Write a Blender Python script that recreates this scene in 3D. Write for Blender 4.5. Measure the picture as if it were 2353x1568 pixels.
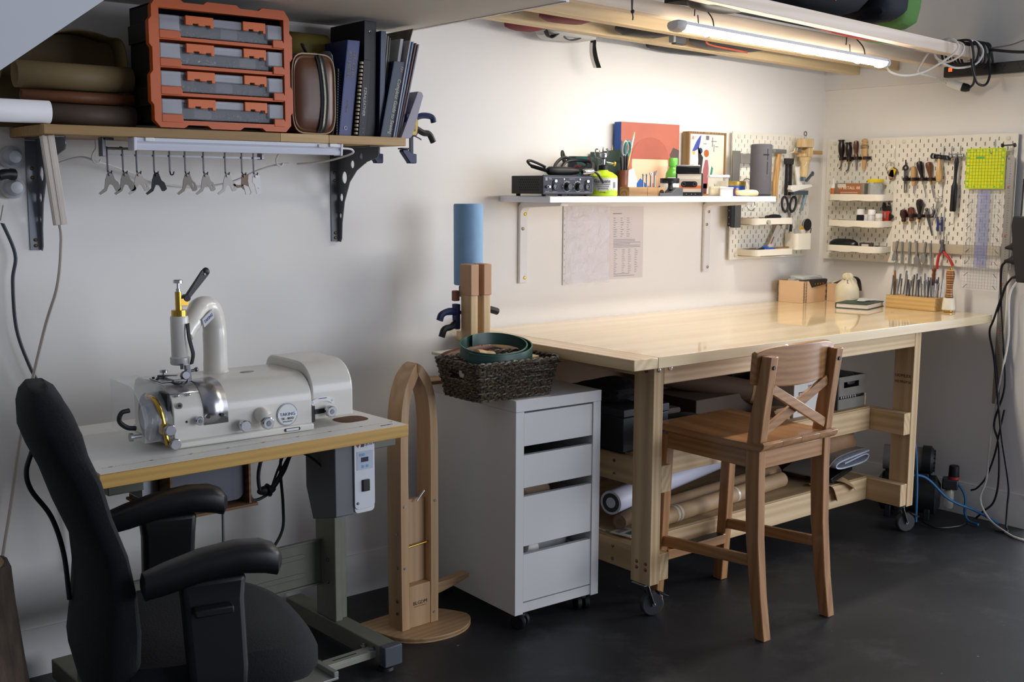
import bpy, bmesh, math, random
from mathutils import Matrix, Vector
for o in list(bpy.data.objects): bpy.data.objects.remove(o)
random.seed(7)
SC=bpy.context.scene; COL=SC.collection
PI=math.pi; R=math.radians
# ---------------------------------------------------------------- camera
cyaw,cpit,crol=0.6835046,-0.1345591,0.0053945
fw=Vector((math.sin(cyaw)*math.cos(cpit),math.cos(cyaw)*math.cos(cpit),math.sin(cpit)))
rt=Vector((math.cos(cyaw),-math.sin(cyaw),0)); up=rt.cross(fw)
r2=rt*math.cos(crol)+up*math.sin(crol); u2=-rt*math.sin(crol)+up*math.cos(crol)
cd=bpy.data.cameras.new('camera'); cam=bpy.data.objects.new('camera',cd); COL.objects.link(cam)
cd.sensor_width=36; cd.sensor_fit='HORIZONTAL'; cd.lens=2589.344/2353*36; cd.clip_start=.05
cm=Matrix.Identity(4)
for i in range(3): cm[i][0]=r2[i]; cm[i][1]=u2[i]; cm[i][2]=-fw[i]
cm[0][3],cm[1][3],cm[2][3]=-4.58524,-3.28679,1.40965
cam.matrix_world=cm; SC.camera=cam
# ---------------------------------------------------------------- light
SC.view_settings.view_transform='Standard'; SC.view_settings.look='None'
SC.view_settings.gamma=1; SC.view_settings.use_curve_mapping=False
SC.view_settings.exposure=0.0
w=bpy.data.worlds.new('world'); SC.world=w; w.use_nodes=True
w.node_tree.nodes['Background'].inputs[0].default_value=(.72,.79,1,1)
w.node_tree.nodes['Background'].inputs[1].default_value=.24
def area(name,loc,to,sx,sy,en,col):
    l=bpy.data.lights.new(name,'AREA'); l.shape='RECTANGLE'; l.size=sx; l.size_y=sy; l.energy=en; l.color=col
    o=bpy.data.objects.new(name,l); COL.objects.link(o); o.location=loc
    o.rotation_euler=(Vector(to)-Vector(loc)).to_track_quat('-Z','Y').to_euler(); return o
LEDS=66.0   # strength of the LED batten diffuser (built with its lamp below)
area('daylight_window',(1.0,-5.6,1.6),(-.9,0,1.1),4.2,2.6,185,(.82,.88,1))
area('daylight_open_door',(5.0,-2.75,1.5),(-1,-2.75,.2),3.2,2.6,420,(.84,.90,1))
# ---------------------------------------------------------------- materials
def lin(h):
    h=h.lstrip('#'); c=[int(h[i:i+2],16)/255 for i in (0,2,4)]
    return tuple(x/12.92 if x<=.04045 else ((x+.055)/1.055)**2.4 for x in c)+(1,)
MC={}
def mat(h,rough=.5,metal=0,var=.06,sc=8,bump=0,emit=0,trans=0,alpha=1,ior=1.45,coat=0,stretch=(1,1,1)):
    k=(h,rough,metal,var,sc,bump,emit,trans,alpha,coat,stretch)
    if k in MC: return MC[k]
    m=bpy.data.materials.new('m_'+h.lstrip('#')+'_%d'%len(MC)); m.use_nodes=True; nt=m.node_tree; b=nt.nodes['Principled BSDF']
    c=lin(h); L=nt.links
    b.inputs['Roughness'].default_value=rough; b.inputs['Metallic'].default_value=metal
    b.inputs['Base Color'].default_value=c; b.inputs['IOR'].default_value=ior
    if coat: b.inputs['Coat Weight'].default_value=coat; b.inputs['Coat Roughness'].default_value=.12
    if trans: b.inputs['Transmission Weight'].default_value=trans
    if alpha<1: b.inputs['Alpha'].default_value=alpha
    if emit: b.inputs['Emission Color'].default_value=c; b.inputs['Emission Strength'].default_value=emit
    if var or bump:
        tc=nt.nodes.new('ShaderNodeTexCoord'); mp=nt.nodes.new('ShaderNodeMapping'); mp.inputs['Scale'].default_value=stretch
        n=nt.nodes.new('ShaderNodeTexNoise'); n.inputs['Scale'].default_value=sc; n.inputs['Detail'].default_value=4
        L.new(tc.outputs['Object'],mp.inputs[0]); L.new(mp.outputs[0],n.inputs['Vector'])
        if var:
            r=nt.nodes.new('ShaderNodeValToRGB'); r.color_ramp.elements[0].position=.3; r.color_ramp.elements[1].position=.7
            r.color_ramp.elements[0].color=tuple(x*(1-var) for x in c[:3])+(1,); r.color_ramp.elements[1].color=tuple(min(1,x*(1+var)) for x in c[:3])+(1,)
            L.new(n.outputs['Fac'],r.inputs[0]); L.new(r.outputs[0],b.inputs['Base Color'])
        if bump:
            bm=nt.nodes.new('ShaderNodeBump'); bm.inputs['Strength'].default_value=min(1,bump); bm.inputs['Distance'].default_value=.004
            L.new(n.outputs['Fac'],bm.inputs['Height']); L.new(bm.outputs[0],b.inputs['Normal'])
    MC[k]=m; return m
def wood(h1,h2,axis='x',sc=9,rough=.5,coat=0,ring=.5):
    k=('w',h1,h2,axis,sc,rough,coat,ring)
    if k in MC: return MC[k]
    m=bpy.data.materials.new('wood_%d'%len(MC)); m.use_nodes=True; nt=m.node_tree; b=nt.nodes['Principled BSDF']; L=nt.links
    tc=nt.nodes.new('ShaderNodeTexCoord'); mp=nt.nodes.new('ShaderNodeMapping')
    s=[sc*3]*3; s['xyz'.index(axis)]=sc*.16; mp.inputs['Scale'].default_value=s
    n=nt.nodes.new('ShaderNodeTexNoise'); n.inputs['Scale'].default_value=1; n.inputs['Detail'].default_value=5; n.inputs['Distortion'].default_value=.6
    n2=nt.nodes.new('ShaderNodeTexNoise'); n2.inputs['Scale'].default_value=7; n2.inputs['Detail'].default_value=3
    wv=nt.nodes.new('ShaderNodeTexWave'); wv.wave_type='RINGS'; wv.rings_direction=axis.upper(); wv.inputs['Scale'].default_value=.55; wv.inputs['Distortion'].default_value=5; wv.inputs['Detail'].default_value=2
    mx=nt.nodes.new('ShaderNodeMix'); mx.data_type='FLOAT'; mx.inputs[0].default_value=ring
    mx2=nt.nodes.new('ShaderNodeMix'); mx2.data_type='FLOAT'; mx2.inputs[0].default_value=.3
    r=nt.nodes.new('ShaderNodeValToRGB'); r.color_ramp.elements[0].position=.25; r.color_ramp.elements[1].position=.75
    r.color_ramp.elements[0].color=lin(h1); r.color_ramp.elements[1].color=lin(h2)
    L.new(tc.outputs['Object'],mp.inputs[0])
    for q in (n,n2,wv): L.new(mp.outputs[0],q.inputs['Vector'])
    L.new(n.outputs['Fac'],mx.inputs[2]); L.new(wv.outputs['Fac'],mx.inputs[3]); L.new(mx.outputs[0],mx2.inputs[2]); L.new(n2.outputs['Fac'],mx2.inputs[3])
    L.new(mx2.outputs[0],r.inputs[0]); L.new(r.outputs[0],b.inputs['Base Color'])
    b.inputs['Roughness'].default_value=rough
    if coat: b.inputs['Coat Weight'].default_value=coat; b.inputs['Coat Roughness'].default_value=.02
    bm=nt.nodes.new('ShaderNodeBump'); bm.inputs['Strength'].default_value=.15; bm.inputs['Distance'].default_value=.002
    L.new(mx2.outputs[0],bm.inputs['Height']); L.new(bm.outputs[0],b.inputs['Normal'])
    MC[k]=m; return m
# ---------------------------------------------------------------- mesh builder
def rot(axis,a): return Matrix.Rotation(a,4,axis)
def tr(*v): return Matrix.Translation(Vector(v))
def frame(p,q,upv=(0,0,1)):
    p,q=Vector(p),Vector(q); z=(q-p); l=z.length; z=z/l; u=Vector(upv)
    if abs(z.dot(u))>.99: u=Vector((1,0,0))
    x=u.cross(z).normalized(); y=z.cross(x)
    m=Matrix.Identity(4)
    for i in range(3): m[i][0]=x[i]; m[i][1]=y[i]; m[i][2]=z[i]; m[i][3]=p[i]
    return m,l
def spline(pts,n=6):
    P=[Vector(p) for p in pts]
    if len(P)<3: return P
    out=[]
    for i in range(len(P)-1):
        a=P[i-1] if i else P[0]*2-P[1]; b=P[i]; c=P[i+1]; d=P[i+2] if i+2<len(P) else P[-1]*2-P[-2]
        for k in range(n):
            t=k/n; out.append(.5*((2*b)+(c-a)*t+(2*a-5*b+4*c-d)*t*t+(3*b-a-3*c+d)*t**3))
    out.append(P[-1]); return out
class M:
    def __init__(s,T=None): s.v=[]; s.f=[]; s.T=T or Matrix.Identity(4)
    def add(s,vs,fs,T=None):
        k=len(s.v); A=s.T@T if T is not None else s.T
        s.v+=[tuple(A@Vector(v)) for v in vs]; s.f+=[tuple(i+k for i in f) for f in fs]; return s
    def box(s,x0,y0,z0,x1,y1,z1,T=None):
        x0,x1=min(x0,x1),max(x0,x1); y0,y1=min(y0,y1),max(y0,y1); z0,z1=min(z0,z1),max(z0,z1)
        return s.add([(x0,y0,z0),(x1,y0,z0),(x1,y1,z0),(x0,y1,z0),(x0,y0,z1),(x1,y0,z1),(x1,y1,z1),(x0,y1,z1)],[(0,3,2,1),(4,5,6,7),(0,1,5,4),(1,2,6,5),(2,3,7,6),(3,0,4,7)],T)
    def beam(s,p,q,w,h,upv=(0,0,1),w2=None,h2=None):
        m,l=frame(p,q,upv); w2=w if w2 is None else w2; h2=h if h2 is None else h2
        return s.add([(-w/2,-h/2,0),(w/2,-h/2,0),(w/2,h/2,0),(-w/2,h/2,0),(-w2/2,-h2/2,l),(w2/2,-h2/2,l),(w2/2,h2/2,l),(-w2/2,h2/2,l)],[(0,3,2,1),(4,5,6,7),(0,1,5,4),(1,2,6,5),(2,3,7,6),(3,0,4,7)],m)
    def lathe(s,prof,n=20,T=None,a0=0,a1=2*PI):
        full=abs(a1-a0-2*PI)<1e-6; N=n if full else n+1; vs=[];fs=[]
        for r,z in prof:
            for i in range(N):
                a=a0+(a1-a0)*i/n; vs.append((r*math.cos(a),r*math.sin(a),z))
        for j in range(len(prof)-1):
            for i in range(n):
                i2=(i+1)%N if full else i+1
                fs.append((j*N+i,j*N+i2,(j+1)*N+i2,(j+1)*N+i))
        if full:
            if prof[0][0]>1e-5: fs.append(tuple(range(N))[::-1])
            if prof[-1][0]>1e-5: fs.append(tuple((len(prof)-1)*N+i for i in range(N)))
        return s.add(vs,fs,T)
    def cyl(s,p,q,r,r1=None,n=16):
        m,l=frame(p,q); return s.lathe([(r,0),(r if r1 is None else r1,l)],n,m)
    def rod(s,p,q,prof,n=16):   # prof: (fraction, radius)
        m,l=frame(p,q); return s.lathe([(r,t*l) for t,r in prof],n,m)
    def tube(s,pts,r,n=7,sm=6,closed=False):
        P=spline(pts,sm) if sm else [Vector(p) for p in pts]; vs=[];fs=[]; nrm=None
        for i,p in enumerate(P):
            d=(P[min(i+1,len(P)-1)]-P[max(i-1,0)]).normalized()
            if nrm is None:
                nrm=d.orthogonal().normalized()
            nrm=(nrm-d*nrm.dot(d)).normalized(); b=d.cross(nrm)
            rr=r[min(int(i/max(1,len(P)-1)*(len(r)-1)+.5),len(r)-1)] if isinstance(r,(list,tuple)) else r
            for k in range(n):
                a=2*PI*k/n; vs.append(p+(nrm*math.cos(a)+b*math.sin(a))*rr)
        for i in range(len(P)-1):
            for k in range(n): fs.append((i*n+k,i*n+(k+1)%n,(i+1)*n+(k+1)%n,(i+1)*n+k))
        fs.append(tuple(range(n))[::-1]); fs.append(tuple((len(P)-1)*n+k for k in range(n)))
        return s.add(vs,fs)
    def ribbon(s,pts,w,th,wdir=(0,1,0),sm=6):   # strap swept along pts
        P=spline(pts,sm) if sm else [Vector(p) for p in pts]; wv=Vector(wdir).normalized(); vs=[];fs=[]
        for i,p in enumerate(P):
            d=(P[min(i+1,len(P)-1)]-P[max(i-1,0)]).normalized(); nn=d.cross(wv).normalized()
            vs+=[p-wv*w/2-nn*th/2,p+wv*w/2-nn*th/2,p+wv*w/2+nn*th/2,p-wv*w/2+nn*th/2]
        for i in range(len(P)-1):
            for k in range(4): fs.append((i*4+k,i*4+(k+1)%4,i*4+4+(k+1)%4,i*4+4+k))
        fs.append((3,2,1,0)); k=(len(P)-1)*4; fs.append((k,k+1,k+2,k+3)); return s.add(vs,fs)
    def prism(s,poly,pl,d0,d1,T=None):
        n=len(poly); ar=sum(poly[i][0]*poly[(i+1)%n][1]-poly[(i+1)%n][0]*poly[i][1] for i in range(n))
        if ar<0: poly=poly[::-1]
        d0,d1=min(d0,d1),max(d0,d1)
        def pt(a,b,d): return {'xy':(a,b,d),'xz':(a,d,b),'yz':(d,a,b)}[pl]
        vs=[pt(a,b,d0) for a,b in poly]+[pt(a,b,d1) for a,b in poly]
        fs=[tuple(range(n))[::-1],tuple(range(n,2*n))]+[(i,(i+1)%n,n+(i+1)%n,n+i) for i in range(n)]
        if pl=='xz': fs=[f[::-1] for f in fs]
        return s.add(vs,fs,T)
    def loft(s,rings,cap=True,T=None,closed=True):
        n=len(rings[0]); vs=[v for r in rings for v in r]; fs=[]
        for j in range(len(rings)-1):
            for i in range(n if closed else n-1): fs.append((j*n+i,j*n+(i+1)%n,(j+1)*n+(i+1)%n,(j+1)*n+i))
        if cap: fs.append(tuple(range(n))[::-1]); fs.append(tuple((len(rings)-1)*n+i for i in range(n)))
        return s.add(vs,fs,T)
    def ball(s,c,rx,ry=None,rz=None,n=14,m=9,T=None):
        ry=rx if ry is None else ry; rz=rx if rz is None else rz
        A=tr(*c)@Matrix.Diagonal((rx,ry,rz,1))
        return s.lathe([(max(1e-6,math.sin(PI*j/m)),-math.cos(PI*j/m)) for j in range(m+1)],n,(T@A if T is not None else A))
    def torus(s,c,Rr,r,T=None,n=24,k=7):
        vs=[];fs=[]
        for i in range(n):
            a=2*PI*i/n
            for j in range(k):
                b=2*PI*j/k; vs.append(((Rr+r*math.cos(b))*math.cos(a),(Rr+r*math.cos(b))*math.sin(a),r*math.sin(b)))
        for i in range(n):
            for j in range(k): fs.append((i*k+j,((i+1)%n)*k+j,((i+1)%n)*k+(j+1)%k,i*k+(j+1)%k))
        return s.add(vs,fs,tr(*c)@(T or Matrix.Identity(4)))
    def build(s,name,m,parent=None,bevel=0,seg=2,ang=38,sub=0,flat=False,recalc=True):
        me=bpy.data.meshes.new(name); me.from_pydata(s.v,[],s.f)
        if recalc:
            b=bmesh.new(); b.from_mesh(me); bmesh.ops.recalc_face_normals(b,faces=b.faces); b.to_mesh(me); b.free()
        if not flat:
            me.polygons.foreach_set('use_smooth',[True]*len(me.polygons)); me.set_sharp_from_angle(angle=R(ang))
        me.materials.append(m); o=bpy.data.objects.new(name,me); COL.objects.link(o)
        if parent: o.parent=parent
        if bevel:
            bv=o.modifiers.new('bevel','BEVEL'); bv.width=bevel; bv.segments=seg; bv.limit_method='ANGLE'; bv.angle_limit=R(40)
        if sub:
            sb=o.modifiers.new('sub','SUBSURF'); sb.levels=sub; sb.render_levels=sub
        return o
def plate(name,outer,holes,th,m,parent=None,T=None,bevel=0,**kw):
    """flat plate cut in local xy, thickness along z, with real holes"""
    c=bpy.data.curves.new(name,'CURVE'); c.dimensions='2D'; c.fill_mode='BOTH'; c.extrude=th/2
    for lp in [outer]+holes:
        sp=c.splines.new('POLY'); sp.points.add(len(lp)-1); sp.use_cyclic_u=True
        for p,q in zip(sp.points,lp): p.co=(q[0],q[1],0,1)
    t=bpy.data.objects.new(name,c); me=bpy.data.meshes.new_from_object(t); bpy.data.objects.remove(t); bpy.data.curves.remove(c)
    me.name=name
    if T is not None: me.transform(T)
    me.materials.clear(); me.materials.append(m); o=bpy.data.objects.new(name,me); COL.objects.link(o)
    if parent: o.parent=parent
    return o
def circ(x,y,rx,ry=None,n=18): return [(x+rx*math.cos(2*PI*i/n),y+(ry or rx)*math.sin(2*PI*i/n)) for i in range(n)]
def rrect(x0,y0,x1,y1,r,n=5):
    out=[]
    for cx,cy,a in ((x1-r,y0+r,-90),(x1-r,y1-r,0),(x0+r,y1-r,90),(x0+r,y0+r,180)):
        for i in range(n+1):
            t=R(a+90*i/n); out.append((cx+r*math.cos(t),cy+r*math.sin(t)))
    return out
def text(s,size,m,parent,T,name='lettering',th=.0003,align='CENTER',sx=1):
    c=bpy.data.curves.new(name,'FONT'); c.body=s; c.size=size; c.extrude=th; c.align_x=align; c.align_y='CENTER'; c.resolution_u=2
    t=bpy.data.objects.new(name,c); me=bpy.data.meshes.new_from_object(t); bpy.data.objects.remove(t); bpy.data.curves.remove(c)
    me.transform(T@Matrix.Diagonal((sx,1,1,1))); me.materials.clear(); me.materials.append(m); me.name=name
    o=bpy.data.objects.new(name,me); COL.objects.link(o)
    if parent: o.parent=parent
    return o
def tag(o,label,cat,group=None):
    o['label']=label; o['category']=cat
    if group: o['group']=group
    return o
def thing(name,label,cat,loc=(0,0,0),rz=0,group=None):
    o=bpy.data.objects.new(name,None); COL.objects.link(o); o.location=loc; o.rotation_euler=(0,0,rz); o.empty_display_size=.05
    return tag(o,label,cat,group)
def struct(o): o['kind']='structure'; return o
def plabel(o,l): o['label']=l; return o
def dup(o,parent=None):
    c=o.copy(); COL.objects.link(c); c.parent=parent
    for ch in list(o.children): dup(ch,c)
    return c
# text orientation frames: readable when looking along +y (FY), looking along +x (FX)
FY=Matrix(((1,0,0,0),(0,0,-1,0),(0,1,0,0),(0,0,0,1)))
FX=Matrix(((0,0,-1,0),(-1,0,0,0),(0,1,0,0),(0,0,0,1)))
BLK=mat('#17171a',.45); DBLK=mat('#0c0c0e',.6); STEEL=mat('#a8a9ac',.28,1,.03); DSTEEL=mat('#6f7072',.35,1,.05); CHROME=mat('#c9cacc',.14,1,0)
BRASS=mat('#c9a24a',.25,1,.05); WHITE=mat('#e9e7e4',.45,0,.02); WPL=mat('#efeee8',.4,0,.02); SCREW=mat('#8d8a80',.35,1)
def screw(parent,p,ax,r=.006,m=None,name='screw'):
    d=Vector(ax); q=Vector(p)+d*.003
    o=M().rod(p,q,[(0,r),(.6,r),(1,r*.6)],10); o.rod(Vector(p)+d*.0028,q+d*.0004,[(0,r*.35),(1,r*.3)],6)
    return o.build(name,m or SCREW,parent)
# ================================================================ structure
WALL=mat('#efece7',.75,0,.015,3); TRIM=mat('#e4e2de',.5,0,.015,3)
fl=bpy.data.materials.new('floor_rubber'); fl.use_nodes=True; nt=fl.node_tree; b=nt.nodes['Principled BSDF']; L=nt.links
tc=nt.nodes.new('ShaderNodeTexCoord'); n1=nt.nodes.new('ShaderNodeTexNoise'); n1.inputs['Scale'].default_value=2.2; n1.inputs['Detail'].default_value=6
n2=nt.nodes.new('ShaderNodeTexNoise'); n2.inputs['Scale'].default_value=260; n3=nt.nodes.new('ShaderNodeTexNoise'); n3.inputs['Scale'].default_value=26; n3.inputs['Detail'].default_value=2
r=nt.nodes.new('ShaderNodeValToRGB'); r.color_ramp.elements[0].color=(.008,.008,.009,1); r.color_ramp.elements[1].color=(.026,.026,.028,1); r.color_ramp.elements[0].position=.3; r.color_ramp.elements[1].position=.75
sp=nt.nodes.new('ShaderNodeValToRGB'); sp.color_ramp.elements[0].position=.765; sp.color_ramp.elements[1].position=.785; sp.color_ramp.elements[0].color=(0,0,0,1)
sp.color_ramp.elements[1].color=(.2,.2,.2,1)
mxx=nt.nodes.new('ShaderNodeMix'); mxx.data_type='RGBA'; mxx.blend_type='ADD'; mxx.inputs[0].default_value=1
n4=nt.nodes.new('ShaderNodeTexNoise'); n4.inputs['Scale'].default_value=3.3; n4.inputs['Detail'].default_value=9; n4.inputs['Roughness'].default_value=.72
sc_=nt.nodes.new('ShaderNodeValToRGB'); sc_.color_ramp.elements[0].position=.52; sc_.color_ramp.elements[1].position=.78; sc_.color_ramp.elements[0].color=(0,0,0,1); sc_.color_ramp.elements[1].color=(.05,.05,.05,1)
mx3=nt.nodes.new('ShaderNodeMix'); mx3.data_type='RGBA'; mx3.blend_type='ADD'; mx3.inputs[0].default_value=1
for q in (n1,n2,n3,n4): L.new(tc.outputs['Object'],q.inputs['Vector'])
L.new(n1.outputs['Fac'],r.inputs[0]); L.new(n3.outputs['Fac'],sp.inputs[0]); L.new(r.outputs[0],mxx.inputs[6]); L.new(sp.outputs[0],mxx.inputs[7]); L.new(n4.outputs['Fac'],sc_.inputs[0]); L.new(mxx.outputs[2],mx3.inputs[6]); L.new(sc_.outputs[0],mx3.inputs[7]); L.new(mx3.outputs[2],b.inputs['Base Color'])
b.inputs['Roughness'].default_value=.5; bm=nt.nodes.new('ShaderNodeBump'); bm.inputs['Strength'].default_value=.2; bm.inputs['Distance'].default_value=.002
L.new(n2.outputs['Fac'],bm.inputs['Height']); L.new(bm.outputs[0],b.inputs['Normal'])
struct(M().box(-7,-7,-.06,5,.15,0).build('floor',fl))
struct(M().box(-7,0,-.06,0,.12,3).build('wall_back',WALL))
struct(M().box(0,-1.085,0,.2,.12,3).build('wall_right',WALL))
BBO=[(0,0),(.012,0),(.012,.118),(.0075,.13),(.0055,.1415),(0,.1415)]
struct(M().prism([(-a,b) for a,b in BBO],'yz',-7,-.012).build('baseboard_back',TRIM))
struct(M().prism([(-a,b) for a,b in BBO],'xz',-1.085,0).build('baseboard_right',TRIM))
struct(M().prism([(-1.085-a,b) for a,b in BBO],'yz',-.012,.2).build('baseboard_return',TRIM))
# stair landing soffit, its sloping underside and the side panel of the stair
CEIL=mat('#d6d3cc',.8,0,.015,3)
struct(M().box(-3.54,-.86,1.93,-2.42,0,2.9).build('ceiling',CEIL))
struct(M().prism([(-3.54,1.93),(-3.54,2.9),(-5.2,2.9),(-5.2,.72)],'xz',-.858,0).build('ceiling_slope',CEIL))
struct(M().prism([(-3.537,1.93),(-3.537,2.9),(-5.2,2.9),(-5.2,.72),(-5.17,.72)],'xz',-.885,-.858).build('wall_stair',mat('#d4d4d8',.6,0,.015)))
struct(M().box(-2.42,-.86,1.928,-2.408,0,2.9).build('trim_1',TRIM))
struct(M().box(-.012,-1.085,1.876,0,0,2.9).build('trim_2',TRIM))
def inv(t):
    return (tr(*t.location)@rot('Z',t.rotation_euler[2])).inverted()
def WM(t): return M(inv(t))      # build in world coordinates under thing t
# ================================================================ work bench
PINE=dict(h1='#c9a775',h2='#e2c79a')
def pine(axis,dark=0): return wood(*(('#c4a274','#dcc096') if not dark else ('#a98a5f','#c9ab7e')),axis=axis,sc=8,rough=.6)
t=thing('workbench','long pine workbench on castors against the back wall','workbench',(-1.2,-.46,0))
TOPW=wood('#d9bd8c','#ecd6ad','x',5,.45,coat=1,ring=.25)
WM(t).box(-2.075,-.918,.862,-.062,-.014,.898).build('tabletop',TOPW,t,.002)
WM(t).box(-2.181,-.918,.863,-2.0765,-.014,.898).build('end_board',wood('#cfae7c','#e8cfa3','y',6,.4,coat=.6),t,.0025)
LEGX=((-1.99,-1.945),(-.478,-.432))
for x0,x1 in LEGX:
    for y0,y1 in ((-.82,-.732),(-.105,-.017)):
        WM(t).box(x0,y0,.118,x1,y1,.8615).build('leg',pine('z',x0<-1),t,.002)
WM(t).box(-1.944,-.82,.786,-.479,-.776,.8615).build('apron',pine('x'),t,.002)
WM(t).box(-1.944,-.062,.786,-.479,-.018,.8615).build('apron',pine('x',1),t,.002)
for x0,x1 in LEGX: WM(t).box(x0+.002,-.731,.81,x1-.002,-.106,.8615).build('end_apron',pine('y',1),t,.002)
for (x0,x1) in ((-1.944,-1.899),(-.524,-.479)):
    for z0,z1 in ((.424,.515),(.125,.217)):
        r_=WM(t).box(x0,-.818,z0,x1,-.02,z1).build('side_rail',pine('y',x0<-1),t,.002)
        if x0<-1:
            for dz in (.022,.068): screw(r_,(x0-.0005-t.location.x,-.60-t.location.y,z0+dz),(-1,0,0),.006)
for z0,z1 in ((.424,.515),(.125,.217)):
    WM(t).box(-1.898,-.66,z0,-.525,-.616,z1).build('long_rail',pine('x'),t,.002)
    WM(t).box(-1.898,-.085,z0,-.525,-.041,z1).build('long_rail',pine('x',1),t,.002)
WM(t).box(-1.898,-.655,.5155,-.525,-.05,.5215).build('shelf_panel',wood('#a58a63','#b99d74','x',4,.7),t)
WM(t).box(-1.898,-.655,.2175,-.525,-.03,.2235).build('shelf_panel',wood('#9a7f5a','#ad9069','x',4,.7),t)
for p in ((-1.968,-.8205,.835),): screw(t,Vector(p)-t.location,(0,-1,0),.007)
screw(t,Vector((-1.99,-.785,.83))-t.location,(-1,0,0),.007,mat('#6b4a35',.4,.6))
plabel(screw(t,Vector((-1.915,-.82,.838))-t.location,(0,-1,0),.009,mat('#e8d7d4',.3,.3)),'bright screw head')
for z in (.17,.19): 
    for dy in (.02,.06): screw(t,Vector((-1.99,-.82+dy,z))-t.location,(-1,0,0),.006,mat('#8d5540',.5,.5))
text('UOMLEX',.018,mat('#6a4d30',.8),t,tr(-.4795-t.location.x,-.775-t.location.y,.66)@FX,'timber_stamp')
text('H2 MGP10',.016,mat('#6a4d30',.8),t,tr(-.4795-t.location.x,-.775-t.location.y,.635)@FX,'timber_stamp')
def caster(par,x,y,ztop,dx,dy,r=.04,w=.026,wheel='#3a3a3c'):
    d=Vector((dx,dy,0)).normalized(); s=Vector((-d.y,d.x,0)); c=Vector((x,y,0))+d*.028; c.z=r
    k=M().box(x-.03,y-.03,ztop-.004,x+.03,y+.03,ztop)
    for e in (-1,1): k.beam(Vector((x,y,ztop-.004))+s*e*(w/2+.004),c+s*e*(w/2+.004),.035,.003,d,.02)
    k.lathe([(.018,ztop-.022),(.026,ztop-.006)],14,tr(x,y,0)); k.cyl(c-s*(w/2+.008),c+s*(w/2+.008),.006)
    f=k.build('caster_fork',STEEL,par,.0008)
    m_,l=frame(c-s*w/2,c+s*w/2)
    o=M().lathe([(r*.55,0),(r*.9,0),(r,.004),(r,w-.004),(r*.9,w),(r*.55,w)],28,m_).build('wheel',mat(wheel,.45),f)
    M().lathe([(.006,.001),(r*.56,.002),(r*.56,w-.002),(.006,w-.001)],20,m_).build('hub',mat('#9a9a98',.4,.6),f)
    M().beam(c+Vector((0,0,r*.95))+d*.02,c+Vector((0,0,r*.55))+d*.055,.03,.006).build('brake',BLK,f,.001)
for x,y,dx,dy in ((-1.967,-.775,.8,-.3),(-.455,-.775,.9,-.5),(-1.967,-.06,1,.2),(-.455,-.06,-1,.2)):
    caster(t,x-t.location.x,y-t.location.y,.118,dx,dy)
# ================================================================ bar stool
t=thing('bar_stool','brown wooden bar stool with crossed back slats, pulled up to the workbench','stool',(-1.65,-.92,0))
STW=lambda ax: wood('#8c5f38','#b28251',ax,9,.38,coat=.25,ring=.35)
def post(x): # rear post, curved in y
    prof=[(-.232,0),(-.208,.14),(-.188,.32),(-.18,.5),(-.178,.6),(-.192,.72),(-.222,.905)]; dep=[.036,.042,.048,.052,.054,.05,.036]
    rings=[]
    for (y,z),d in zip(prof,dep): rings.append([(x-.0175,y-d/2,z),(x+.0175,y-d/2,z),(x+.0175,y+d/2,z),(x-.0175,y+d/2,z)])
    return M().loft(rings).build('back_post',STW('z'),t,.003)
for x in (-.168,.168):
    p_=post(x); 
    for z,y in ((.87,-.236),(.60,-.2)): M().rod((x,y,z),(x,y-.004,z),[(0,.007),(1,.006)],10).build('bolt',BLK,p_)
for x in (-.17,.17):
    M().loft([[(x*a-.0175,y-.02,z),(x*a+.0175,y-.02,z),(x*a+.0175,y+.02,z),(x*a-.0175,y+.02,z)] for a,y,z in ((1.0,.232,0),(.985,.215,.25),(.97,.2,.595))]).build('leg',STW('z'),t,.003)
# aprons
M().box(-.15,-.2,.545,.15,-.176,.602).build('apron',STW('x'),t,.002); M().box(-.15,.19,.545,.15,.212,.602).build('apron',STW('x'),t,.002)
for x in (-.168,.168): M().box(x-.011,-.16,.545,x+.011,.185,.602).build('apron',STW('y'),t,.002)
# seat: rounded planked slab with a raised back lip
for i in range(4):
    x0=-.192+.096*i; M().prism([(-.215,.607),(-.18,.605),(-.05,.6035),(.2,.606),(.228,.612),(.236,.622),(.228,.63),(.2,.6305),(.05,.627),(-.1,.625),(-.195,.628),(-.222,.636),(-.228,.63),(-.226,.618)],'yz',x0+.0003,x0+.0957).build('seat_plank',STW('y'),t,.0005)
# curved top rail, in front of the posts
rings=[]
for i in range(13):
    u=-1+2*i/12; x=.197*u; b=-.182-.03*(1-u*u); zz=(.796+.016*u*u,.935-.006*u*u-.012*abs(u)**6)
    rings.append([(x,b-.004,zz[0]+.004),(x,b+.008,zz[0]),(x,b+.016,zz[0]+.006),(x,b+.010,zz[1]-.006),(x,b,zz[1]),(x,b-.012,zz[1]-.005)])
M().loft(rings).build('top_rail',STW('x'),t,.002)
M().beam((-.15,-.186,.655),(.15,-.204,.8),.032,.013,(0,1,0)).build('cross_slat',STW('x'),t,.002)
M().beam((.15,-.2,.655),(-.15,-.218,.8),.032,.013,(0,1,0)).build('cross_slat',STW('x'),t,.002)
for x in (-.166,.166): M().beam((x,-.19,.245),(x,.205,.215),.017,.036).build('side_stretcher',STW('y'),t,.002)
M().beam((-.15,.205,.162),(.15,.205,.162),.022,.036).build('foot_rest',STW('x'),t,.002)
M().box(-.13,.188,.181,.13,.221,.1835).build('metal_strip',mat('#1d1d1f',.35,.6),t); 
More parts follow.
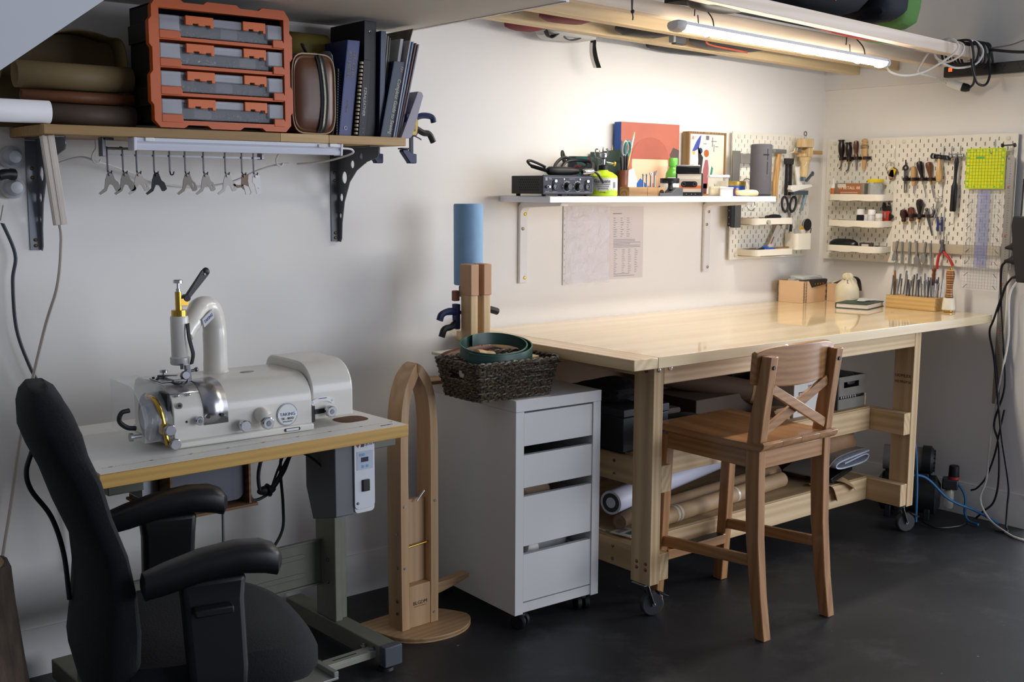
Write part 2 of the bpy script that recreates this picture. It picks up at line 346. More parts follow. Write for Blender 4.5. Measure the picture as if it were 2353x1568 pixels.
# ================================================================ white drawer unit
t=thing('drawer_unit','white four-drawer unit on castors between the wooden stand and the workbench','drawer unit',(-2.4017,-.6274,0),-.0367)
DW=mat('#dedcd8',.35,0,.01,3); W_,D_=.352,.5
for x0,x1 in ((0,.033),(W_-.033,W_)): M().box(x0,0,.057,x1,D_,.7175).build('side_panel',DW,t,.0012)
M().box(-.001,-.001,.718,W_+.001,D_+.001,.755).build('top_panel',DW,t,.0015)
M().box(.0335,D_-.012,.08,W_-.0335,D_-.006,.7175).build('back_panel',DW,t)
M().box(.0335,.004,.06,W_-.0335,.024,.092).build('plinth_rail',DW,t,.001); M().box(.0335,.02,.06,W_-.0335,D_-.02,.072).build('bottom_panel',DW,t)
for i,(z0,z1) in enumerate(((.606,.712),(.471,.577),(.28,.443),(.096,.253))):
    d=M().box(.0348,.003,z0,W_-.0348,.021,z1).build('drawer',DW,t,.001)
    M().box(.05,.021,z0+.012,.058,.44,z1-.025).box(W_-.058,.021,z0+.012,W_-.05,.44,z1-.025).box(.058,.021,z0+.012,W_-.058,.44,z0+.018).box(.05,.432,z0+.018,W_-.05,.44,z1-.025).build('tray',mat('#c9c6c0',.6),d)
for x,y,a in ((.045,.03,.5),(W_-.04,.04,-.3),(.045,D_-.05,.9),(W_-.045,D_-.05,.2)):
    c=Vector((x,y,.025)); s=Vector((math.cos(a),math.sin(a),0)); k=M()
    for e in (-1,1):
        m_,l=frame(c+s*e*.006,c+s*e*.024); k.lathe([(.012,0),(.024,0),(.025,.004),(.025,.014),(.02,.018),(.006,.018)],20,m_)
    k.cyl((x,y,.03),(x,y,.06),.008); k.ball((x,y,.045),.018,.018,.012); k.build('caster',DBLK,t)
# contents seen in the gaps between the drawers
def crumple(name,label,cat,c,sx,sy,sz,m,seed,par=None,group=None,n=12,k=8,amp=.3,rz=0):
    rnd=random.Random(seed); b=bmesh.new(); bmesh.ops.create_icosphere(b,subdivisions=3,radius=1)
    from mathutils import noise
    for v in b.verts:
        d=noise.noise(v.co*1.7+Vector((seed,0,0)))*amp+noise.noise(v.co*4+Vector((seed*3,1,0)))*amp*.6
        q=v.co*(1+d); e=.45
        v.co=Vector((math.copysign(abs(q.x)**e,q.x)*sx,math.copysign(abs(q.y)**e,q.y)*sy,math.copysign(abs(q.z)**.8,q.z)*sz))
    me=bpy.data.meshes.new(name); b.to_mesh(me); b.free(); me.materials.append(m); me.polygons.foreach_set('use_smooth',[True]*len(me.polygons)); me.set_sharp_from_angle(angle=R(32))
    o=bpy.data.objects.new(name,me); COL.objects.link(o); o.location=c; o.rotation_euler=(0,0,rz)
    if par: o.parent=par
    else: tag(o,label,cat,group)
    return o
PB=mat('#dcdcdc',.25,0,.1,20,bump=.6)
def du(x,y,z): return tuple(tr(-2.4017,-.6274,0)@rot('Z',-.0367)@Vector((x,y,z)))
crumple('plastic_bag','crumpled clear white plastic in the bottom drawer','plastic bag',du(.2,.18,.214),.115,.09,.062,PB,3,amp=.2)
crumple('cloth_ball','small white cloth wad beside the plastic in the bottom drawer','cloth',du(.115,.075,.238),.026,.024,.026,mat('#e6e2dc',.8),5)
crumple('paper_wad','beige wrapping paper in the third drawer','paper',du(.15,.16,.402),.08,.07,.055,mat('#b79c80',.7,0,.12,14),8)
crumple('dark_cloth','black cloth in the second drawer','cloth',du(.13,.2,.53),.07,.1,.035,mat('#141418',.8),11)
# ================================================================ skiving machine table
t=thing('machine_table','white-topped machine table with a yellow edge band and olive steel stand','table',(-3.736,-.763,0),R(2.4))
TL_,TD=.868,.556
M().prism([(.0042,.004),(TL_-.004,.004),(TL_-.004,TD),(.0592,TD)],'xy',.727,.7595).build('tabletop',mat('#e4e2db',.42,0,.03,6),t)
EB=wood('#b58a3c','#c99d4d','x',10,.5)
M().box(0,0,.725,TL_,.0038,.759).build('edge_band',EB,t,.0015); M().box(TL_-.0038,.004,.725,TL_,TD,.759).build('edge_band',EB,t,.0015); M().prism([(0,.004),(.0038,.004),(.0588,TD),(.055,TD)],'xy',.725,.759).build('edge_band',EB,t,.0015)
for i in range(9): # printed scale along the front edge
    x=.05+.1*i; M().prism([(x-.006,.0602),(x+.006,.0602),(x,.0545)],'xy',.7596,.7599).build('scale_mark',mat('#6d6d70',.7),t)
k=M()
for i in range(160): k.box(.03+.005*i,.054,.7596,.0306+.005*i,.0575 if i%10 else .061,.7598)
o=k.build('scale_ticks',mat('#77777a',.7),t); o['kind']='stuff'
M().prism(rrect(.735,.12,.83,.2,.03),'xy',.7597,.7602).build('belt_hole',mat('#5a4028',.8),t)
text('JOJOSEW',.010,mat('#3a4a78',.6),t,tr(.815,.03,.7597),'print')
OL=mat('#7d7d6c',.55,.1,.05,20); OLD=mat('#6c6d5f',.55,.1,.05,20)
def stand(x0):
    k=M().box(x0,.36,.08,x0+.026,.47,.70).box(x0+.028,.375,.08,x0+.052,.455,.70); k.build('column',OL,t,.003)
    M().box(x0-.03,.12,.672,x0+.06,.53,.724).build('bearer',OLD,t,.003)
    f=M().box(x0-.004,.10,.024,x0+.054,.655,.08).build('foot',OL,t,.003)
    M().box(x0-.006,.09,.022,x0+.056,.12,.083).build('foot_cap',mat('#4d5257',.5),f,.003)
    for yy in (.13,.6): M().rod((x0+.025,yy,0),(x0+.025,yy,.03),[(0,.024),(.3,.022),(.35,.01),(1,.01)],14).build('foot_pad',BLK,f)
    for z in (.2,.27,.62,.67): screw(f,(x0-.0005,.40,z),(-1,0,0),.006)
stand(.87-.04+.02); stand(.095)
# rear channel and lower treadle frame
k=M().box(.17,.44,.185,.85,.446,.33).box(.17,.43,.325,.85,.446,.331).box(.17,.43,.185,.85,.446,.191); 
for z in (.225,.285): k.prism([(.2,z-.008),(.78,z-.008),(.8,z),(.78,z+.008),(.2,z+.008),(.18,z)],'xz',.436,.441)
k.build('rear_channel',OLD,t,.002)
k=M().box(.16,.14,.055,.85,.18,.062).box(.16,.14,.04,.85,.144,.056).box(.16,.176,.04,.85,.18,.056); k.build('treadle_bar',mat('#a3a392',.45,.2),t,.001)
for x0,x1 in ((.62,.68),(.71,.79)): M().box(x0,.157,.0621,x1,.161,.0626).build('slot',DBLK,t)
plabel(M().box(.33,.05,.058,.66,.30,.066).box(.645,.05,.066,.66,.30,.082).box(.33,.05,.066,.345,.30,.082).build('treadle_plate',mat('#8e8f88',.5,.3),t,.002),'grey pedal plate')
for x,y in ((.665,.152),(.672,.17),(.84,.15),(.832,.185)): M().rod((x,y,.06),(x,y,.072),[(0,.009),(.6,.009),(.65,.005),(1,.005)],6).build('nut',STEEL,t)
M().rod((.475,.36,.06),(.455,.30,.66),[(0,.004),(1,.004)],10).build('treadle_rod',CHROME,t)
# motor tray below the top
k=M().box(.24,.16,.575,.246,.42,.726).box(.46,.16,.575,.466,.42,.726).box(.235,.15,.568,.48,.43,.575); k.build('tray_box',wood('#6b4a2d','#82603f','x',10,.8),t)
M().prism(rrect(.252,.585,.456,.724,.025),'xz',.18,.40).build('motor_cover',mat('#55565c',.45,.3),t)
M().box(.19,.22,.62,.236,.3,.726).build('motor_mount',STEEL,t,.002)
M().box(.478,.2,.69,.51,.23,.71).build('switch_block',mat('#6a6a5a',.6),t,.002)
# ---------------- control box
t=thing('motor_control_box','grey speed control box with a white front panel hanging under the table edge','control box',(-2.985,-.625,.5),R(2.4))
M().prism([(0,0),(.0,.22),(.155,.222),(.155,.06),(.12,-.03)],'yz',-.062,-.001).build('housing',mat('#6f7072',.5,.1),t,.003)
M().prism(rrect(0,0,.066,.22,.012),'xz',-.003,.155).build('side_cheek',mat('#e2e2e2',.45),t,.001)
fp=M().prism(rrect(-.002,.012,.066,.222,.014),'xz',-.006,-.0025).build('front_panel',mat('#dcdde0',.45,0,.02),t,.0008)
M().box(.006,-.0068,.125,.06,-.006,.178).build('display_label',mat('#b9c4d0',.4),fp); M().box(.02,-.0076,.147,.044,-.0068,.160).build('display',mat('#1b1c3c',.3),fp)
for x,z in ((.018,.168),(.028,.168),(.026,.134),(.04,.134)): M().prism(rrect(x-.004,z-.004,x+.004,z+.004,.0015),'xz',-.0074,-.0068).build('button',mat('#7fa3c4',.5),fp)
M().box(.022,-.012,.062,.046,-.006,.096).build('rocker_switch',BLK,fp,.002); screw(fp,(.008,-.006,.03),(0,-1,0),.004)
M().prism([(.01,.19),(.0155,.196),(.01,.202),(.0045,.196)],'xz',-.0068,-.006).build('red_emblem',mat('#9a3a35',.5),fp); M().prism(circ(.0155,.213,.005),'xz',-.0068,-.006).build('blue_emblem',mat('#2a3f8a',.5),fp)
M().box(.02,-.0066,.19,.0305,-.006,.2).build('label_patch',mat('#3c3c40',.6),fp)
text('JOJOSEW',.0105,mat('#2b4a86',.5),fp,tr(.049,-.0064,.196)@FY); text('Centrious',.008,mat('#2b3f70',.5),fp,tr(.041,-.0064,.213)@FY)
# ---------------- cables under the machine table
def cable(name,label,pts,r,m,sm=7,cat='cable',group=None,n=7):
    return tag(M().tube(pts,r,n,sm).build(name,m),label,cat,group)
K=mat('#202022',.5)
cable('power_cable','black cable looped below the table beside the control box',[(-3.04,-.5,.71),(-3.08,-.45,.66),(-3.1,-.43,.6),(-3.14,-.42,.545),(-3.19,-.42,.53),(-3.205,-.42,.56),(-3.22,-.42,.63),(-3.25,-.42,.7)],.0045,K)
cable('power_cable','second black cable looped beside the control box with a tied bundle',[(-3.05,-.48,.715),(-3.09,-.44,.64),(-3.13,-.43,.57),(-3.17,-.43,.55),(-3.18,-.43,.6),(-3.165,-.43,.66),(-3.14,-.43,.715)],.0055,K)
cable('power_cable','thin black cable running from the control box side into the loops',[(-3.045,-.56,.63),(-3.07,-.52,.66),(-3.1,-.46,.67),(-3.12,-.44,.62),(-3.14,-.43,.56)],.0035,K)
cable('power_cable','black cable that drops behind the chair armrest to the floor',[(-3.09,-.45,.715),(-3.11,-.43,.63),(-3.1,-.42,.5),(-3.1,-.41,.42),(-3.14,-.4,.36),(-3.2,-.38,.33),(-3.25,-.36,.28),(-3.29,-.34,.18),(-3.3,-.33,.01)],.0045,K)
tag(M().ball((-3.155,-.428,.555),.03,.012,.014).torus((-3.15,-.43,.555),.016,.004,rot('Y',R(80))).build('cable_tie_bundle',K),'tied bundle of black cable under the machine table','cable')
# ================================================================ skiving machine
t=thing('skiving_machine','cream leather skiving machine on the white machine table','sewing machine',(-3.3,-.5,.76),R(2.4))
CR=mat('#d9d4c9',.32,0,.02,6,coat=.3)
T0=inv(t)
def MM(): return M(T0)
def bodyprof(yf,yb,zt,z0,rr=.075,n=9):
    pr=[(yf,z0)]
    for i in range(n+1):
        a=PI-PI/2*i/n; pr.append((yf+rr+rr*math.cos(a),zt-rr*.95+rr*.95*math.sin(a)))
    for i in range(6):
        a=PI/2-PI/2*i/5; pr.append((yb-.04+.04*math.cos(a),zt-.04+.04*math.sin(a)))
    pr.append((yb,z0)); return pr
bp_=bodyprof(-.622,-.36,.912,.7605)
MM().prism(bp_,'yz',-3.5,-3.112).build('body',CR,t,.003)
MM().box(-3.502,-.634,.7602,-3.112,-.35,.779).build('bed_base',CR,t,.004)
rc=bodyprof(-.618,-.35,.936,.783,.085)
MM().prism(rc,'yz',-3.110,-2.98).build('rear_cover',CR,t,.006,3)
# post arm
MM().tube([(-3.30,-.435,.900),(-3.30,-.435,1.0),(-3.302,-.435,1.045),(-3.318,-.447,1.085),(-3.35,-.465,1.092),(-3.385,-.495,1.068),(-3.425,-.525,1.03)],[.033,.032,.031,.030,.029,.027,.024],18).build('post_arm',CR,t)
MM().lathe([(.036,0),(.03,.012),(.027,.03)],20,tr(-3.30,-.435,.9105)).build('post_flange',CR,t)
hx,hy=-3.440,-.535
MM().lathe([(.021,.972),(.0225,.977),(.0225,1.080),(.021,1.083)],22,tr(hx,hy,0)).build('head_tube',CR,t)
MM().lathe([(.024,.958),(.026,.962),(.026,.976),(.022,.98)],18,tr(hx,hy,0)).build('head_collar',mat('#cfcdc8',.35,.3),t)
MM().lathe([(.019,1.083),(.019,1.098),(.0085,1.099),(.0085,1.145)],18,tr(hx,hy,0)).build('brass_sleeve',BRASS,t)
MM().lathe([(.006,1.145),(.006,1.152),(.0035,1.153),(.0035,1.166),(.012,1.167),(.012,1.174),(.010,1.1755)],16,tr(hx,hy,0)).build('pressure_screw',CHROME,t)
MM().box(hx+.002,hy-.008,1.108,hx+.024,hy+.008,1.128).build('lever_bracket',BRASS,t,.001)
lv=MM().beam((hx+.02,hy,1.126),(hx+.078,hy+.01,1.19),.010,.016,(0,1,0),.022,.006).cyl((hx+.02,hy-.01,1.128),(hx+.02,hy+.01,1.128),.009).ball((hx+.08,hy+.01,1.192),.011,.005,.011).build('lever',BLK,t,.001)
MM().cyl((hx+.075,hy+.004,1.186),(hx+.075,hy+.0035,1.1862),.003).build('lever_hole',mat('#b0b0b4',.6),lv)
MM().ribbon([(hx+.012,hy-.024,1.065),(hx+.012,hy-.028,1.035),(hx+.017,hy-.028,1.01),(hx+.022,hy-.028,.985),(hx+.018,hy-.026,.96)],.009,.006,(1,0,.3)).build('lift_handle',BLK,t,.001)
k=MM().beam((hx+.012,hy-.01,.962),(hx+.016,hy-.01,.914),.014,.012).lathe([(.010,0),(.0115,.004),(.0115,.012),(.010,.016)],18,tr(hx+.002,hy-.012,.930)@rot('X',R(80))).beam((hx+.014,hy-.012,.945),(hx+.006,hy-.012,.928),.012,.01).cyl((hx+.02,hy-.012,.94),(hx+.034,hy-.012,.942),.0035); k.ball((hx+.036,hy-.012,.9425),.006); k.build('presser_foot',DSTEEL,t,.0005)
MM().box(hx-.012,hy-.027,.949,hx-.004,hy-.0255,.963).build('clamp_screw',BLK,t)
# badge on arm
A=tr(-3.368,-.482,1.068)@rot('Z',R(36))@rot('Y',R(-22))
MM().box(-.028,-.0325,-.012,.028,-.029,.012,A).build('arm_plate',mat('#b8bcc6',.3,.5),t)
text('TAKING',.0125,mat('#2c3f78',.4),t,T0@A@tr(0,-.033,0)@FY)
# metal top plates and guard drum
SP=mat('#b4b4b6',.3,1,.05,60,stretch=(1,8,8))
def shell(x0,x1,off,a0,a1,m,name,y0=-.622,zt=.912,rr=.075,flat=.05,drop=.0):
    pr=[]
    for i in range(13):
        a=PI-(a0+(a1-a0)*i/12); pr.append((y0+rr+(rr+off)*math.cos(a),zt-rr*.95+(rr*.95+off)*math.sin(a)))
    if flat: pr.append((y0+rr+flat,zt+off))
    if drop: pr.insert(0,(y0-off,pr[0][1]-drop))
    rings=[[(x,y,z) for y,z in pr] for x in (x0,x1)]
    o=MM().loft(rings,cap=False,closed=False).build(name,m,t); s=o.modifiers.new('s','SOLIDIFY'); s.thickness=.0015; return o
shell(-3.42,-3.355,.0022,0,PI/2,SP,'guard_drum',flat=.03,drop=.03)
for x in (-3.41,-3.372): MM().cyl((x,-.6235,.832),(x,-.628,.832),.005).build('guard_bolt',BLK,t)
shell(-3.5,-3.422,.002,PI*.26,PI/2,SP,'face_plate',flat=.10)
for x,y,z in ((-3.482,-.607,.891),(-3.452,-.607,.891)): MM().ball((x,y,z),.006,.006,.004).build('round_screw',CHROME,t)
MM().box(-3.495,-.535,.9145,-3.43,-.46,.918).build('needle_plate',STEEL,t,.0008); MM().box(-3.47,-.56,.918,-3.435,-.50,.924).build('edge_guide',mat('#9b9b9d',.2,1),t,.001)
MM().lathe([(.004,.918),(.004,.930),(.010,.931),(.010,.937),(.008,.9385)],16,tr(-3.462,-.475,0)).build('thumb_screw',CHROME,t)
MM().beam((-3.475,-.468,.922),(-3.435,-.50,.922),.012,.006).build('guide_arm',DSTEEL,t,.001)
for x,y in ((-3.488,-.47),(-3.482,-.485),(-3.49,-.5)): MM().cyl((x,y,.917),(x,y,.921),.0035).build('cap_screw',BLK,t)
# front knobs
def knob(x,z,r,l,y=-.622,m=CHROME,inner=True,name='knob'):
    m_,ll=frame((x,y,z),(x,y-1,z)); o=MM().lathe([(r*.6,0),(r*.6,l*.35),(r*.95,l*.36),(r,l*.45),(r,l*.9),(r*.85,l)],22,m_).build(name,m,t)
    if inner: MM().lathe([(r*.45,l),(r*.4,l+.0015)],14,m_).build('knob_centre',DSTEEL,o)
    return o
knob(-3.319,.799,.0155,.03,inner=False); 
MM().tube([(-3.265,-.60,.82),(-3.262,-.63,.818),(-3.258,-.638,.81)],.02,16).build('knob_boss',CR,t)
knob(-3.258,.80,.0165,.024,-.634); knob(-3.437,.826,.0115,.018)
for x,z,r in ((-3.483,.868,.008),(-3.466,.825,.003)): MM().cyl((x,-.6225,z),(x,-.6215,z),r).build('port',mat('#6f6c66',.5) if r>.005 else DBLK,t)
MM().cyl((-3.483,-.623,.868),(-3.483,-.6224,.868),.004).build('port_hole',DBLK,t)
MM().cyl((-3.187,-.6225,.81),(-3.187,-.6245,.81),.0305,n=36).build('badge',mat('#8e949c',.3,.6),t)
MM().cyl((-3.187,-.6245,.81),(-3.187,-.6252,.81),.0275,n=36).build('badge_face',mat('#c7c8c0',.3,.4),t)
MM().box(-3.2155,-.6255,.8045,-3.1585,-.6257,.8165).build('badge_band',mat('#d5d6d8',.3,.3),t)
def ft(s,size,x,z,m): text(s,size,m,t,T0@tr(x,-.6262,z)@FY)
NV=mat('#2a3560',.4)
ft('TAKING',.0125,-3.187,.8105,NV); ft('TK - 801D',.0085,-3.187,.799,NV); ft('Skiving Machine',.0045,-3.187,.7915,NV)
MM().prism([(-3.078+.060*math.cos(R(128-76*i/14)),.785+.060*math.sin(R(128-76*i/14))) for i in range(15)]+[(-3.078+.049*math.cos(R(52+76*i/14)),.785+.049*math.sin(R(52+76*i/14))) for i in range(15)],'xz',-.6205,-.617).build('arc_scale',mat('#e8e8e8',.4),t)
MM().box(-3.09,-.6235,.8405,-3.066,-.6225,.8419).build('scale_arrow',BLK,t)
for x,z in ((-3.108,.832),(-3.047,.832)): MM().cyl((x,-.6195,z),(x,-.6215,z),.003).build('scale_screw',STEEL,t)
MM().box(-3.112,-.6195,.778,-3.101,-.6165,.822).build('slot_plate',BLK,t); MM().box(-3.104,-.6195,.799,-3.066,-.6165,.812).build('slot_plate',BLK,t)
knob(-3.064,.806,.0155,.03,-.618)
MM().prism(rrect(-3.202,.7655,-3.155,.7745,.004),'xz',-.6355,-.634).build('serial_plate',BLK,t); MM().box(-3.197,-.6362,.767,-3.16,-.6355,.773).build('serial_label',mat('#d8d8d8',.4),t)
MM().lathe([(.02,0),(.02,.001)],18,tr(-3.235,-.49,.9122)@Matrix.Diagonal((1,.5,1,1))).build('oil_plug',mat('#7d828c',.4,.3),t)
# left end: acrylic guard with brass arm and knobs
GL=mat('#eef2f4',.06,0,0,alpha=.16)
MM().prism([(-.625,.785),(-.625,.84),(-.6,.88),(-.545,.915),(-.40,.918),(-.40,.785)],'yz',-3.575,-3.572).build('acrylic_end',GL,t)
o=MM().loft([[(x,-.625,.785),(x,-.625,.84),(x,-.6,.88),(x,-.545,.915),(x,-.40,.918)] for x in (-3.572,-3.503)],cap=False,closed=False).build('acrylic_guard',GL,t); s=o.modifiers.new('s','SOLIDIFY'); s.thickness=.0025
MM().cyl((-3.503,-.53,.83),(-3.53,-.53,.83),.062,n=32).build('cup_knife',mat('#5d5d60',.3,.9),t); MM().cyl((-3.53,-.53,.83),(-3.54,-.53,.83),.03,n=24).build('knife_hub',STEEL,t)
MM().tube([(-3.535,-.56,.888),(-3.535,-.595,.884),(-3.53,-.615,.86),(-3.525,-.622,.825),(-3.522,-.628,.79),(-3.52,-.628,.775)],.006,10).ball((-3.535,-.555,.888),.009).build('brass_arm',BRASS,t)
MM().box(-3.53,-.63,.8,-3.512,-.6,.828).build('brass_block',BRASS,t,.002)
for x,z in ((-3.52,.815),(-3.508,.778)): knob(x,z,.0145,.022,-.632,STEEL,False)
MM().box(-3.512,-.615,.775,-3.504,-.56,.9).build('bearing_plate',mat('#232326',.4,.5),t,.001)
MM().tube([(-3.578,-.575,.815),(-3.6,-.575,.82),(-3.618,-.575,.838),(-3.612,-.575,.858),(-3.592,-.575,.862)],.006,8).build('guard_hook',BLK,t)
MM().cyl((-3.575,-.6,.8),(-3.596,-.6,.8),.005).lathe([(.011,0),(.011,.007)],16,tr(-3.596,-.6,.8)@rot('Y',R(-90))).build('guard_thumb_screw',STEEL,t)
# ================================================================ office chair (local: x forward, y left)
t=thing('office_chair','black office armchair with a tall back in front of the skiving machine','chair',(-3.64,-1.02,0),R(-12))
FAB=mat('#131316',.95,0,.15,220,bump=.25); PLK=mat('#101012',.42,0,.05)
def sup(u,a,b,e=.5): c,s=math.cos(u),math.sin(u); return math.copysign(abs(c)**e,c)*a,math.copysign(abs(s)**e,s)*b
# seat cushion with waterfall front
rings=[]
for zz,sc in ((.385,.82),(.395,.95),(.42,1.0),(.452,1.0),(.474,.95),(.483,.8),(.486,.4)):
    ring=[]
    for i in range(36):
        x,y=sup(2*PI*i/36,.245*sc,.25*sc,.62); d=.035*max(0,(x-.06)/.18)**2+.0*x; ring.append((x+.01,y,zz-d))
    rings.append(ring)
M().loft(rings).build('seat',FAB,t)
rings=[]
for zz,sc in ((.345,.6),(.35,.78),(.384,.86)): rings.append([(lambda p:(p[0]+.01,p[1],zz))(sup(2*PI*i/28,.245*sc,.25*sc,.6)) for i in range(28)])
M().loft(rings).build('seat_pan',PLK,t)
# backrest: profile (x along, z), front and back surfaces
pf=[(.40,-.165,-.235),(.47,-.145,-.25),(.54,-.142,-.24),(.62,-.15,-.232),(.70,-.165,-.237),(.78,-.19,-.268),(.85,-.205,-.29),(.90,-.222,-.312),(.94,-.228,-.325),(.98,-.236,-.325),(1.005,-.25,-.318),(1.02,-.27,-.305)]
rings=[]
for j,(z,xf,xb) in enumerate(pf):
    hw=.225 if z<.86 else .225-.04*((z-.86)/.16)
    if j==0: hw=.19
    if j==len(pf)-1: hw=.1
    if j==len(pf)-2: hw=.15
    ring=[]
    for i in range(32):
        a=2*PI*i/32; yy=math.copysign(abs(math.cos(a))**.6,math.cos(a))*hw; s=math.sin(a); k_=math.copysign(abs(s)**.6,s)
        bow=.03*(yy/.225)**2; ring.append(((xf+xb)/2+bow+(xf-xb)/2*k_,yy,z+.025*(0 if j else 0)-(.03*(yy/.2)**2 if j>=len(pf)-3 else 0)))
    rings.append(ring)
M().loft(rings).build('backrest',FAB,t)
M().tube([(-.30,.0,.88),(-.312,0,.84),(-.305,0,.8),(-.27,0,.74),(-.25,0,.66),(-.243,0,.56)],.005,8).build('back_cable',BLK,t)
M().tube([(-.1,0,.36),(-.17,0,.36),(-.2,0,.42),(-.2,0,.5)],.022,10).build('back_bar',PLK,t)
# armrests
for s_ in (-1,1):
    yy=.235*s_; rings=[]
    for i,(x,w_,h,zt) in enumerate(((-.135,.012,.010,.655),(-.13,.03,.025,.660),(-.09,.036,.028,.672),(-.02,.040,.029,.690),(.05,.042,.030,.698),(.10,.043,.032,.694),(.125,.036,.031,.684),(.138,.014,.014,.672))):
        rings.append([(lambda p:(x,yy+p[0],zt-h*.6+p[1]))(sup(2*PI*j/20,w_,h,.65)) for j in range(20)])
    M().loft(rings).build('arm_pad',PLK,t)
    M().loft([[(x0+cx*.5*ww,yy+s_*dy+cy*.5*.05,z) for cx,cy in ((-1,-1),(1,-1),(1,1),(-1,1))] for z,x0,ww,dy in ((.40,.0,.105,.03),(.47,0,.115,.03),(.6,.0,.12,.0),(.650,.0,.13,0))]).build('arm_support',PLK,t,.012,3)
    M().beam((.0,yy+s_*.03,.41),(0,yy*.6,.36),.09,.022).build('arm_bracket',PLK,t,.004)
    plabel(M().box(-.045,yy+s_*.03-.006+s_*.02,.585,.03,yy+s_*.03+.006+s_*.005,.6).build('arm_button',DBLK,t,.003),'armrest height button')
M().rod((0,0,.1),(0,0,.36),[(0,.032),(.45,.03),(.5,.022),(1,.022)],18).build('gas_column',PLK,t)
for i in range(5):
    a=2*PI*i/5+.3; d=Vector((math.cos(a),math.sin(a),0))
    l_=M().beam((0,0,.105),d*.31+Vector((0,0,.075)),.055,.04,(0,0,1),.035,.026).build('base_leg',PLK,t,.005)
    c=d*.31; s=Vector((-d.y,d.x,0)); k=M()
    for e in (-1,1): m_,l=frame(c+Vector((0,0,.026))+s*e*.008,c+Vector((0,0,.026))+s*e*.024); k.lathe([(.01,0),(.026,0),(.026,l)],18,m_)
    k.cyl(c+Vector((0,0,.03)),c+Vector((0,0,.075)),.008); k.build('castor',DBLK,l_)
# ================================================================ left wall shelf
OAK=wood('#8a6a3c','#b08d58','x',10,.55,ring=.3)
t=thing('wall_shelf','oak wall shelf holding the orange organizer and books','shelf',(-3.13,-.15,1.55))
SZ=1.566
for i,(x0,x1) in enumerate(((-3.68,-3.02),(-3.0198,-2.86),(-2.8598,-2.585))):
    WM(t).box(x0,-.30,1.540,x1,-.002,SZ-.0005).build('board',wood(('#8f6d3e','#b5925b','#a17d49')[i],('#b08b53','#cfae78','#c6a36c')[i],'x',9,.55,ring=.3),t,.0015)
def bracket(name,label,x,m,zb,flip=1):
    t=thing(name,label,'bracket',(x,-.1,1.4)); 
    # plate in local (u=depth from wall, v=z)
    out=[(0,0),(.012,-.002),(.02,.01),(.024,.06),(.04,.13),(.075,.195),(.12,.232),(.18,.258),(.245,.272),(.255,.285),(.25,.306),(.0,.306)]
    out=[(a,b+zb) for a,b in out]
    hs=[circ(.016,zb+.085,.005,.009),circ(.024,zb+.145,.009,.013),circ(.044,zb+.21,.015,.02),circ(.095,zb+.252,.011,.013),circ(.15,zb+.276,.008,.01),circ(.05,zb+.165,.002),circ(.075,zb+.215,.002)]
    A=inv(t)@tr(x,0,0)@Matrix(((0,0,1,0),(-1,0,0,0),(0,1,0,0),(0,0,0,1)))
    plate('web',out,hs,.003,m,t,A)
    WM(t).box(x-.03*flip,-.0035,zb,x,0,zb+.30).build('wall_flange',m,t,.001); WM(t).box(x-.03*flip,-.25,zb+.3035,x,-.0,zb+.307).build('shelf_flange',m,t,.001)
    for z in (.012,.028,.2,.225): screw(t,Vector((x-.015*flip,-.0035,zb+z))-t.location,(0,-1,0),.005,mat('#6d5a38',.4,.8))
    return t
bracket('shelf_bracket','dark grey pierced shelf bracket under the oak shelf below the books',-2.655,mat('#66686c',.45,.1),1.2325)
bracket('shelf_bracket','lighter grey shelf bracket at the left end of the oak shelf',-3.612,mat('#7e8186',.35,.5),1.2325)
# ---- unlit batten light
LW=mat('#d7d8e2',.35,0,.01)
t=thing('batten_light','unlit white batten light fixed under the front of the oak shelf','light',(-3.13,-.28,1.52))
WM(t).prism([(-.300,1.5065),(-.285,1.5055),(-.268,1.5065),(-.262,1.515),(-.262,1.539),(-.304,1.539),(-.305,1.53),(-.298,1.524),(-.3025,1.516)],'yz',-3.445,-2.822).build('housing',LW,t)
for x0,x1 in ((-3.452,-3.445),(-2.822,-2.815)): WM(t).prism([(-.303,1.5045),(-.262,1.5045),(-.26,1.5395),(-.307,1.5395)],'yz',x0,x1).build('end_cap',LW,t,.001)
for x in (-3.41,-2.85): WM(t).box(x-.012,-.31,1.5295,x+.012,-.3045,1.5395).build('clip',WHITE,t,.001)
WM(t).box(-2.9,-.3085,1.527,-2.875,-.305,1.536).build('rocker_switch',mat('#c9c3be',.4),t,.001)
WM(t).tube([(-2.816,-.285,1.527),(-2.79,-.285,1.527),(-2.768,-.28,1.524),(-2.765,-.27,1.512),(-2.79,-.2,1.495),(-2.83,-.14,1.485),(-2.86,-.1,1.482)],.0032,7).build('cord',WHITE,t)
# ---- hook rail
t=thing('hook_rail','dark steel hook rail under the oak shelf','rail',(-3.27,-.2,1.5))
WM(t).box(-3.498,-.205,1.492,-3.030,-.2,1.497).build('lower_bar',DSTEEL,t); WM(t).cyl((-3.495,-.19,1.512),(-3.030,-.19,1.512),.0035).build('upper_bar',DSTEEL,t)
WM(t).box(-3.503,-.21,1.49,-3.493,-.18,1.5395).box(-3.5,-.21,1.533,-3.47,-.19,1.5395).build('end_bracket',DSTEEL,t,.001)
WM(t).box(-3.035,-.21,1.49,-3.026,-.18,1.5395).build('end_bracket',DSTEEL,t,.001)
HX=(-3.490,-3.448,-3.410,-3.361,-3.316,-3.271,-3.216,-3.150,-3.098,-3.061)
for i,x in enumerate(HX):
    WM(t).ribbon([(x,-.192,1.517),(x,-.2075,1.515),(x,-.2075,1.49),(x,-.208,1.45)],.004,.0025,(1,0,0),0).tube([(x,-.208,1.452),(x+.001,-.212,1.443),(x+.005,-.218,1.444),(x+.007,-.22,1.452)],.0018,6).build('hook',mat('#3c3c40',.35,.9),t)
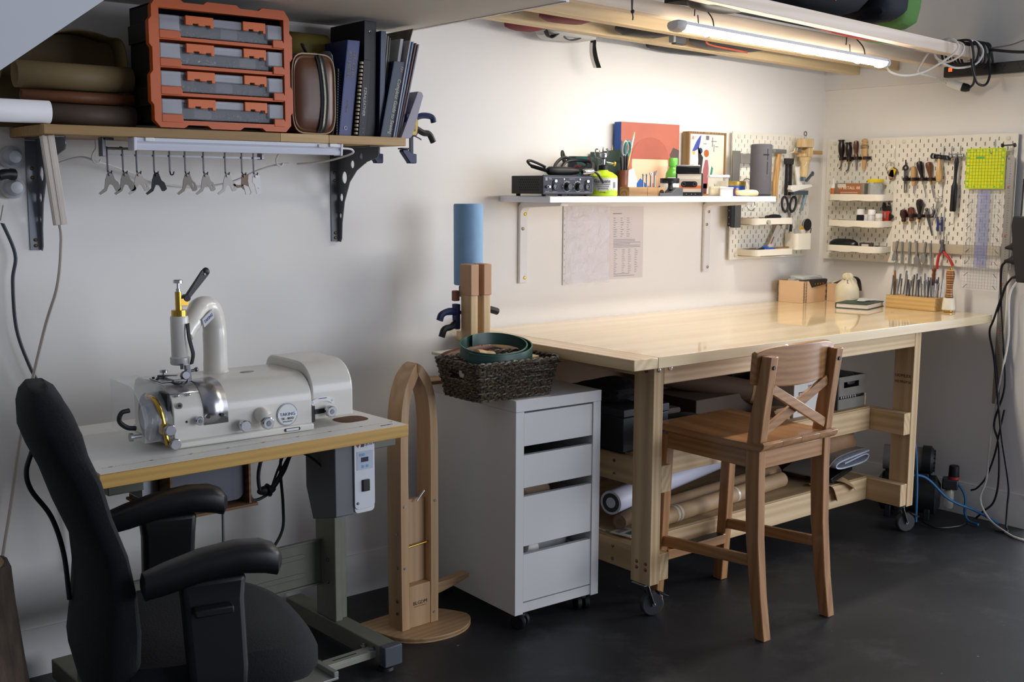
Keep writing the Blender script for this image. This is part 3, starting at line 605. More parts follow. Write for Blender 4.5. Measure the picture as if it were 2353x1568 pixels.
FP=[(-6,3),(-2,6),(3,6),(7,2),(12,-12),(15,-16),(21,-20),(27,-36),(26,-39),(20,-43),(14,-43),(7,-29),(2,-26),(-3,-27),(-7,-36),(-10,-43),(-26,-53),(-30,-49),(-15,-36),(-12,-14)]
FP2=[(-7,3),(0,6),(8,4),(13,3),(11,-14),(14,-30),(20,-46),(16,-52),(4,-52),(1,-40),(-3,-24),(-20,-26),(-31,-22),(-34,-26),(-20,-34),(-9,-32),(-8,-10)]
feet=((0,'#7a756d','grey presser foot at the far left of the hook rail'),(1,'#736e66','grey presser foot second from the left on the hook rail'),(2,'#9b948b','pale grey presser foot with a slot, third from the left on the rail'),(3,'#161618','black presser foot on the hook rail'),(5,'#7a6f66','brown-grey presser foot just right of the empty hook'),(6,'#8d857d','presser foot with a slot, second right of the empty hook'),(7,'#a39d96','pale presser foot third right of the empty hook'),(8,'#6d5b4b','bronze presser foot with a hooked arm on the rail'),(9,'#b9b7b5','light steel presser foot at the right end of the rail'))
for i,c,l in feet:
    x=HX[i]+.003; o=thing('presser_foot',l,'presser foot',(x,-.2145,1.4425),0,'presser feet on the hook rail'); s=.00105
    pl=FP2 if i>=8 else FP
    hol=[circ(0,0,.0026)]
    if i in (2,5,6,7): hol.append([(.013,-.024),(.0165,-.0225),(.0205,-.034),(.0165,-.0355)])
    if i==9: hol.append(circ(.006,-.036,.002)); pl=[(-7,3),(0,6),(8,4),(14,-2),(14,-20),(17,-48),(10,-51),(2,-50),(-2,-34),(-6,-22),(-11,-18),(-10,-6)]
    plate('sole',[(a*s,b*s) for a,b in pl],hol,.003,mat(c,.5,.35,.05),o,FY)
    M().cyl((0,-.001,-.001),(0,-.005,-.001),.0042).build('shank',mat(c,.45,.4,.05),o)
# white cup hooks and cord along the wall
for x,y,l in ((-3.475,-.08,'white cup hook left of the hook rail under the oak shelf'),(-2.93,-.12,'white cup hook near the right end of the batten light')):
    tag(M().tube([(x,y,1.54),(x,y,1.515),(x-.006,y,1.505),(x-.012,y,1.49),(x-.006,y,1.476),(x+.006,y,1.474),(x+.012,y,1.484)],.0026,7).build('cup_hook',WHITE),l,'hook','cup hooks under the oak shelf')
cable('light_cord','thin white cord strung behind the hook rail under the oak shelf',[(-3.60,-.03,1.455),(-3.56,-.04,1.475),(-3.51,-.06,1.49),(-3.475,-.08,1.479),(-3.43,-.06,1.47),(-3.36,-.03,1.45),(-3.27,-.015,1.42),(-3.15,-.015,1.41),(-3.06,-.05,1.425),(-2.99,-.09,1.46),(-2.94,-.11,1.477),(-2.9,-.12,1.483)],.003,WHITE)
# ---- trunking, plugs and cords at the far left
t=thing('cable_trunking','beige cable trunking hanging at a slant at the left end of the oak shelf','trunking',(-3.63,-.06,1.3))
WM(t).beam((-3.6615,-.262,1.538),(-3.638,-.262,1.31),.034,.014,(0,1,0)).build('duct',mat('#cfc4b8',.5),t,.001)
for o_ in (-.011,.003): WM(t).beam((-3.6615+o_,-.2695,1.538),(-3.638+o_,-.2695,1.31),.006,.002,(0,1,0)).build('duct_rib',mat('#c5baad',.5),t)
cable('power_cable','beige cord dropping from the cable trunking to the floor at far left',[(-3.64,-.258,1.32),(-3.634,-.25,1.27),(-3.64,-.22,1.15),(-3.66,-.15,1.02),(-3.70,-.05,.75),(-3.74,-.035,.52),(-3.78,-.035,.3),(-3.8,-.04,.01)],.0045,mat('#c4b9ad',.5))
cable('power_cable','dark grey cord hanging along the wall at far left',[(-3.75,-.03,1.40),(-3.724,-.03,1.324),(-3.69,-.03,1.225),(-3.7,-.03,1.15),(-3.697,-.03,1.02),(-3.668,-.03,.913),(-3.63,-.03,.82),(-3.6,-.03,.7),(-3.58,-.03,.5),(-3.57,-.03,.3)],.005,mat('#3f434d',.5))
t=thing('power_plug','white plug adapters stacked on the wall behind the cable trunking','plug',(-3.7,-.03,1.43))
for z,m_ in ((1.487,'#a9adb4'),(1.405,'#b9bbc0')): WM(t).lathe([(.03,0),(.03,.03),(.024,.034),(.016,.06),(.008,.062)],16,tr(-3.685,-.004,z)@rot('X',R(90))).build('adapter',mat(m_,.35,0,.03),t)
WM(t).tube([(-3.69,-.06,1.44),(-3.72,-.07,1.44),(-3.76,-.07,1.425),(-3.8,-.06,1.41)],[.016,.014,.008,.006],10).build('black_plug',BLK,t)
t=thing('warning_tag','white printed cable tag at the far left edge','tag',(-3.735,-.04,1.345)); M(rot('Y',R(12))).box(-.03,-.001,-.032,.026,0,.032).build('card',mat('#dcd9d2',.6),t)
for i in range(5): M(rot('Y',R(12))).box(-.022+.009*i,-.0016,-.026,-.0205+.009*i,-.001,.02-.004*(i%3)).build('print_line',mat('#5c5c60',.7),t)
# ---- rolls on the shelf
def roll(name,label,x0,x1,y,z,r,m,inner=None,cat='roll',turns=2):
    t=thing(name,label,cat,((x0+x1)/2,y,z)); k=WM(t); prof=[]
    n=40
    for i in range(n*turns+1):
        a=2*PI*i/n; rr=r*(1-.16*(1-i/(n*turns))*turns/2); prof.append((y+rr*math.cos(a+1),z+rr*math.sin(a+1)))
    rings=[[(x,a,b) for a,b in prof] for x in (x0,x1)]
    o=k.loft(rings,cap=False,closed=False).build('sheet',m,t); s=o.modifiers.new('s','SOLIDIFY'); s.thickness=.0018; s.offset=0
    return t
roll('leather_roll','dark brown leather roll lying on the oak shelf at the bottom of the pile',-3.655,-3.41,-.2,SZ+.031,.029,mat('#54463c',.6,0,.08,6))
roll('leather_roll','reddish brown leather roll on top of the dark one at left of the shelf',-3.70,-3.41,-.195,SZ+.077,.0155,mat('#6d4228',.55,0,.08,6))
roll('leather_roll','thick tan leather roll below the arched hide on the oak shelf',-3.71,-3.41,-.185,SZ+.131,.036,mat('#7d6b49',.6,0,.06,6))
roll('paper_roll','white paper roll sticking out past the left end of the oak shelf',-4.15,-3.655,-.268,SZ+.031,.0295,mat('#d9d8da',.6,0,.02))
t=thing('leather_hide','arched olive-tan leather hide behind the rolls on the oak shelf','leather',(-3.52,-.08,SZ))
ar=[(-3.735,SZ+.12),(-3.72,SZ+.155),(-3.66,SZ+.205),(-3.6,SZ+.245),(-3.53,SZ+.262),(-3.45,SZ+.25),(-3.40,SZ+.22),(-3.395,SZ+.002)]
sm_=spline([(a,0,b) for a,b in ar],6)
o=WM(t).loft([[(v.x,yy,v.z) for v in sm_] for yy in (-.135,-.02)],cap=False,closed=False).build('sheet',mat('#6e5c38',.6,0,.06,5),t); s=o.modifiers.new('s','SOLIDIFY'); s.thickness=.003
o=WM(t).prism([(v.x,v.z-.004) for v in sm_[6:]]+[(-3.40,SZ+.001),(-3.72,SZ+.001)],'xz',-.04,-.025).build('inner_fold',mat('#5c4a2b',.7,0,.06,5),t)
roll('leather_roll','olive yellow leather roll standing behind the brown bag',-2.90,-2.74,-.07,SZ+.27,.055,mat('#8a7a3a',.6,0,.05,5))
# ---- orange and black organizer with four parts cases
t=thing('organizer_rack','orange and black parts organizer rack on the oak shelf','organizer',(-3.19,-.22,SZ))
OR=mat('#c75a1c',.42,0,.04); OK=mat('#1d1b18',.55,0,.05)
X0,X1,Z0,Z1=-3.398,-2.985,SZ,1.906; YF=-.298
k=WM(t).box(X0+.012,YF+.012,Z0+.014,X0+.020,-.135,Z1-.012).box(X1-.020,YF+.012,Z0+.014,X1-.012,-.135,Z1-.012).box(X0+.012,YF+.012,Z1-.016,X1-.012,-.135,Z1-.010).box(X0+.012,YF+.012,Z0+.014,X1-.012,-.135,Z0+.018).box(X0+.012,-.142,Z0+.014,X1-.012,-.135,Z1-.012)
for z in (Z0+.06,Z1-.11): k.box(X0+.004,YF+.03,z,X0+.012,-.14,z+.05)
k.build('housing',OK,t,.001)
def zig(a,b,base,o,n): # bumpy outer edge
    out=[]; L_=b-a
    for u,v in ((0,1),(.18,1),(.21,0),(.36,0),(.39,1),(.62,1),(.65,0),(.80,0),(.83,1),(1,1)): out.append((a+L_*u,base+o*v))
    return out
# outer outline with hand-hold bumps, one opening
out=[(x,z) for x,z in zig(X0+.02,X1-.02,Z0+.010,-.008,0)]+[(X1-.004,Z0+.02)]+[(X1+o,z) for o,z in ((-.004,Z0+.05),(.004,Z0+.06),(.004,Z0+.12),(-.004,Z0+.13),(-.004,Z0+.2),(.004,Z0+.21),(.004,Z0+.27),(-.004,Z0+.28),(-.004,Z1-.02))]
out+=[(x,z) for x,z in zig(X1-.02,X0+.02,Z1-.006,.008,0)]+[(X0+.004,Z1-.02)]+[(X0+o,z) for o,z in ((.004,Z1-.05),(-.004,Z1-.06),(-.004,Z1-.12),(.004,Z1-.13),(.004,Z1-.19),(-.004,Z1-.2),(-.004,Z1-.27),(.004,Z1-.28),(.004,Z0+.02))]
ix0,ix1=X0+.024,X1-.022
hole=[(ix0,Z0+.022),(ix1,Z0+.022),(ix1,Z1-.024),(ix0,Z1-.024)]
A=T_=inv(t)@tr(0,YF,0)@FY
plate('front_frame',out,[hole],.022,OR,t,A)
CZ=[Z0+.026+i*.0735 for i in range(4)]
for i,z in enumerate(CZ):
    if i: WM(t).box(ix0,YF-.008,z-.013,ix1,YF+.1,z-.003).build('shelf_bar',OR,t,.001)
    for a,b in ((ix0,ix0+.06),(ix1-.035,ix1)): WM(t).prism([(a,z-.01),(b,z-.01),(b,z+.004),(b-.004,z+.012),(a,z+.012)],'xz',YF-.012,YF-.004).build('retainer',OR,t,.0015)
CLR=mat('#b9bcc4',.12,0,0,alpha=.16); CLD=mat('#c4c7d0',.12,0,0,alpha=.38)
cont=(('#55585c','dull grey screws'),('#9a7a6e','copper rivets'),('#c9c9cc','silver snaps'),('#6d6f75','dark studs'))
names_=('bottom','second lowest','second highest','top')
for i,z in enumerate(CZ):
    c=thing('parts_case','clear parts case with orange latches, %s in the orange organizer'%names_[i],'parts case',(-3.19,YF+.06,z),0,'parts cases in the orange organizer')
    a,b=ix0+.002,ix1-.002; k=WM(c)
    # shell: floor, walls, dividers
    k.box(a,YF+.004,z,b,YF+.145,z+.002).box(a,YF+.004,z+.002,b,YF+.006,z+.044).box(a,YF+.143,z+.002,b,YF+.145,z+.044).box(a,YF+.006,z+.002,a+.002,YF+.143,z+.044).box(b-.002,YF+.006,z+.002,b,YF+.143,z+.044)
    for u in (.26,.44,.64,.83): k.box(a+(b-a)*u,YF+.006,z+.002,a+(b-a)*u+.002,YF+.143,z+.042)
    k.build('tray',CLR,c)
    M(inv(c)).box(a-.0005,YF+.001,z+.044,b+.0005,YF+.146,z+.053).build('lid',CLD,c,.002)
    for u0,u1 in ((0,.16),(.42,.66),(.87,1)): M(inv(c)).box(a+(b-a)*u0,YF-.006,z+.012 if u0!=.42 else z+.03,a+(b-a)*u1,YF+.004,z+.053).build('lid_lip',CLD,c,.003)
    for u0,u1 in ((.2,.42),(.66,.85)):
        x0,x1=a+(b-a)*u0,a+(b-a)*u1; w_=x1-x0
        M(inv(c)).prism([(x0,z+.055),(x1,z+.055),(x1,z+.026),(x1-w_*.12,z+.026),(x1-w_*.12,z+.033),(x1-w_*.3,z+.033),(x1-w_*.3,z+.03),(x1-w_*.55,z+.03),(x1-w_*.55,z+.035),(x1-w_*.75,z+.035),(x1-w_*.75,z+.03),(x0,z+.03)],'xz',YF-.011,YF-.003).build('latch',mat('#d8661e',.4,0,.03),c,.0012)
    rnd=random.Random(i); k=M(inv(c))
    for j in range(70):
        x=rnd.uniform(a+.01,b-.01); y=YF+rnd.uniform(.012,.1); zz=z+.005+rnd.random()*.012
        if j%3: k.cyl((x,y,zz),(x+rnd.uniform(-.008,.008),y+.004,zz+.004),.0022,n=5)
        else: k.ball((x,y,zz),.004,n=5,m=4)
    o=k.build('contents',mat(cont[i][0],.35,.6,.2,80),c); o['kind']='stuff'; plabel(o,cont[i][1])
    k=M(inv(c)); u=(.27,.45,.65,.5)[i]; k.box(a+(b-a)*u,YF+.01,z+.003,a+(b-a)*(u+.14),YF+.1,z+.036); k.build('dark_insert',mat('#3b3e44',.5),c,.002)
# ---- brown leather bag
t=thing('leather_bag','brown leather toiletry bag with a dark zip on the oak shelf','bag',(-2.89,-.2,SZ))
BR=mat('#5c381f',.36,0,.12,9,bump=.1)
def bagring(y,sc,dz=0):
    out=[]
    for i in range(28):
        x,z=sup(2*PI*i/28,.073*sc,.118*sc,.42); out.append((-2.889+x,y,SZ+.119+z))
    return out
WM(t).loft([bagring(-.278,.3),bagring(-.276,.6),bagring(-.272,.8),bagring(-.268,.88),bagring(-.27,.93),bagring(-.262,1.0),bagring(-.165,1.01),bagring(-.075,1.0),bagring(-.065,.9)]).build('body',BR,t)
plabel(WM(t).tube([bagring(-.266,.985)[i%28] for i in range(29)],.0022,6,0).build('piping',mat('#b9a486',.6),t),'cream piping')
zr=[bagring(-.268+0,.9)[i] for i in range(28)]
WM(t).ribbon([(-2.872,-.24,SZ+.24),(-2.872,-.272,SZ+.225),(-2.864,-.2785,SZ+.17),(-2.860,-.2800,SZ+.10),(-2.866,-.278,SZ+.03),(-2.872,-.270,SZ+.006)],.024,.003,(1,0,0)).build('zip_tape',mat('#1d2026',.8),t)
WM(t).ribbon([(-2.872,-.242,SZ+.243),(-2.872,-.2745,SZ+.226),(-2.864,-.281,SZ+.17),(-2.860,-.2825,SZ+.10),(-2.866,-.2805,SZ+.03),(-2.872,-.272,SZ+.008)],.006,.002,(1,0,0)).build('zip_teeth',mat('#6e6a58',.4,.7,.3,300),t)
WM(t).ribbon([(-2.90,-.25,SZ+.235),(-2.905,-.23,SZ+.262),(-2.885,-.2,SZ+.268),(-2.87,-.2,SZ+.24)],.016,.003,(0,1,.2)).build('handle',mat('#2c2622',.5),t)
# ---- books (leaning to the right); x at base and top
def leaner(name,label,xb,xt,w,h,m,y0=-.255,y1=-.05,cat='book',page=None,bev=.0015,group='books on the oak shelf'):
    t=thing(name,label,cat,(xb+w/2,(y0+y1)/2,SZ),0,group); z0=SZ+.0005
    def bx(a,b,ya,yb,za,zb):
        f=lambda z:(xt-xb)*(z-z0)/h
        return [(xb+a+f(za),ya,za),(xb+b+f(za),ya,za),(xb+b+f(za),yb,za),(xb+a+f(za),yb,za)],[(xb+a+f(zb),ya,zb),(xb+b+f(zb),ya,zb),(xb+b+f(zb),yb,zb),(xb+a+f(zb),yb,zb)]
    if page:
        c=.0022
        for n_,a,b,ya in (('cover',0,c,y0),('cover',w-c,w,y0),('spine',c,w-c,y0)):
            WM(t).loft(bx(a,b,ya,(y1 if n_=='cover' else y0+c),z0,z0+h)).build(n_,m,t,.0006)
        WM(t).loft(bx(c,w-c,y0+c,y1-.004,z0+.003,z0+h-.004)).build('pages',page,t)
    else: WM(t).loft(bx(0,w,y0,y1,z0,z0+h)).build('cover',m,t,bev)
    return t
def spine_text(t,s,size,x,z,xb,xt,h,y,m,al='CENTER',sx=1):
    a=math.atan2(xt-xb,h); return text(s,size,m,t,inv(t)@tr(x,y,z)@rot('Y',a)@FY@rot('Z',R(-90)),'spine_lettering',align=al,sx=sx)
PG=mat('#cfc9bd',.8); 
b_=leaner('spiral_notebook','thin dark spiral notebook squeezed between the bag and the blue book',-2.809,-2.80,.006,.2,mat('#1b1c22',.5),page=None)
k=M(inv(b_))
for i in range(24): k.torus((-2.803+.009*i/24,-.257,SZ+.012+.0077*i),.0045,.0009,rot('X',R(10)),12,5)
k.build('binding',mat('#2a2c33',.4,.5),b_)
crumple('plastic_sleeve','crinkled clear plastic sleeve beside the brown bag','plastic',(-2.812,-.2,SZ+.125),.004,.06,.128,mat('#c8ccd2',.15,0,.1,30,trans=.6),21,amp=.12)
BB_=leaner('sewing_book','royal blue hardback book leaning beside the brown bag',-2.800,-2.764,.044,.287,mat('#27346f',.4,0,.03),page=PG)
spine_text(BB_,'GERTIE SEWS',.0135,-2.745,SZ+.215,-2.800,-2.764,.287,-.2555,mat('#8a7a5a',.5)); spine_text(BB_,'JIFFY DRESSES',.0135,-2.760,SZ+.215,-2.800,-2.764,.287,-.2555,mat('#8a7a5a',.5)); spine_text(BB_,'PATTERNS',.008,-2.77,SZ+.09,-2.8,-2.764,.287,-.2555,mat('#7a7050',.5))
M(inv(BB_)).torus((-2.776,-.2558,SZ+.024),.005,.0012,rot('X',R(90)),16,5).build('publisher_mark',mat('#c9c9d4',.5),BB_)
b_=leaner('binder','tall black ring binder behind the blue book',-2.700,-2.692,.044,.353,mat('#141517',.5,0,.03),-.235,-.03,'binder'); M(inv(b_)).torus((-2.672,-.236,SZ+.32),.004,.0012,rot('X',R(90)),14,5).build('finger_ring',STEEL,b_)
b_=leaner('craft_book','black spiral-bound leathercraft book in front of the ring binder',-2.735,-2.712,.026,.232,mat('#111214',.5,0,.03),-.262,-.08)
spine_text(b_,'EZRALEATHER',.0135,-2.712,SZ+.105,-2.735,-2.712,.232,-.2626,mat('#c9c8c4',.5)); 
for i,(z_,s_) in enumerate(((.042,'c'),(.024,'l'),(.012,'o'))): spine_text(b_,s_,.008,-2.718,SZ+z_,-2.735,-2.712,.232,-.2626,mat('#9a9a98',.5))
k=M(inv(b_))
for i in range(19): k.lathe([(.006,0),(.006,.007)],10,tr(-2.7415+.0235*i/18,-.258,SZ+.006+.0118*i))
k.build('comb_binding',mat('#b7a78d',.5),b_)
leaner('folder','navy plastic folder leaning against the ring binder',-2.653,-2.642,.02,.325,mat('#252a4a',.35,0,.04),-.25,-.05,'folder')
for i,(c,l) in enumerate((('#77736c','thin grey-brown magazine next to the navy folder'),('#8b8a86','thin pale grey magazine next to the navy folder'),('#56574a','thin olive-edged magazine left of the sewing guide'))):
    leaner('magazine',l,-2.648+.0065*i,-2.617+.0068*i,.005,.318-.005*i,mat(c,.4,0,.05),-.24,-.05,'magazine')
b_=leaner('sewing_guide','dark teal sewing guide book leaning right on the oak shelf',-2.655,-2.602,.040,.235,mat('#12233f',.4,0,.03),-.262,-.07,page=PG)
spine_text(b_,'Complete Guide to Sewing',.0185,-2.602,SZ+.096,-2.655,-2.602,.235,-.2628,mat('#c8c3a8',.5),sx=.86); spine_text(b_,'FJH',.012,-2.574,SZ+.212,-2.655,-2.602,.235,-.2628,mat('#c4a58f',.5))
leaner('paper_stack','white printed paper stack standing behind the sewing guide',-2.610,-2.556,.012,.31,mat('#cfcfd3',.6,0,.04),-.23,-.05,'paper')
leaner('record_sleeve','tall brown patterned sleeve at the back of the leaning books',-2.600,-2.482,.004,.352,mat('#77685a',.5,0,.5,18),-.19,-.02,'sleeve')
for i,(c,l) in enumerate((('#b5b1b8','pale lilac booklet leaning near the right end of the shelf'),('#7f97b0','thin blue-edged booklet leaning near the right end of the shelf'),('#6b4a44','thin maroon booklet leaning near the right end of the shelf'),('#8d8a98','grey-lilac booklet, last of the tall leaning ones'))):
    leaner('booklet',l,-2.6+.0075*i,-2.534+.0105*i,.006,.305-.003*i,mat(c,.5,0,.04),-.25,-.06,'booklet')
t=thing('document_folder','grey card folder with a rounded corner at the right end of the shelf','folder',(-2.55,-.2,SZ),0,'books on the oak shelf')
WM(t).prism([(-2.578,SZ),(-2.545,SZ),(-2.535,SZ+.008),(-2.492,SZ+.135),(-2.497,SZ+.146),(-2.512,SZ+.148)],'xz',-.262,-.10).build('card',mat('#9c97a3',.55,0,.02),t,.001)
# ---- quick clamps
NAVY=mat('#1c2550',.45); 
def qclamp(label,x,y,zb,body=True,ang=0):
    t=thing('quick_clamp',label,'clamp',(x,y,zb),ang,'quick clamps'); 
    M().box(-.006,-.003,-.02,.006,.003,.125).build('bar',mat('#26272b',.35,.7),t)
    M().prism([(-.012,-.035),(.012,-.035),(.014,-.03),(.014,-.005),(.0,-.004),(-.02,.008),(-.038,.008),(-.04,.002),(-.014,-.03)],'xz',-.011,.011).build('lower_jaw',NAVY,t,.002)
    M().box(-.044,-.013,.0085,-.01,.013,.0135).build('jaw_pad',BLK,t,.002)
    if body:
        M().prism([(-.03,.05),(.012,.05),(.018,.06),(.018,.12),(.008,.135),(-.026,.12)],'xz',-.014,.014).build('body',NAVY,t,.003)
        M().prism([(-.008,.055),(.010,.055),(.015,.075),(.015,.1),(.008,.118),(-.006,.11)],'xz',-.0152,-.0142).build('label_plate',mat('#d8b428',.45),t)
        text('QUICK-GRIP',.0075,mat('#2c3466',.5),t,tr(.004,-.0158,.086)@FY@rot('Z',R(90)),'lettering'); text('IRWIN',.012,mat('#d8b428',.45),t,tr(-.016,-.0146,.084)@FY@rot('Z',R(90)),'lettering')
        M().tube([(.012,0,.108),(.045,0,.118),(.08,0,.115),(.088,0,.098)],.0095,8).build('fixed_handle',NAVY,t)
        M().tube([(.012,0,.08),(.045,0,.064),(.07,0,.06),(.086,0,.035)],.010,8).build('trigger',mat('#1b1c1c',.5),t)
        M().tube([(.005,-.01,.052),(.02,-.014,.045),(.028,-.016,.04)],.002,6).build('release',STEEL,t)
    return t
qclamp('blue quick clamp with a yellow label gripping the right end of the oak shelf',-2.528,-.245,1.5225)
qclamp('blue clamp jaw under the shelf just right of the dark bracket',-2.60,-.16,1.523,False)
qclamp('blue clamp jaw half hidden behind the dark bracket tip',-2.60,-.06,1.523,False)
# ---- log at the lower left
t=thing('tree_log','upright bark-covered log at the bottom left corner','log',(-3.93,-.20,0))
k=M(); n=40; rings=[]
rnd=random.Random(2); ridges=[rnd.uniform(-.006,.006) for _ in range(n)]
for z,r_ in ((0,.17),(.15,.155),(.32,.135),(.41,.13),(.43,.125)):
    rings.append([((r_+ridges[i]+rnd.uniform(-.003,.003))*math.cos(2*PI*i/n),(r_+ridges[i])*math.sin(2*PI*i/n),z) for i in range(n)])
k.loft(rings).build('bark',wood('#3d3129','#6b5a4b','z',14,.9,ring=.2),t)
M().lathe([(.12,.43),(.118,.433)],40).build('cut_face',wood('#8a6a4c','#a88a66','z',14,.8),t)
# ================================================================ white wall shelf
SH=1.3835
t=thing('white_shelf','white wall shelf above the workbench','shelf',(-1.34,-.14,1.37)); WM(t).box(-1.972,-.284,1.3605,-.712,-.002,1.383).build('board',mat('#ecebee',.35,0,.01),t,.0015)
def wbracket(label,x):
    t=thing('shelf_bracket',label,'bracket',(x,-.05,1.2)); m=mat('#e3e1e0',.35,0,.02)
    pr=[(-.001,1.052),(-.014,1.055)]; 
    pr+=[(-.014,1.315)]+[(-.014-.024*(1-math.cos(a)),1.315+.024*math.sin(a)) for a in (R(30),R(60),R(90))]+[(-.24,1.348),(-.245,1.3595),(-.02,1.3595)]+[(-.02+.019*-math.sin(a)*-1*-1,1.3595) for a in ()]+[(-.001,1.345)]
    WM(t).prism(pr,'yz',x-.019,x+.019).build('angle',m,t,.003)
    for z in (1.315,1.26,1.075): screw(t,Vector((x+(.006 if z!=1.26 else -.005),-.0142,z))-t.location,(0,-1,0),.0065,mat('#c9b23a' if x<-1 and z!=1.26 else '#8d7f60',.35,.8))
wbracket('white angle bracket at the left end of the white shelf',-1.865); wbracket('white angle bracket at the right end of the white shelf',-.83)
# ---- papers on the wall
t=thing('plastic_sleeve','shiny plastic sleeve with printed sheet taped to the wall under the white shelf','document sleeve',(-1.53,-.002,1.19))
WM(t).box(-1.637,-.0022,1.045,-1.412,-.0006,1.339).build('sheet',mat('#efe8ec',.6),t)
pm=bpy.data.materials.new('film'); pm.use_nodes=True; nt=pm.node_tree; b=nt.nodes['Principled BSDF']; b.inputs['Base Color'].default_value=(1,.98,1,1); b.inputs['Roughness'].default_value=.07; b.inputs['Alpha'].default_value=.38
n=nt.nodes.new('ShaderNodeTexNoise'); n.inputs['Scale'].default_value=24; n.inputs['Detail'].default_value=5; n.inputs['Distortion'].default_value=1.6; bu=nt.nodes.new('ShaderNodeBump'); bu.inputs['Strength'].default_value=1; bu.inputs['Distance'].default_value=.01; tc=nt.nodes.new('ShaderNodeTexCoord'); nt.links.new(tc.outputs['Object'],n.inputs['Vector']); nt.links.new(n.outputs['Fac'],bu.inputs['Height']); nt.links.new(bu.outputs[0],b.inputs['Normal'])
WM(t).box(-1.658,-.0042,1.036,-1.408,-.0036,1.343).build('film',pm,t)
WM(t).box(-1.658,-.0048,1.036,-1.645,-.0043,1.343).build('hole_strip',mat('#d9d5d4',.4),t)
for i in range(11): WM(t).box(-1.653,-.0053,1.05+.027*i,-1.65,-.0049,1.056+.027*i).build('punch_hole',mat('#b7a893',.7),t)
INK=mat('#77737a',.7)
def lines(par,x0,x1,z0,rows,dz,cols=None,seed=0,h=.002,y=-.0026):
    rnd=random.Random(seed); k=WM(par)
    for r_ in range(rows):
        z=z0-dz*r_
        if cols:
            for c in cols: k.box(c,y,z,c+rnd.uniform(.008,.02),y+.0003,z+h)
        else: k.box(x0,y,z,x1-rnd.choice((0,0,.03,.06)),y+.0003,z+h)
    o=k.build('print',INK,par); o['kind']='stuff'
lines(t,0,0,1.285,7,.011,(-1.615,-1.585,-1.56),1); lines(t,0,0,1.17,7,.012,(-1.605,-1.575),2); lines(t,-1.615,-1.56,1.296,1,.01,None,1,.003)
text('Quality',.014,INK,t,inv(t)@tr(-1.535,-.0026,1.305)@FY,'print_title'); text('OK',.016,INK,t,inv(t)@tr(-1.575,-.0026,1.18)@FY,'print_title')
t=thing('printed_sheet','printed table sheet taped to the wall right of the shiny sleeve','paper',(-1.31,-.002,1.19))
WM(t).box(-1.407,-.002,1.047,-1.213,-.0006,1.339).build('sheet',mat('#ded6d5',.65,0,.01),t)
WM(t).box(-1.404,-.0023,1.19,-1.214,-.002,1.1905).build('fold',mat('#bdb4b4',.7),t)
lines(t,-1.39,-1.34,1.31,1,.01,None,3,.0025,-.0024); lines(t,0,0,1.292,9,.0092,(-1.385,-1.345,-1.31),4,.0016,-.0024); lines(t,-1.385,-1.23,1.205,6,.006,None,5,.0016,-.0024); lines(t,0,0,1.165,14,.0072,(-1.38,-1.335,-1.30,-1.262),6,.0014,-.0024); lines(t,-1.38,-1.26,1.066,2,.008,None,7,.0016,-.0024)
k=WM(t)
for i in range(10): k.box(-1.39,-.00225,1.2955-.0092*i,-1.28,-.002,1.296-.0092*i)
k.build('table_rule',mat('#aaa3a8',.7),t)
# ---- amplifier
t=thing('wax_pen_station','black metal control unit with two knobs on the white shelf','control unit',(-1.86,-.17,SH))
BK=mat('#1c1c1f',.45,.2,.04); a,b_,yf=-1.984,-1.742,-.262
WM(t).box(a,yf+.004,SH+.008,b_,-.085,SH+.072).build('case',BK,t,.002); WM(t).box(a-.001,yf,SH+.006,b_+.001,yf+.004,SH+.074).build('front_plate',mat('#2b2b31',.4,.4),t,.001)
for x,y in ((a+.02,yf+.02),(b_-.02,yf+.02),(a+.02,-.1),(b_-.02,-.1)): WM(t).cyl((x,y,SH),(x,y,SH+.008),.008).build('rubber_foot',DBLK,t)
k=WM(t)
for i in range(5):
    for j in range(10): k.cyl((a-.0005,-.235+.011*j+(.005 if i%2 else 0),SH+.022+.009*i),(a-.0002,-.235+.011*j+(.005 if i%2 else 0),SH+.022+.009*i),.0022,n=6)
o=k.build('vent_holes',mat('#050506',.9),t); o['kind']='stuff'
k=WM(t); k.box(a+.006,yf-.0006,SH+.066,b_-.006,yf,SH+.0672).box(a+.006,yf-.0006,SH+.012,b_-.006,yf,SH+.0132).box(b_-.007,yf-.0006,SH+.012,b_-.006,yf,SH+.067).build('front_line',mat('#8a8a90',.5),t)
def fr(x,z,prof,n=18): m_,l=frame((x,yf,z),(x,yf-1,z)); return WM(t).lathe(prof,n,m_)
for x in (-1.874,-1.822):
    fr(x,SH+.034,[(.019,0),(.019,.0015)]).build('dial_ring',mat('#97979c',.5,.3),t); o=fr(x,SH+.034,[(.0165,.0015),(.0165,.003),(.0135,.004),(.012,.018),(.0105,.02)]).build('knob',mat('#111114',.2),t)
    for i in range(9):
        aa=R(-120+30*i); WM(t).box(x+.0205*math.sin(aa)-.0006,yf-.0008,SH+.034+.0205*math.cos(aa)-.0018,x+.0205*math.sin(aa)+.0006,yf,SH+.034+.0205*math.cos(aa)+.0018).build('tick',mat('#c4c4c8',.5),o)
for x in (-1.93,-1.775):
    WM(t).box(x-.011,yf-.002,SH+.02,x+.011,yf,SH+.054).build('socket_plate',DBLK,t,.001); o=fr(x,SH+.034,[(.011,.002),(.011,.005),(.008,.005),(.008,.003)]).build('socket_ring',mat('#29292c',.3),t)
    for dx,dz in ((-.003,.002),(.003,.002),(0,-.004)): WM(t).cyl((x+dx,yf-.0032,SH+.034+dz),(x+dx,yf-.0045,SH+.034+dz),.0012,n=6).build('pin',STEEL,o)
    WM(t).prism(rrect(x-.004,SH+.049,x+.007,SH+.058,.003),'xz',yf-.005,yf-.001).build('release_tab',CHROME,t)
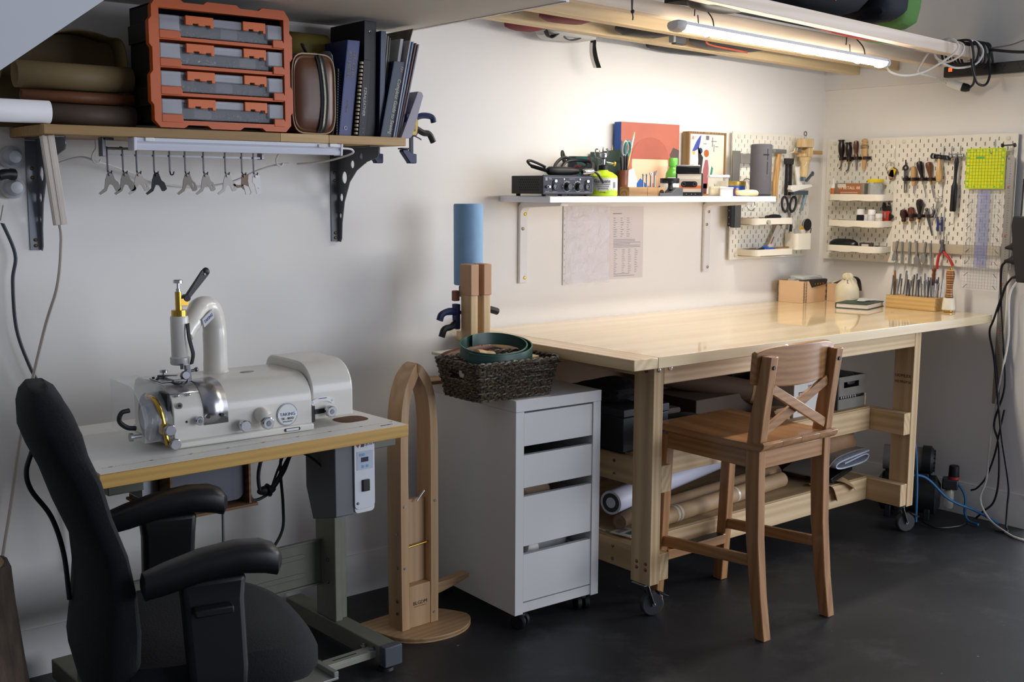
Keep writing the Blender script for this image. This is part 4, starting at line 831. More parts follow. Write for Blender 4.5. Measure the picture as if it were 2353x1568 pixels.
fr(-1.966,SH+.033,[(.006,0),(.006,.004),(.003,.005),(.004,.016)]).build('toggle_switch',CHROME,t)
for x in (-1.887,-1.81): fr(x,SH+.060,[(.0035,0),(.003,.002)],10).build('indicator',mat('#e8d8d4',.3),t)
WM(t).prism(rrect(-1.975,SH+.055,-1.965,SH+.065,.002),'xz',yf-.0008,yf).build('logo',mat('#9b9ba2',.5),t)
PR=mat('#b5b5ba',.5)
for s_,x,z,h in (('PEN',-1.952,SH+.06,.008),('CRAFTOOL',-1.848,SH+.0605,.006),('ON/OFF',-1.966,SH+.0165,.005),('OUTPUT 1',-1.93,SH+.0155,.0048),('OUTPUT 2',-1.775,SH+.0155,.0048)): text(s_,h,PR,t,inv(t)@tr(x,yf-.0006,z)@FY,'panel_lettering')
# ---- handpiece and cable on top of it
t=thing('heated_pen','black corded hand tool lying coiled on the control unit','hand tool',(-1.86,-.19,SH+.075)); zz=SH+.074
WM(t).rod((-1.925,-.215,zz+.016),(-1.79,-.23,zz+.015),[(0,.010),(.05,.0145),(.3,.0155),(.75,.0145),(1,.008)],16).build('grip',mat('#121213',.55),t)
WM(t).rod((-1.80,-.262,zz+.012),(-1.755,-.272,zz+.016),[(0,.0085),(.15,.0105),(.95,.0105),(1,.009)],16).build('plug',CHROME,t)
cb=mat('#19191a',.42)
WM(t).tube([(-1.925,-.215,zz+.016),(-1.96,-.21,zz+.022),(-1.99,-.205,zz+.032),(-2.0,-.195,zz+.047),(-1.975,-.18,zz+.051),(-1.94,-.18,zz+.042),(-1.905,-.18,zz+.03)],.005,8).build('cable',cb,t)
k=WM(t)
for i in range(12): k.torus((-1.928-.0058*i,-.2145+.0006*i,zz+.0165+.0013*i),.0055,.0018,rot('Y',R(85)),12,5)
k.build('strain_relief',cb,t)
WM(t).tube([(-1.85,-.16,zz+.012),(-1.83,-.155,zz+.045),(-1.79,-.15,zz+.066),(-1.75,-.15,zz+.06),(-1.7,-.16,zz+.055),(-1.69,-.17,zz+.04),(-1.72,-.18,zz+.024),(-1.78,-.19,zz+.02),(-1.83,-.185,zz+.022),(-1.80,-.175,zz+.05),(-1.75,-.18,zz+.057),(-1.71,-.21,zz+.05),(-1.735,-.25,zz+.03),(-1.76,-.268,zz+.018)],.006,8).build('cable',cb,t)
WM(t).tube([(-1.77,-.13,zz+.05),(-1.772,-.12,zz+.075),(-1.766,-.115,zz+.09),(-1.757,-.115,zz+.075),(-1.755,-.12,zz+.05)],.005,8).build('cable',cb,t)
WM(t).tube([(-1.755,-.272,zz+.016),(-1.735,-.272,zz+.008),(-1.72,-.275,zz-.01),(-1.705,-.272,zz-.025)],.0045,8).build('cable',cb,t)
# ---- patterned box and green pen box
t=thing('patterned_box','dark box with teal and red pattern behind the control unit','box',(-1.648,-.085,SH),R(-38))
M().box(-.045,-.045,0,.045,.045,.148).build('carton',mat('#232429',.5),t,.001)
vm=bpy.data.materials.new('floral'); vm.use_nodes=True; nt=vm.node_tree; b=nt.nodes['Principled BSDF']; v=nt.nodes.new('ShaderNodeTexVoronoi'); v.inputs['Scale'].default_value=60; rr_=nt.nodes.new('ShaderNodeValToRGB'); rr_.color_ramp.interpolation='CONSTANT'
for p_,c_ in ((.0,'#2b3036'),(.35,'#2f6a63'),(.62,'#2b2d35'),(.75,'#7a3436')):
    e_=rr_.color_ramp.elements.new(p_) if p_ else rr_.color_ramp.elements[0]; e_.color=lin(c_); e_.position=p_
nt.links.new(v.outputs['Color'],rr_.inputs[0]); nt.links.new(rr_.outputs[0],b.inputs['Base Color'])
tc=nt.nodes.new('ShaderNodeTexCoord'); nt.links.new(tc.outputs['Object'],v.inputs['Vector'])
M().box(-.0445,-.0462,.001,.0445,-.0453,.147).build('patterned_panel',vm,t)
t=thing('pen_box','dark green upright box with pencils behind the gas canister','pen holder',(-1.50,-.075,SH),R(-25))
k=M().prism([(-.055,0),(.05,0),(.048,.17),(.035,.178),(-.03,.17),(-.05,.16),(-.055,.15)],'xz',-.05,-.046).box(-.055,-.046,0,-.051,.05,.15).box(.046,-.046,0,.05,.05,.17).box(-.05,.046,0,.046,.05,.17).box(-.05,-.046,0,.046,.046,.004); k.build('body',mat('#34473d',.5,0,.04),t,.001)
for i,(x,y,c,h) in enumerate(((-.02,0,'#c9b7a0',.205),(-.008,.01,'#8c6a4a',.215),(.012,-.01,'#2a2a2c',.2),(.02,.015,'#b59a6a',.222))):
    o=thing('pencil','pencil %s in the green box'%('far left','second from left','with black barrel','far right')[i],'pencil',tuple(tr(-1.5,-.075,SH)@rot('Z',R(-25))@Vector((x,y,.004))),0,'pencils in the green box')
    M().rod((0,0,0),(x*.6,0,h-.03),[(0,.0035),(.92,.0035),(1,.0008)],6).build('barrel',mat(c,.5),o)
# ---- gas canister with stove burner
t=thing('gas_canister','lime green and white gas canister with a stove burner on the white shelf','gas canister',(-1.660,-.225,SH))
CR_=.054
M().lathe([(CR_-.004,0),(CR_,.004),(CR_,.016)],36).build('base_band',mat('#b7d62a',.35),t)
M().lathe([(CR_,.016),(CR_,.066)],36).build('label',mat('#d3d5d6',.35,0,.02),t)
k=M(); vs=[];fs=[]; n=48; hh=[.0,.008,.003,.012,.005,.014,.007,.018,.004,.009,.002,.006]
for i in range(n+1):
    a=R(-215)+R(160)*i/n; vs+=[((CR_+.0004)*math.cos(a),(CR_+.0004)*math.sin(a),.015),((CR_+.0004)*math.cos(a),(CR_+.0004)*math.sin(a),.016+hh[(i//2)%12]*.9*(i%2*.35+.65))]
for i in range(n): fs.append((2*i,2*i+2,2*i+3,2*i+1))
k.add(vs,fs); k.build('label_splash',mat('#b7d62a',.4),t)
M().lathe([(CR_,.066),(CR_-.002,.074),(CR_-.018,.086),(.018,.093),(.018,.096)],36).build('shoulder',mat('#bcd92e',.3),t)
M().lathe([(.017,.096),(.017,.113),(.013,.116)],24).build('valve_collar',BLK,t); M().lathe([(.008,.116),(.008,.135),(.012,.138),(.014,.152),(.012,.157)],18).build('burner_stem',CHROME,t)
for i in range(3):
    a=2*PI*i/3+.3; c_,s_=math.cos(a),math.sin(a); M().tube([(.012*c_,.012*s_,.14),(.028*c_,.028*s_,.142),(.03*c_,.03*s_,.17),(.02*c_,.02*s_,.172)],.0022,6,3).build('pot_support',CHROME,t)
M().cyl((.008,-.006,.124),(.036,-.02,.118),.004).build('valve_stem',STEEL,t); M().cyl((.034,-.02,.119),(.040,-.023,.118),.008).build('regulator_knob',mat('#d9a52a',.4),t)
def onround(s,r_,z,size,m,par,a0,name='lettering'):
    c=bpy.data.curves.new(name,'FONT'); c.body=s; c.size=size; c.extrude=.0002; c.align_x='CENTER'; c.align_y='CENTER'; c.resolution_u=2
    q=bpy.data.objects.new(name,c); me=bpy.data.meshes.new_from_object(q); bpy.data.objects.remove(q); bpy.data.curves.remove(c)
    for v in me.vertices:
        a=a0+v.co.x/r_; v.co=Vector(((r_+v.co.z)*math.cos(a),(r_+v.co.z)*math.sin(a),z+v.co.y))
    me.materials.clear(); me.materials.append(m); o=bpy.data.objects.new(name,me); COL.objects.link(o); o.parent=par; return o
CA=math.atan2(-3.287+.225,-4.585+1.66)
GK=mat('#2b2d30',.5)
onround('Gasmate',CR_+.0008,.055,.018,GK,t,CA-.06); onround('HIGH PERFORMANCE',CR_+.0008,.0435,.0058,GK,t,CA); onround('70% ISO BUTANE',CR_+.0008,.035,.0062,GK,t,CA); onround('30% PROPANE',CR_+.0008,.027,.0062,GK,t,CA); onround('Net 230g',CR_+.0008,.014,.005,GK,t,CA)
k=M()
for i in range(11):
    a=CA+.75+.022*i; k.add([((CR_+.0006)*math.cos(a),(CR_+.0006)*math.sin(a),.03),((CR_+.0006)*math.cos(a+.012),(CR_+.0006)*math.sin(a+.012),.03),((CR_+.0006)*math.cos(a+.012),(CR_+.0006)*math.sin(a+.012),.052),((CR_+.0006)*math.cos(a),(CR_+.0006)*math.sin(a),.052)],[(0,1,2,3)])
k.build('barcode',GK,t)
# ---- cup with scissors and brushes
cx,cy=-1.498,-.165
t=thing('pen_cup','brown and orange glazed cup with brushes and scissors','cup',(cx,cy,SH)); M().lathe([(.016,0),(.019,.004),(.02,.05),(.0215,.098),(.019,.098),(.0175,.05),(.016,.006),(0.0005,.006)],24).build('cup',mat('#7d4a33',.3,0,.45,30,stretch=(1,1,.25)),t)
def stick(name,label,cat,p,q,prof,m,extra=None,group=None):
    o=thing(name,label,cat,p,0,group); d=Vector(q)-Vector(p); k=M().rod((0,0,0),d,prof,10).build('shaft',m,o)
    if extra: 
        for n_,a,b,pr,mm in extra: M().rod(d*a,d*b,pr,10).build(n_,mm,o)
    return o
stick('paint_brush','paint brush with a white ferrule leaning right in the glazed cup','brush',(cx-.004,cy,SH+.01),(cx+.078,cy+.02,SH+.245),[(0,.003),(.6,.0042),(.75,.003)],mat('#c9a468',.5),[('ferrule',.74,.9,[(0,.004),(1,.0045)],mat('#d9dae2',.25,.6)),('bristles',.9,1,[(0,.0045),(1,.0025)],mat('#c9bf9e',.7))],'brushes in the glazed cup')
stick('paint_brush','thin paint brush behind the other in the glazed cup','brush',(cx+.004,cy+.008,SH+.01),(cx+.085,cy+.03,SH+.235),[(0,.003),(.6,.004),(.75,.003)],mat('#b38f57',.5),[('ferrule',.74,.92,[(0,.0035),(1,.004)],mat('#c9cad6',.25,.6)),('bristles',.92,1,[(0,.004),(1,.002)],mat('#b9ae90',.7))],'brushes in the glazed cup')
for i,(dx,l) in enumerate(((-.004,'black pen on the left in the glazed cup'),(.006,'black marker in the middle of the glazed cup'),(.012,'black pen with clip at right of the glazed cup'))): stick('pen',l,'pen',(cx+dx,cy-.004,SH+.01),(cx+dx-.012+.008*i,cy-.005,SH+.150+.006*i),[(0,.004),(.8,.0045),(.97,.004),(1,.002)],mat('#1a1a1d',.35),None,'pens in the glazed cup')
t=thing('scissors','grey and teal handled scissors standing in the glazed cup','scissors',(cx,cy,SH+.01))
M().beam((0,0,0),(.008,0,.13),.008,.003).build('blade',STEEL,t)
for i,(dx,m_) in enumerate(((.006,'#a4a8a8'),(.022,'#3d8f8d'))): M(tr(dx,0,.17)@rot('Y',R(8))@rot('X',R(90))@Matrix.Diagonal((.5,1,1,1))).torus((0,0,0),.028,.0055,None,20,7).build('handle',mat(m_,.45),t)
# ---- canvas (generic abstract) and framed print (generic)
t=thing('painted_canvas','square canvas painting in red-brown, peach and blue leaning on the wall','painting',(-1.23,-.03,SH))
WM(t).box(-1.402,-.052,SH,-1.064,-.014,1.674).build('stretcher',mat('#2b57a5',.6,0,.06,12),t,.002); yf=-.0528
def flat(poly,m,par,name='paint',y=-.0528,d=.0004): return WM(par).prism(poly,'xz',y,y+d).build(name,m,par)
flat([(-1.401,SH+.001),(-1.065,SH+.001),(-1.065,1.6735),(-1.401,1.6735)],mat('#b16350',.6,0,.05,10),t,'paint_ground')
flat([(-1.401,1.6),(-1.37,1.59),(-1.35,1.54),(-1.36,1.47),(-1.401,1.45)],mat('#5f4a44',.6),t,y=-.0532); flat([(-1.065,1.57),(-1.1,1.58),(-1.12,1.55),(-1.105,1.5),(-1.065,1.49)],mat('#54433f',.6),t,y=-.0532)
flat([(-1.235+.105*math.cos(2*PI*i/28),1.51+.105*math.sin(2*PI*i/28)) for i in range(28)],mat('#f0c4a4',.6,0,.02),t,y=-.0536)
flat([(-1.235+.108*math.cos(PI*i/14),1.53+.088*math.sin(PI*i/14)) for i in range(15)],mat('#a85a48',.6),t,y=-.054)
flat([(-1.39,SH+.003),(-1.29,SH+.003),(-1.3,SH+.045),(-1.33,SH+.11),(-1.36,SH+.1)],mat('#dbe6ea',.6),t,y=-.054)
flat([(-1.31,SH+.003),(-1.24,SH+.003),(-1.23,SH+.03),(-1.29,SH+.07),(-1.31,SH+.05)],mat('#2f62b8',.6),t,y=-.0543); flat([(-1.22,SH+.003),(-1.13,SH+.003),(-1.13,SH+.06),(-1.19,SH+.035)],mat('#2f62b8',.6),t,y=-.0543); flat([(-1.25,SH+.003),(-1.2,SH+.003),(-1.21,SH+.05),(-1.235,SH+.05)],mat('#c99683',.6),t,y=-.0546)
t=thing('framed_print','small framed cream print in a wooden frame on the white shelf','picture',(-.885,-.03,SH))
WF=wood('#6b4d2c','#a07c4a','z',12,.6); xa,xb,zt_=-1.0,-.764,1.651
for n_,bx in (('frame_side',(xa,-.05,SH,xa+.008,-.012,zt_)),('frame_side',(xb-.008,-.05,SH,xb,-.012,zt_)),('frame_rail',(xa+.008,-.05,zt_-.008,xb-.008,-.012,zt_)),('frame_rail',(xa+.008,-.05,SH,xb-.008,-.012,SH+.008))): WM(t).box(*bx).build(n_,WF,t,.0006)
WM(t).box(xa+.008,-.044,SH+.008,xb-.008,-.04,zt_-.008).build('print',mat('#ece5d4',.6,0,.02),t)
def fl2(poly,c): flat(poly,mat(c,.7),t,'print_shape',-.0446)
fl2([(-.975,1.57),(-.95,1.61),(-.93,1.632),(-.92,1.638),(-.925,1.61),(-.935,1.58),(-.96,1.57)],'#3e4b9a'); fl2([(-.975,1.569),(-.955,1.569),(-.958,1.555),(-.97,1.556)],'#d8a85a')
fl2([(-.94,1.47),(-.915,1.47),(-.905,1.545),(-.92,1.56),(-.935,1.59),(-.94,1.585),(-.935,1.53)],'#2a2626'); fl2([(-.945,1.4),(-.915,1.4),(-.913,1.465),(-.938,1.465)],'#c49a62'); fl2([(-.905,1.415),(-.872,1.415),(-.868,1.5),(-.875,1.535),(-.892,1.535),(-.905,1.49)],'#a55f66'); fl2([(-.902,1.39),(-.878,1.39),(-.876,1.435),(-.9,1.435)],'#5d3038')
fl2(circ(-.923,1.572,.013),'#27315c'); fl2(circ(-.885,1.562,.016),'#b4602f'); fl2([(-.86,1.47),(-.848,1.46),(-.84,1.5),(-.85,1.51)],'#3f8d7a'); fl2([(-.975,1.48),(-.955,1.48),(-.955,1.51),(-.972,1.515)],'#9a8072'); fl2([(-.83,1.41),(-.82,1.41),(-.822,1.43),(-.83,1.435)],'#4a7d74')
for x0,z0,x1,z1 in ((-.89,1.618,-.87,1.636),(-.85,1.59,-.846,1.63),(-.855,1.612,-.82,1.615),(-.84,1.57,-.836,1.6),(-.83,1.59,-.81,1.593),(-.905,1.6,-.885,1.603)): fl2([(x0,z0),(x1,z0),(x1,z1),(x0,z1)],'#6d6870')
fl2([(-.98,1.62),(-.966,1.617),(-.964,1.628),(-.972,1.635)],'#d08a68')
# ---- green bottle, jar, block of bits, tape block
t=thing('green_bottle','bright green plastic bottle with a white label on the white shelf','bottle',(-1.165,-.115,SH)); GR=mat('#5fb33c',.3,0,.03)
M().lathe([(.026,0),(.03,.004),(.03,.075),(.0285,.09),(.022,.104),(.0165,.112),(.0165,.118)],28).build('body',GR,t); M().lathe([(.0175,.118),(.0185,.121),(.018,.15),(.016,.1525)],24).build('cap',mat('#6cc24a',.35),t)
ca=math.atan2(-3.17,-3.42); M().lathe([(.0304,.02),(.0304,.075)],24,None,ca-.75,ca+.75).build('label',mat('#e8eef0',.4),t); onround('ISOCOL',.0308,.06,.0185,mat('#2d3d9a',.5),t,ca+.15)
t=thing('cosmetic_jar','white jar with a black lid in front of the green bottle','jar',(-1.258,-.185,SH)); M().lathe([(.034,0),(.037,.004),(.037,.045),(.035,.05)],28).build('body',mat('#e4ded6',.35),t); M().lathe([(.037,.051),(.038,.053),(.038,.068),(.036,.07)],28).build('lid',BLK,t); onround('TAN KOTE',.0374,.036,.007,mat('#9a938a',.5),t,math.atan2(-3.1,-3.33)+.3)
t=thing('bit_block','wooden block holding four metal bits on the white shelf','tool block',(-1.463,-.235,SH)); WB=wood('#7a5a34','#a98250','x',12,.5)
for x0,x1 in ((-1.56,-1.462),(-1.4615,-1.405),(-1.4045,-1.366)): WM(t).box(x0,-.262,SH,x1,-.212,SH+.034).build('block_piece',WB,t,.002)
m_,l=frame((-1.385,-.2625,SH+.012),(-1.385,-.2635,SH+.012)); WM(t).lathe([(.013,0),(.013,.0008)],18,m_).build('bore',mat('#1d140c',.9),t)
for i,(x,nm) in enumerate(((-1.462,'leftmost metal bit in the wooden block'),(-1.443,'second metal bit in the wooden block'),(-1.42,'metal bit with a round nut end in the wooden block'),(-1.40,'rightmost metal bit with a flared tip'))):
    o=thing('metal_bit',nm,'bit',(x,-.238,SH+.034),0,'bits in the wooden block'); M().rod((0,0,0),(0,0,.045),[(0,.004),(.1,.0035),(.8,.003),(1,.0035)],10).build('shank',STEEL,o)
    if i==2: M().torus((0,0,.05),.005,.0028,rot('X',R(70)),14,6).build('ring',STEEL,o)
    if i==3: M().prism([(-.003,.04),(.003,.04),(.012,.064),(-.004,.058)],'xz',-.001,.001).build('flare',DSTEEL,o)
    if i<2: M().ball((0,0,.047),.0045).build('tip',STEEL,o)
t=thing('tape_block','dark grey stepped tape holder beside the cassette player','holder',(-1.335,-.245,SH)); WM(t).prism([(-1.4,0+SH),(-1.27,SH),(-1.27,SH+.034),(-1.305,SH+.032),(-1.335,SH+.012),(-1.4,SH+.012)],'xz',-.268,-.222).build('body',mat('#4a4b50',.5),t,.002); WM(t).lathe([(.012,0),(.009,.012),(.009,.022),(.014,.024),(.014,.032)],16,tr(-1.318,-.245,SH+.026)).build('spool_knob',BLK,t)
# ---- cassette player
t=thing('cassette_player','black cassette-style player facing the room on the white shelf','player',(-1.195,-.232,SH),R(-50))
M().box(-.053,-.018,0,.053,.03,.09).build('body',mat('#25272b',.4),t,.002); M().box(-.047,-.0192,.016,.047,-.018,.086).build('face',mat('#b9aea2',.5,0,.05),t)
M().box(-.047,-.0197,.03,.047,-.0192,.042).build('orange_stripe',mat('#c5673f',.5),t); M().box(-.045,-.0197,.066,.045,-.0192,.078).build('label_area',mat('#c9c4ba',.5),t)
M().prism(rrect(-.032,.036,.032,.058,.0105),'xz',-.0215,-.0192).build('window',mat('#17171a',.3),t)
for x in (-.021,.021): M().torus((x,-.0218,.047),.006,.0015,rot('X',R(90)),14,5).build('reel',mat('#3a3a3e',.4),t)
M().box(-.04,-.0195,.003,.04,-.018,.013).build('lower_plate',mat('#1b1c1f',.4),t)
for x in (-.025,-.01,.01,.025): M().cyl((x,-.0195,.008),(x,-.0205,.008),.002,n=8).build('lug',STEEL,t)
t=thing('gadget_box','small black box with a silver top standing on the cassette player','box',(-1.2,-.228,SH+.0905),R(-50)); M().box(-.047,-.02,0,.047,.025,.024).build('body',mat('#131417',.25),t,.002); M().box(-.047,-.02,.0245,.047,.025,.032).build('silver_top',mat('#9fa0a6',.35,.5),t,.003)
# ---- glass containers, tin, bag, speaker
t=thing('glass_container','clear glass container with a white lid beside the cassette player','container',(-.985,-.2,SH),R(-45)); GLS=mat('#e8ece8',.05,0,0,alpha=.25)
k=M(); k.loft([rr for rr in [[(x,y,z) for x,y in rrect(-.04,-.03,.04,.03,.012)] for z in (0.001,.075)]]); k.build('bowl',GLS,t); M().box(-.036,-.026,.003,.036,.026,.04).build('contents',mat('#c9b890',.8,0,.2,40),t,.008); k=M().prism(rrect(-.044,-.034,.044,.034,.012),'xy',.0755,.086); k.build('lid',mat('#e4e4ea',.3,0,.02),t,.002)
t=thing('glass_container','low white container in front of the glass one','container',(-.992,-.25,SH),R(-45)); M().prism(rrect(-.026,-.018,.026,.018,.008),'xy',0,.03).build('tub',mat('#e9dfd8',.4),t,.002); M().prism(rrect(-.028,-.02,.028,.02,.008),'xy',.0302,.036).build('lid',mat('#ece8e6',.35),t,.001)
t=thing('cookie_tin','round blue cookie tin with a gold lid on the white shelf','tin',(-.80,-.115,SH)); M().lathe([(.056,0),(.058,.003),(.058,.042)],36).build('body',mat('#1f4fae',.3,.1),t); M().lathe([(.0595,.042),(.0605,.045),(.0605,.06),(.058,.063),(.0005,.061)],36).build('lid',mat('#b9a05a',.3,.7),t)
ca=math.atan2(-3.17,-3.78)
for da,c,z,r_ in ((-.75,'#d8a874',.012,.009),(-.6,'#cf9a62',.014,.009),(-.45,'#dbb07c',.012,.009),(-.62,'#d4a26a',.022,.008),(.42,'#6d3438',.018,.016),(.42,'#c8cfd8',.026,.008)):
    a=ca+da; m_,l=frame((.0583*math.cos(a),.0583*math.sin(a),z),(.07*math.cos(a),.07*math.sin(a),z)); M().lathe([(r_,-.003),(r_*.9,.0012)],16,m_@Matrix.Diagonal((1,1.2,1,1))).build('printed_spot',mat(c,.4),t)
crumple('plastic_bag','clear plastic bag with something yellow inside at the front of the white shelf','plastic bag',(-.862,-.25,SH+.0135),.045,.028,.0125,mat('#e5d9a8',.3,0,.25,22),33,amp=.2,rz=R(-30))
t=thing('cylinder_speaker','dark grey fabric cylinder speaker at the right end of the white shelf','speaker',(-.759,-.236,SH)); SPK=mat('#55545a',.85,0,.08,400,bump=.3)
M().lathe([(.04,0),(.0435,.004),(.0445,.01),(.0445,.206),(.0435,.212),(.04,.215),(.035,.216)],40).build('body',SPK,t); M().lathe([(.0435,.0),(.0452,.004),(.0452,.009),(.0445,.0092)],40).build('base_ring',mat('#2b2b2e',.5),t)
ca=math.atan2(-3.05,-3.83); 
def spad(a,z0,z1,w): 
    c_,s_=math.cos(a),math.sin(a); M().beam((.0447*c_,.0447*s_,z0),(.0447*c_,.0447*s_,z1),w,.002,(c_,s_,0)).build('plus_mark',mat('#2f2f33',.7),t)
spad(ca+.62,.15,.195,.004); spad(ca+.62,.09,.142,.004)
k=M()
for i in range(9): 
    a=ca+.25+.06*i; M_=(.0449*math.cos(a),.0449*math.sin(a)); k.box(M_[0]-.0018,M_[1]-.0018,.170,M_[0]+.0018,M_[1]+.0018,.174)
k.build('plus_mark',mat('#2f2f33',.7),t)
# ================================================================ pegboards
PW=mat('#e9e4d6',.42,0,.015)
def pegboard(name,label,W_,H_,A,rows=27):
    """local: x right along board, y up, z out of the wall (front)"""
    t=thing(name,label,'pegboard'); 
    nr=27; sh=.0075; sw=.0024; z1=.006; v=[];f=[]; k=M(A)
    def quad(x0,y0,x1,y1,z=z1):
        k.add([(x0,y0,z),(x1,y0,z),(x1,y1,z),(x0,y1,z)],[(0,1,2,3)])
    yprev=0
    for r_ in range(nr):
        yc=-(.02+.02*r_); top,bot=yc+sh,yc-sh
        quad(0,top,W_,-yprev)
        xs=[]; x=.04 if r_%2==0 else .02
        while x<W_-.015: xs.append(x); x+=.04
        if r_ in (0,nr-1): xs=[q for q in xs if abs(q-.04)>.001 and abs(q-(W_-.04))>.001]
        px=0
        for q in xs:
            quad(px,bot,q-sw,top); px=q+sw
            k.add([(q-sw,bot,z1),(q+sw,bot,z1),(q+sw,top,z1),(q-sw,top,z1),(q-sw,bot,0),(q+sw,bot,0),(q+sw,top,0),(q-sw,top,0)],[(0,1,5,4),(1,2,6,5),(2,3,7,6),(3,0,4,7)])
        quad(px,bot,W_,top); yprev=-bot
    quad(0,-H_,W_,-yprev)
    k.add([(0,-H_,0),(W_,-H_,0),(W_,0,0),(0,0,0),(0,-H_,z1),(W_,-H_,z1),(W_,0,z1),(0,0,z1)],[(0,1,5,4),(1,2,6,5),(2,3,7,6),(3,0,4,7)])
    o=k.build('panel',PW,t,recalc=False,flat=True)
    for x in (.04,W_-.04):
        for y in (-.02,-.54):
            M(A).cyl((x,y,-.016),(x,y,.006),.008).lathe([(.009,.006),(.009,.009),(.006,.011)],16,tr(x,y,0)).build('fixing_cap',mat('#dcd6c6',.4),t)
    return t
AB=tr(-.6893,-.016,1.6618)@FY                      # back wall board frame
AR=lambda s: tr(-.016,-.0387-s,1.646)@FX          # right wall boards
pegboard('pegboard','white pegboard on the back wall beside the white shelf',.56,.56,AB)
pegboard('pegboard','narrow white pegboard on the right wall next to the corner',.3595,.56,AR(0))
pegboard('pegboard','wide white pegboard with hammers and rulers on the right wall',.56,.56,AR(.36))
def BP(x,z,d=0): return Vector((x,-.022-d,z))   # point on back board, d out of board
def RP(y,z,d=0): return Vector((-.022-d,y,z))   # point on right boards
# ---- small shelves and cup
def pegshelf(label,frm,w,h=.03,d=.10,r_=.035,group='peg shelves'):
    t=thing('peg_shelf',label,'shelf',tuple(frm.translation),0,group); t.matrix_world=frm
    # local x right, y up(z world), z out
    pts=[(-w/2,0),(w/2,0)]+[(w/2-r_+r_*math.cos(a),d-r_+r_*math.sin(a)) for a in [R(15*i) for i in range(7)]]+[(-w/2+r_-r_*math.sin(a),d-r_+r_*math.cos(a)) for a in [R(15*i) for i in range(7)]]
    n=len(pts); m=mat('#ece5d4',.4,0,.01)
    M().loft([[(x,0,z) for x,z in pts],[(x,.002,z) for x,z in pts]]).build('base',m,t)
    inn=[(x*(w/2-.0025)/(w/2),max(.0,z-.0025)) for x,z in pts]
    k=M(); vs=[(x,0,z) for x,z in pts]+[(x,h,z) for x,z in pts]+[(x,h,z) for x,z in inn]+[(x,.002,z) for x,z in inn]; fs=[]
    for j in range(3):
        for i in range(n): fs.append((j*n+i,j*n+(i+1)%n,(j+1)*n+(i+1)%n,(j+1)*n+i))
    k.add(vs,fs); k.build('rim',m,t); 
    for x in (-w/2+.02,w/2-.02): M().box(x-.002,.004,-.008,x+.002,.018,0.0).build('peg',m,t)
    return t
def bfr(x,z): return tr(x,-.022,z)@FY
def rfr(y,z): return tr(-.022,y,z)@FX
pegshelf('lower small white shelf on the back wall pegboard',bfr(-.49,1.118),.285); pegshelf('upper small white shelf on the back wall pegboard',bfr(-.50,1.256),.285)
pegshelf('top small white shelf on the narrow pegboard',rfr(-.255,1.362),.29); pegshelf('middle small white shelf on the narrow pegboard',rfr(-.255,1.244),.29); pegshelf('bottom small white shelf on the narrow pegboard',rfr(-.255,1.129),.29)
t=thing('peg_cup','white pegboard cup holding a tape cutter and marker','cup',tuple(BP(-.255,1.138))); m=mat('#ece5d4',.4,0,.01)
k=M(tr(-.255,-.062,1.138)); k.T=tr(0,-.04,0)
op=rrect(-.06,-.038,.06,.038,.018); ip=rrect(-.0575,-.0355,.0575,.0355,.016)
k.loft([[(x,y,0) for x,y in op],[(x,y,.074) for x,y in op],[(x,y,.074) for x,y in ip],[(x,y,.003) for x,y in ip]]); k.build('cup',m,t)
def bthing(name,label,cat,x,z,d=.02,group=None): return thing(name,label,cat,tuple(BP(x,z,d)),0,group)
o=bthing('marker','black-capped marker standing in the pegboard cup','marker',-.30,1.145,.03); M().rod((0,0,0),(.002,0,.075),[(0,.005),(1,.005)],10).build('barrel',mat('#d9c79a',.5),o); M().rod((.002,0,.075),(.004,0,.13),[(0,.0065),(.6,.0065),(1,.003)],10).build('cap',BLK,o)
o=bthing('tape_dispenser','tape cutter with a black wheel and yellow tab in the pegboard cup','tape cutter',-.205,1.145,.04)
M().beam((-.01,0,0),(-.02,0,.085),.03,.012,(0,1,0)).beam((.012,0,0),(.03,0,.095),.022,.01,(0,1,0)).build('body',mat('#e3dccb',.4),o,.002); M().beam((.028,.004,0),(.045,.004,.09),.014,.008,(0,1,0)).build('black_edge',BLK,o)
M(tr(.008,-.004,.105)@rot('X',R(90))).lathe([(.01,-.007),(.027,-.007),(.028,0),(.027,.007),(.01,.007)],26).build('wheel',BLK,o); M(tr(.008,-.004,.105)@rot('X',R(90))).torus((0,0,0),.027,.003).build('rim',mat('#8e8f90',.4),o); M().prism([(-.035,.085),(-.012,.085),(-.014,.105)],'xz',-.006,.006).build('yellow_tab',mat('#d8a51e',.45),o)
o=bthing('scraper','thin clear scraper standing at the left of the pegboard cup','scraper',-.25,1.142,.03); M().beam((.0,0,0),(-.018,0,.09),.012,.001,(0,1,0)).build('blade',mat('#cfd3d6',.2,0,0,trans=.5),o)
# ---- items on back board
GM=mat('#77756e',.4,.4,.05)
def peghook(par,p,out,l=.04,drop=0): # white wire hook part
    p=Vector(p); o=Vector(out); return par
t=bthing('combination_square','grey steel try square with a plastic sleeve hanging on the back pegboard','try square',-.69,1.57)
W2=WM(t)
W2.box(-.718,-.05,1.30,-.668,-.045,1.578).build('blade',GM,t,.001); WM(t).box(-.668,-.052,1.525,-.50,-.043,1.568).build('stock',mat('#8b8880',.4,.4),t,.001); WM(t).box(-.67,-.044,1.44,-.664,-.041,1.53).build('scale_edge',BLK,t)
t=bthing('belt_gauge','black gauge block hanging below the try square left of the upper small shelf','gauge',-.70,1.32); WM(t).box(-.708,-.062,1.245,-.665,-.036,1.36).build('block',mat('#55534f',.45,.2),t,.002); WM(t).box(-.729,-.06,1.25,-.709,-.038,1.36).build('scale',BLK,t,.001)
for z in (1.262,1.29,1.32,1.345): screw(t,Vector((-.7295,-.049,z))-t.location,(-1,0,0),.003)
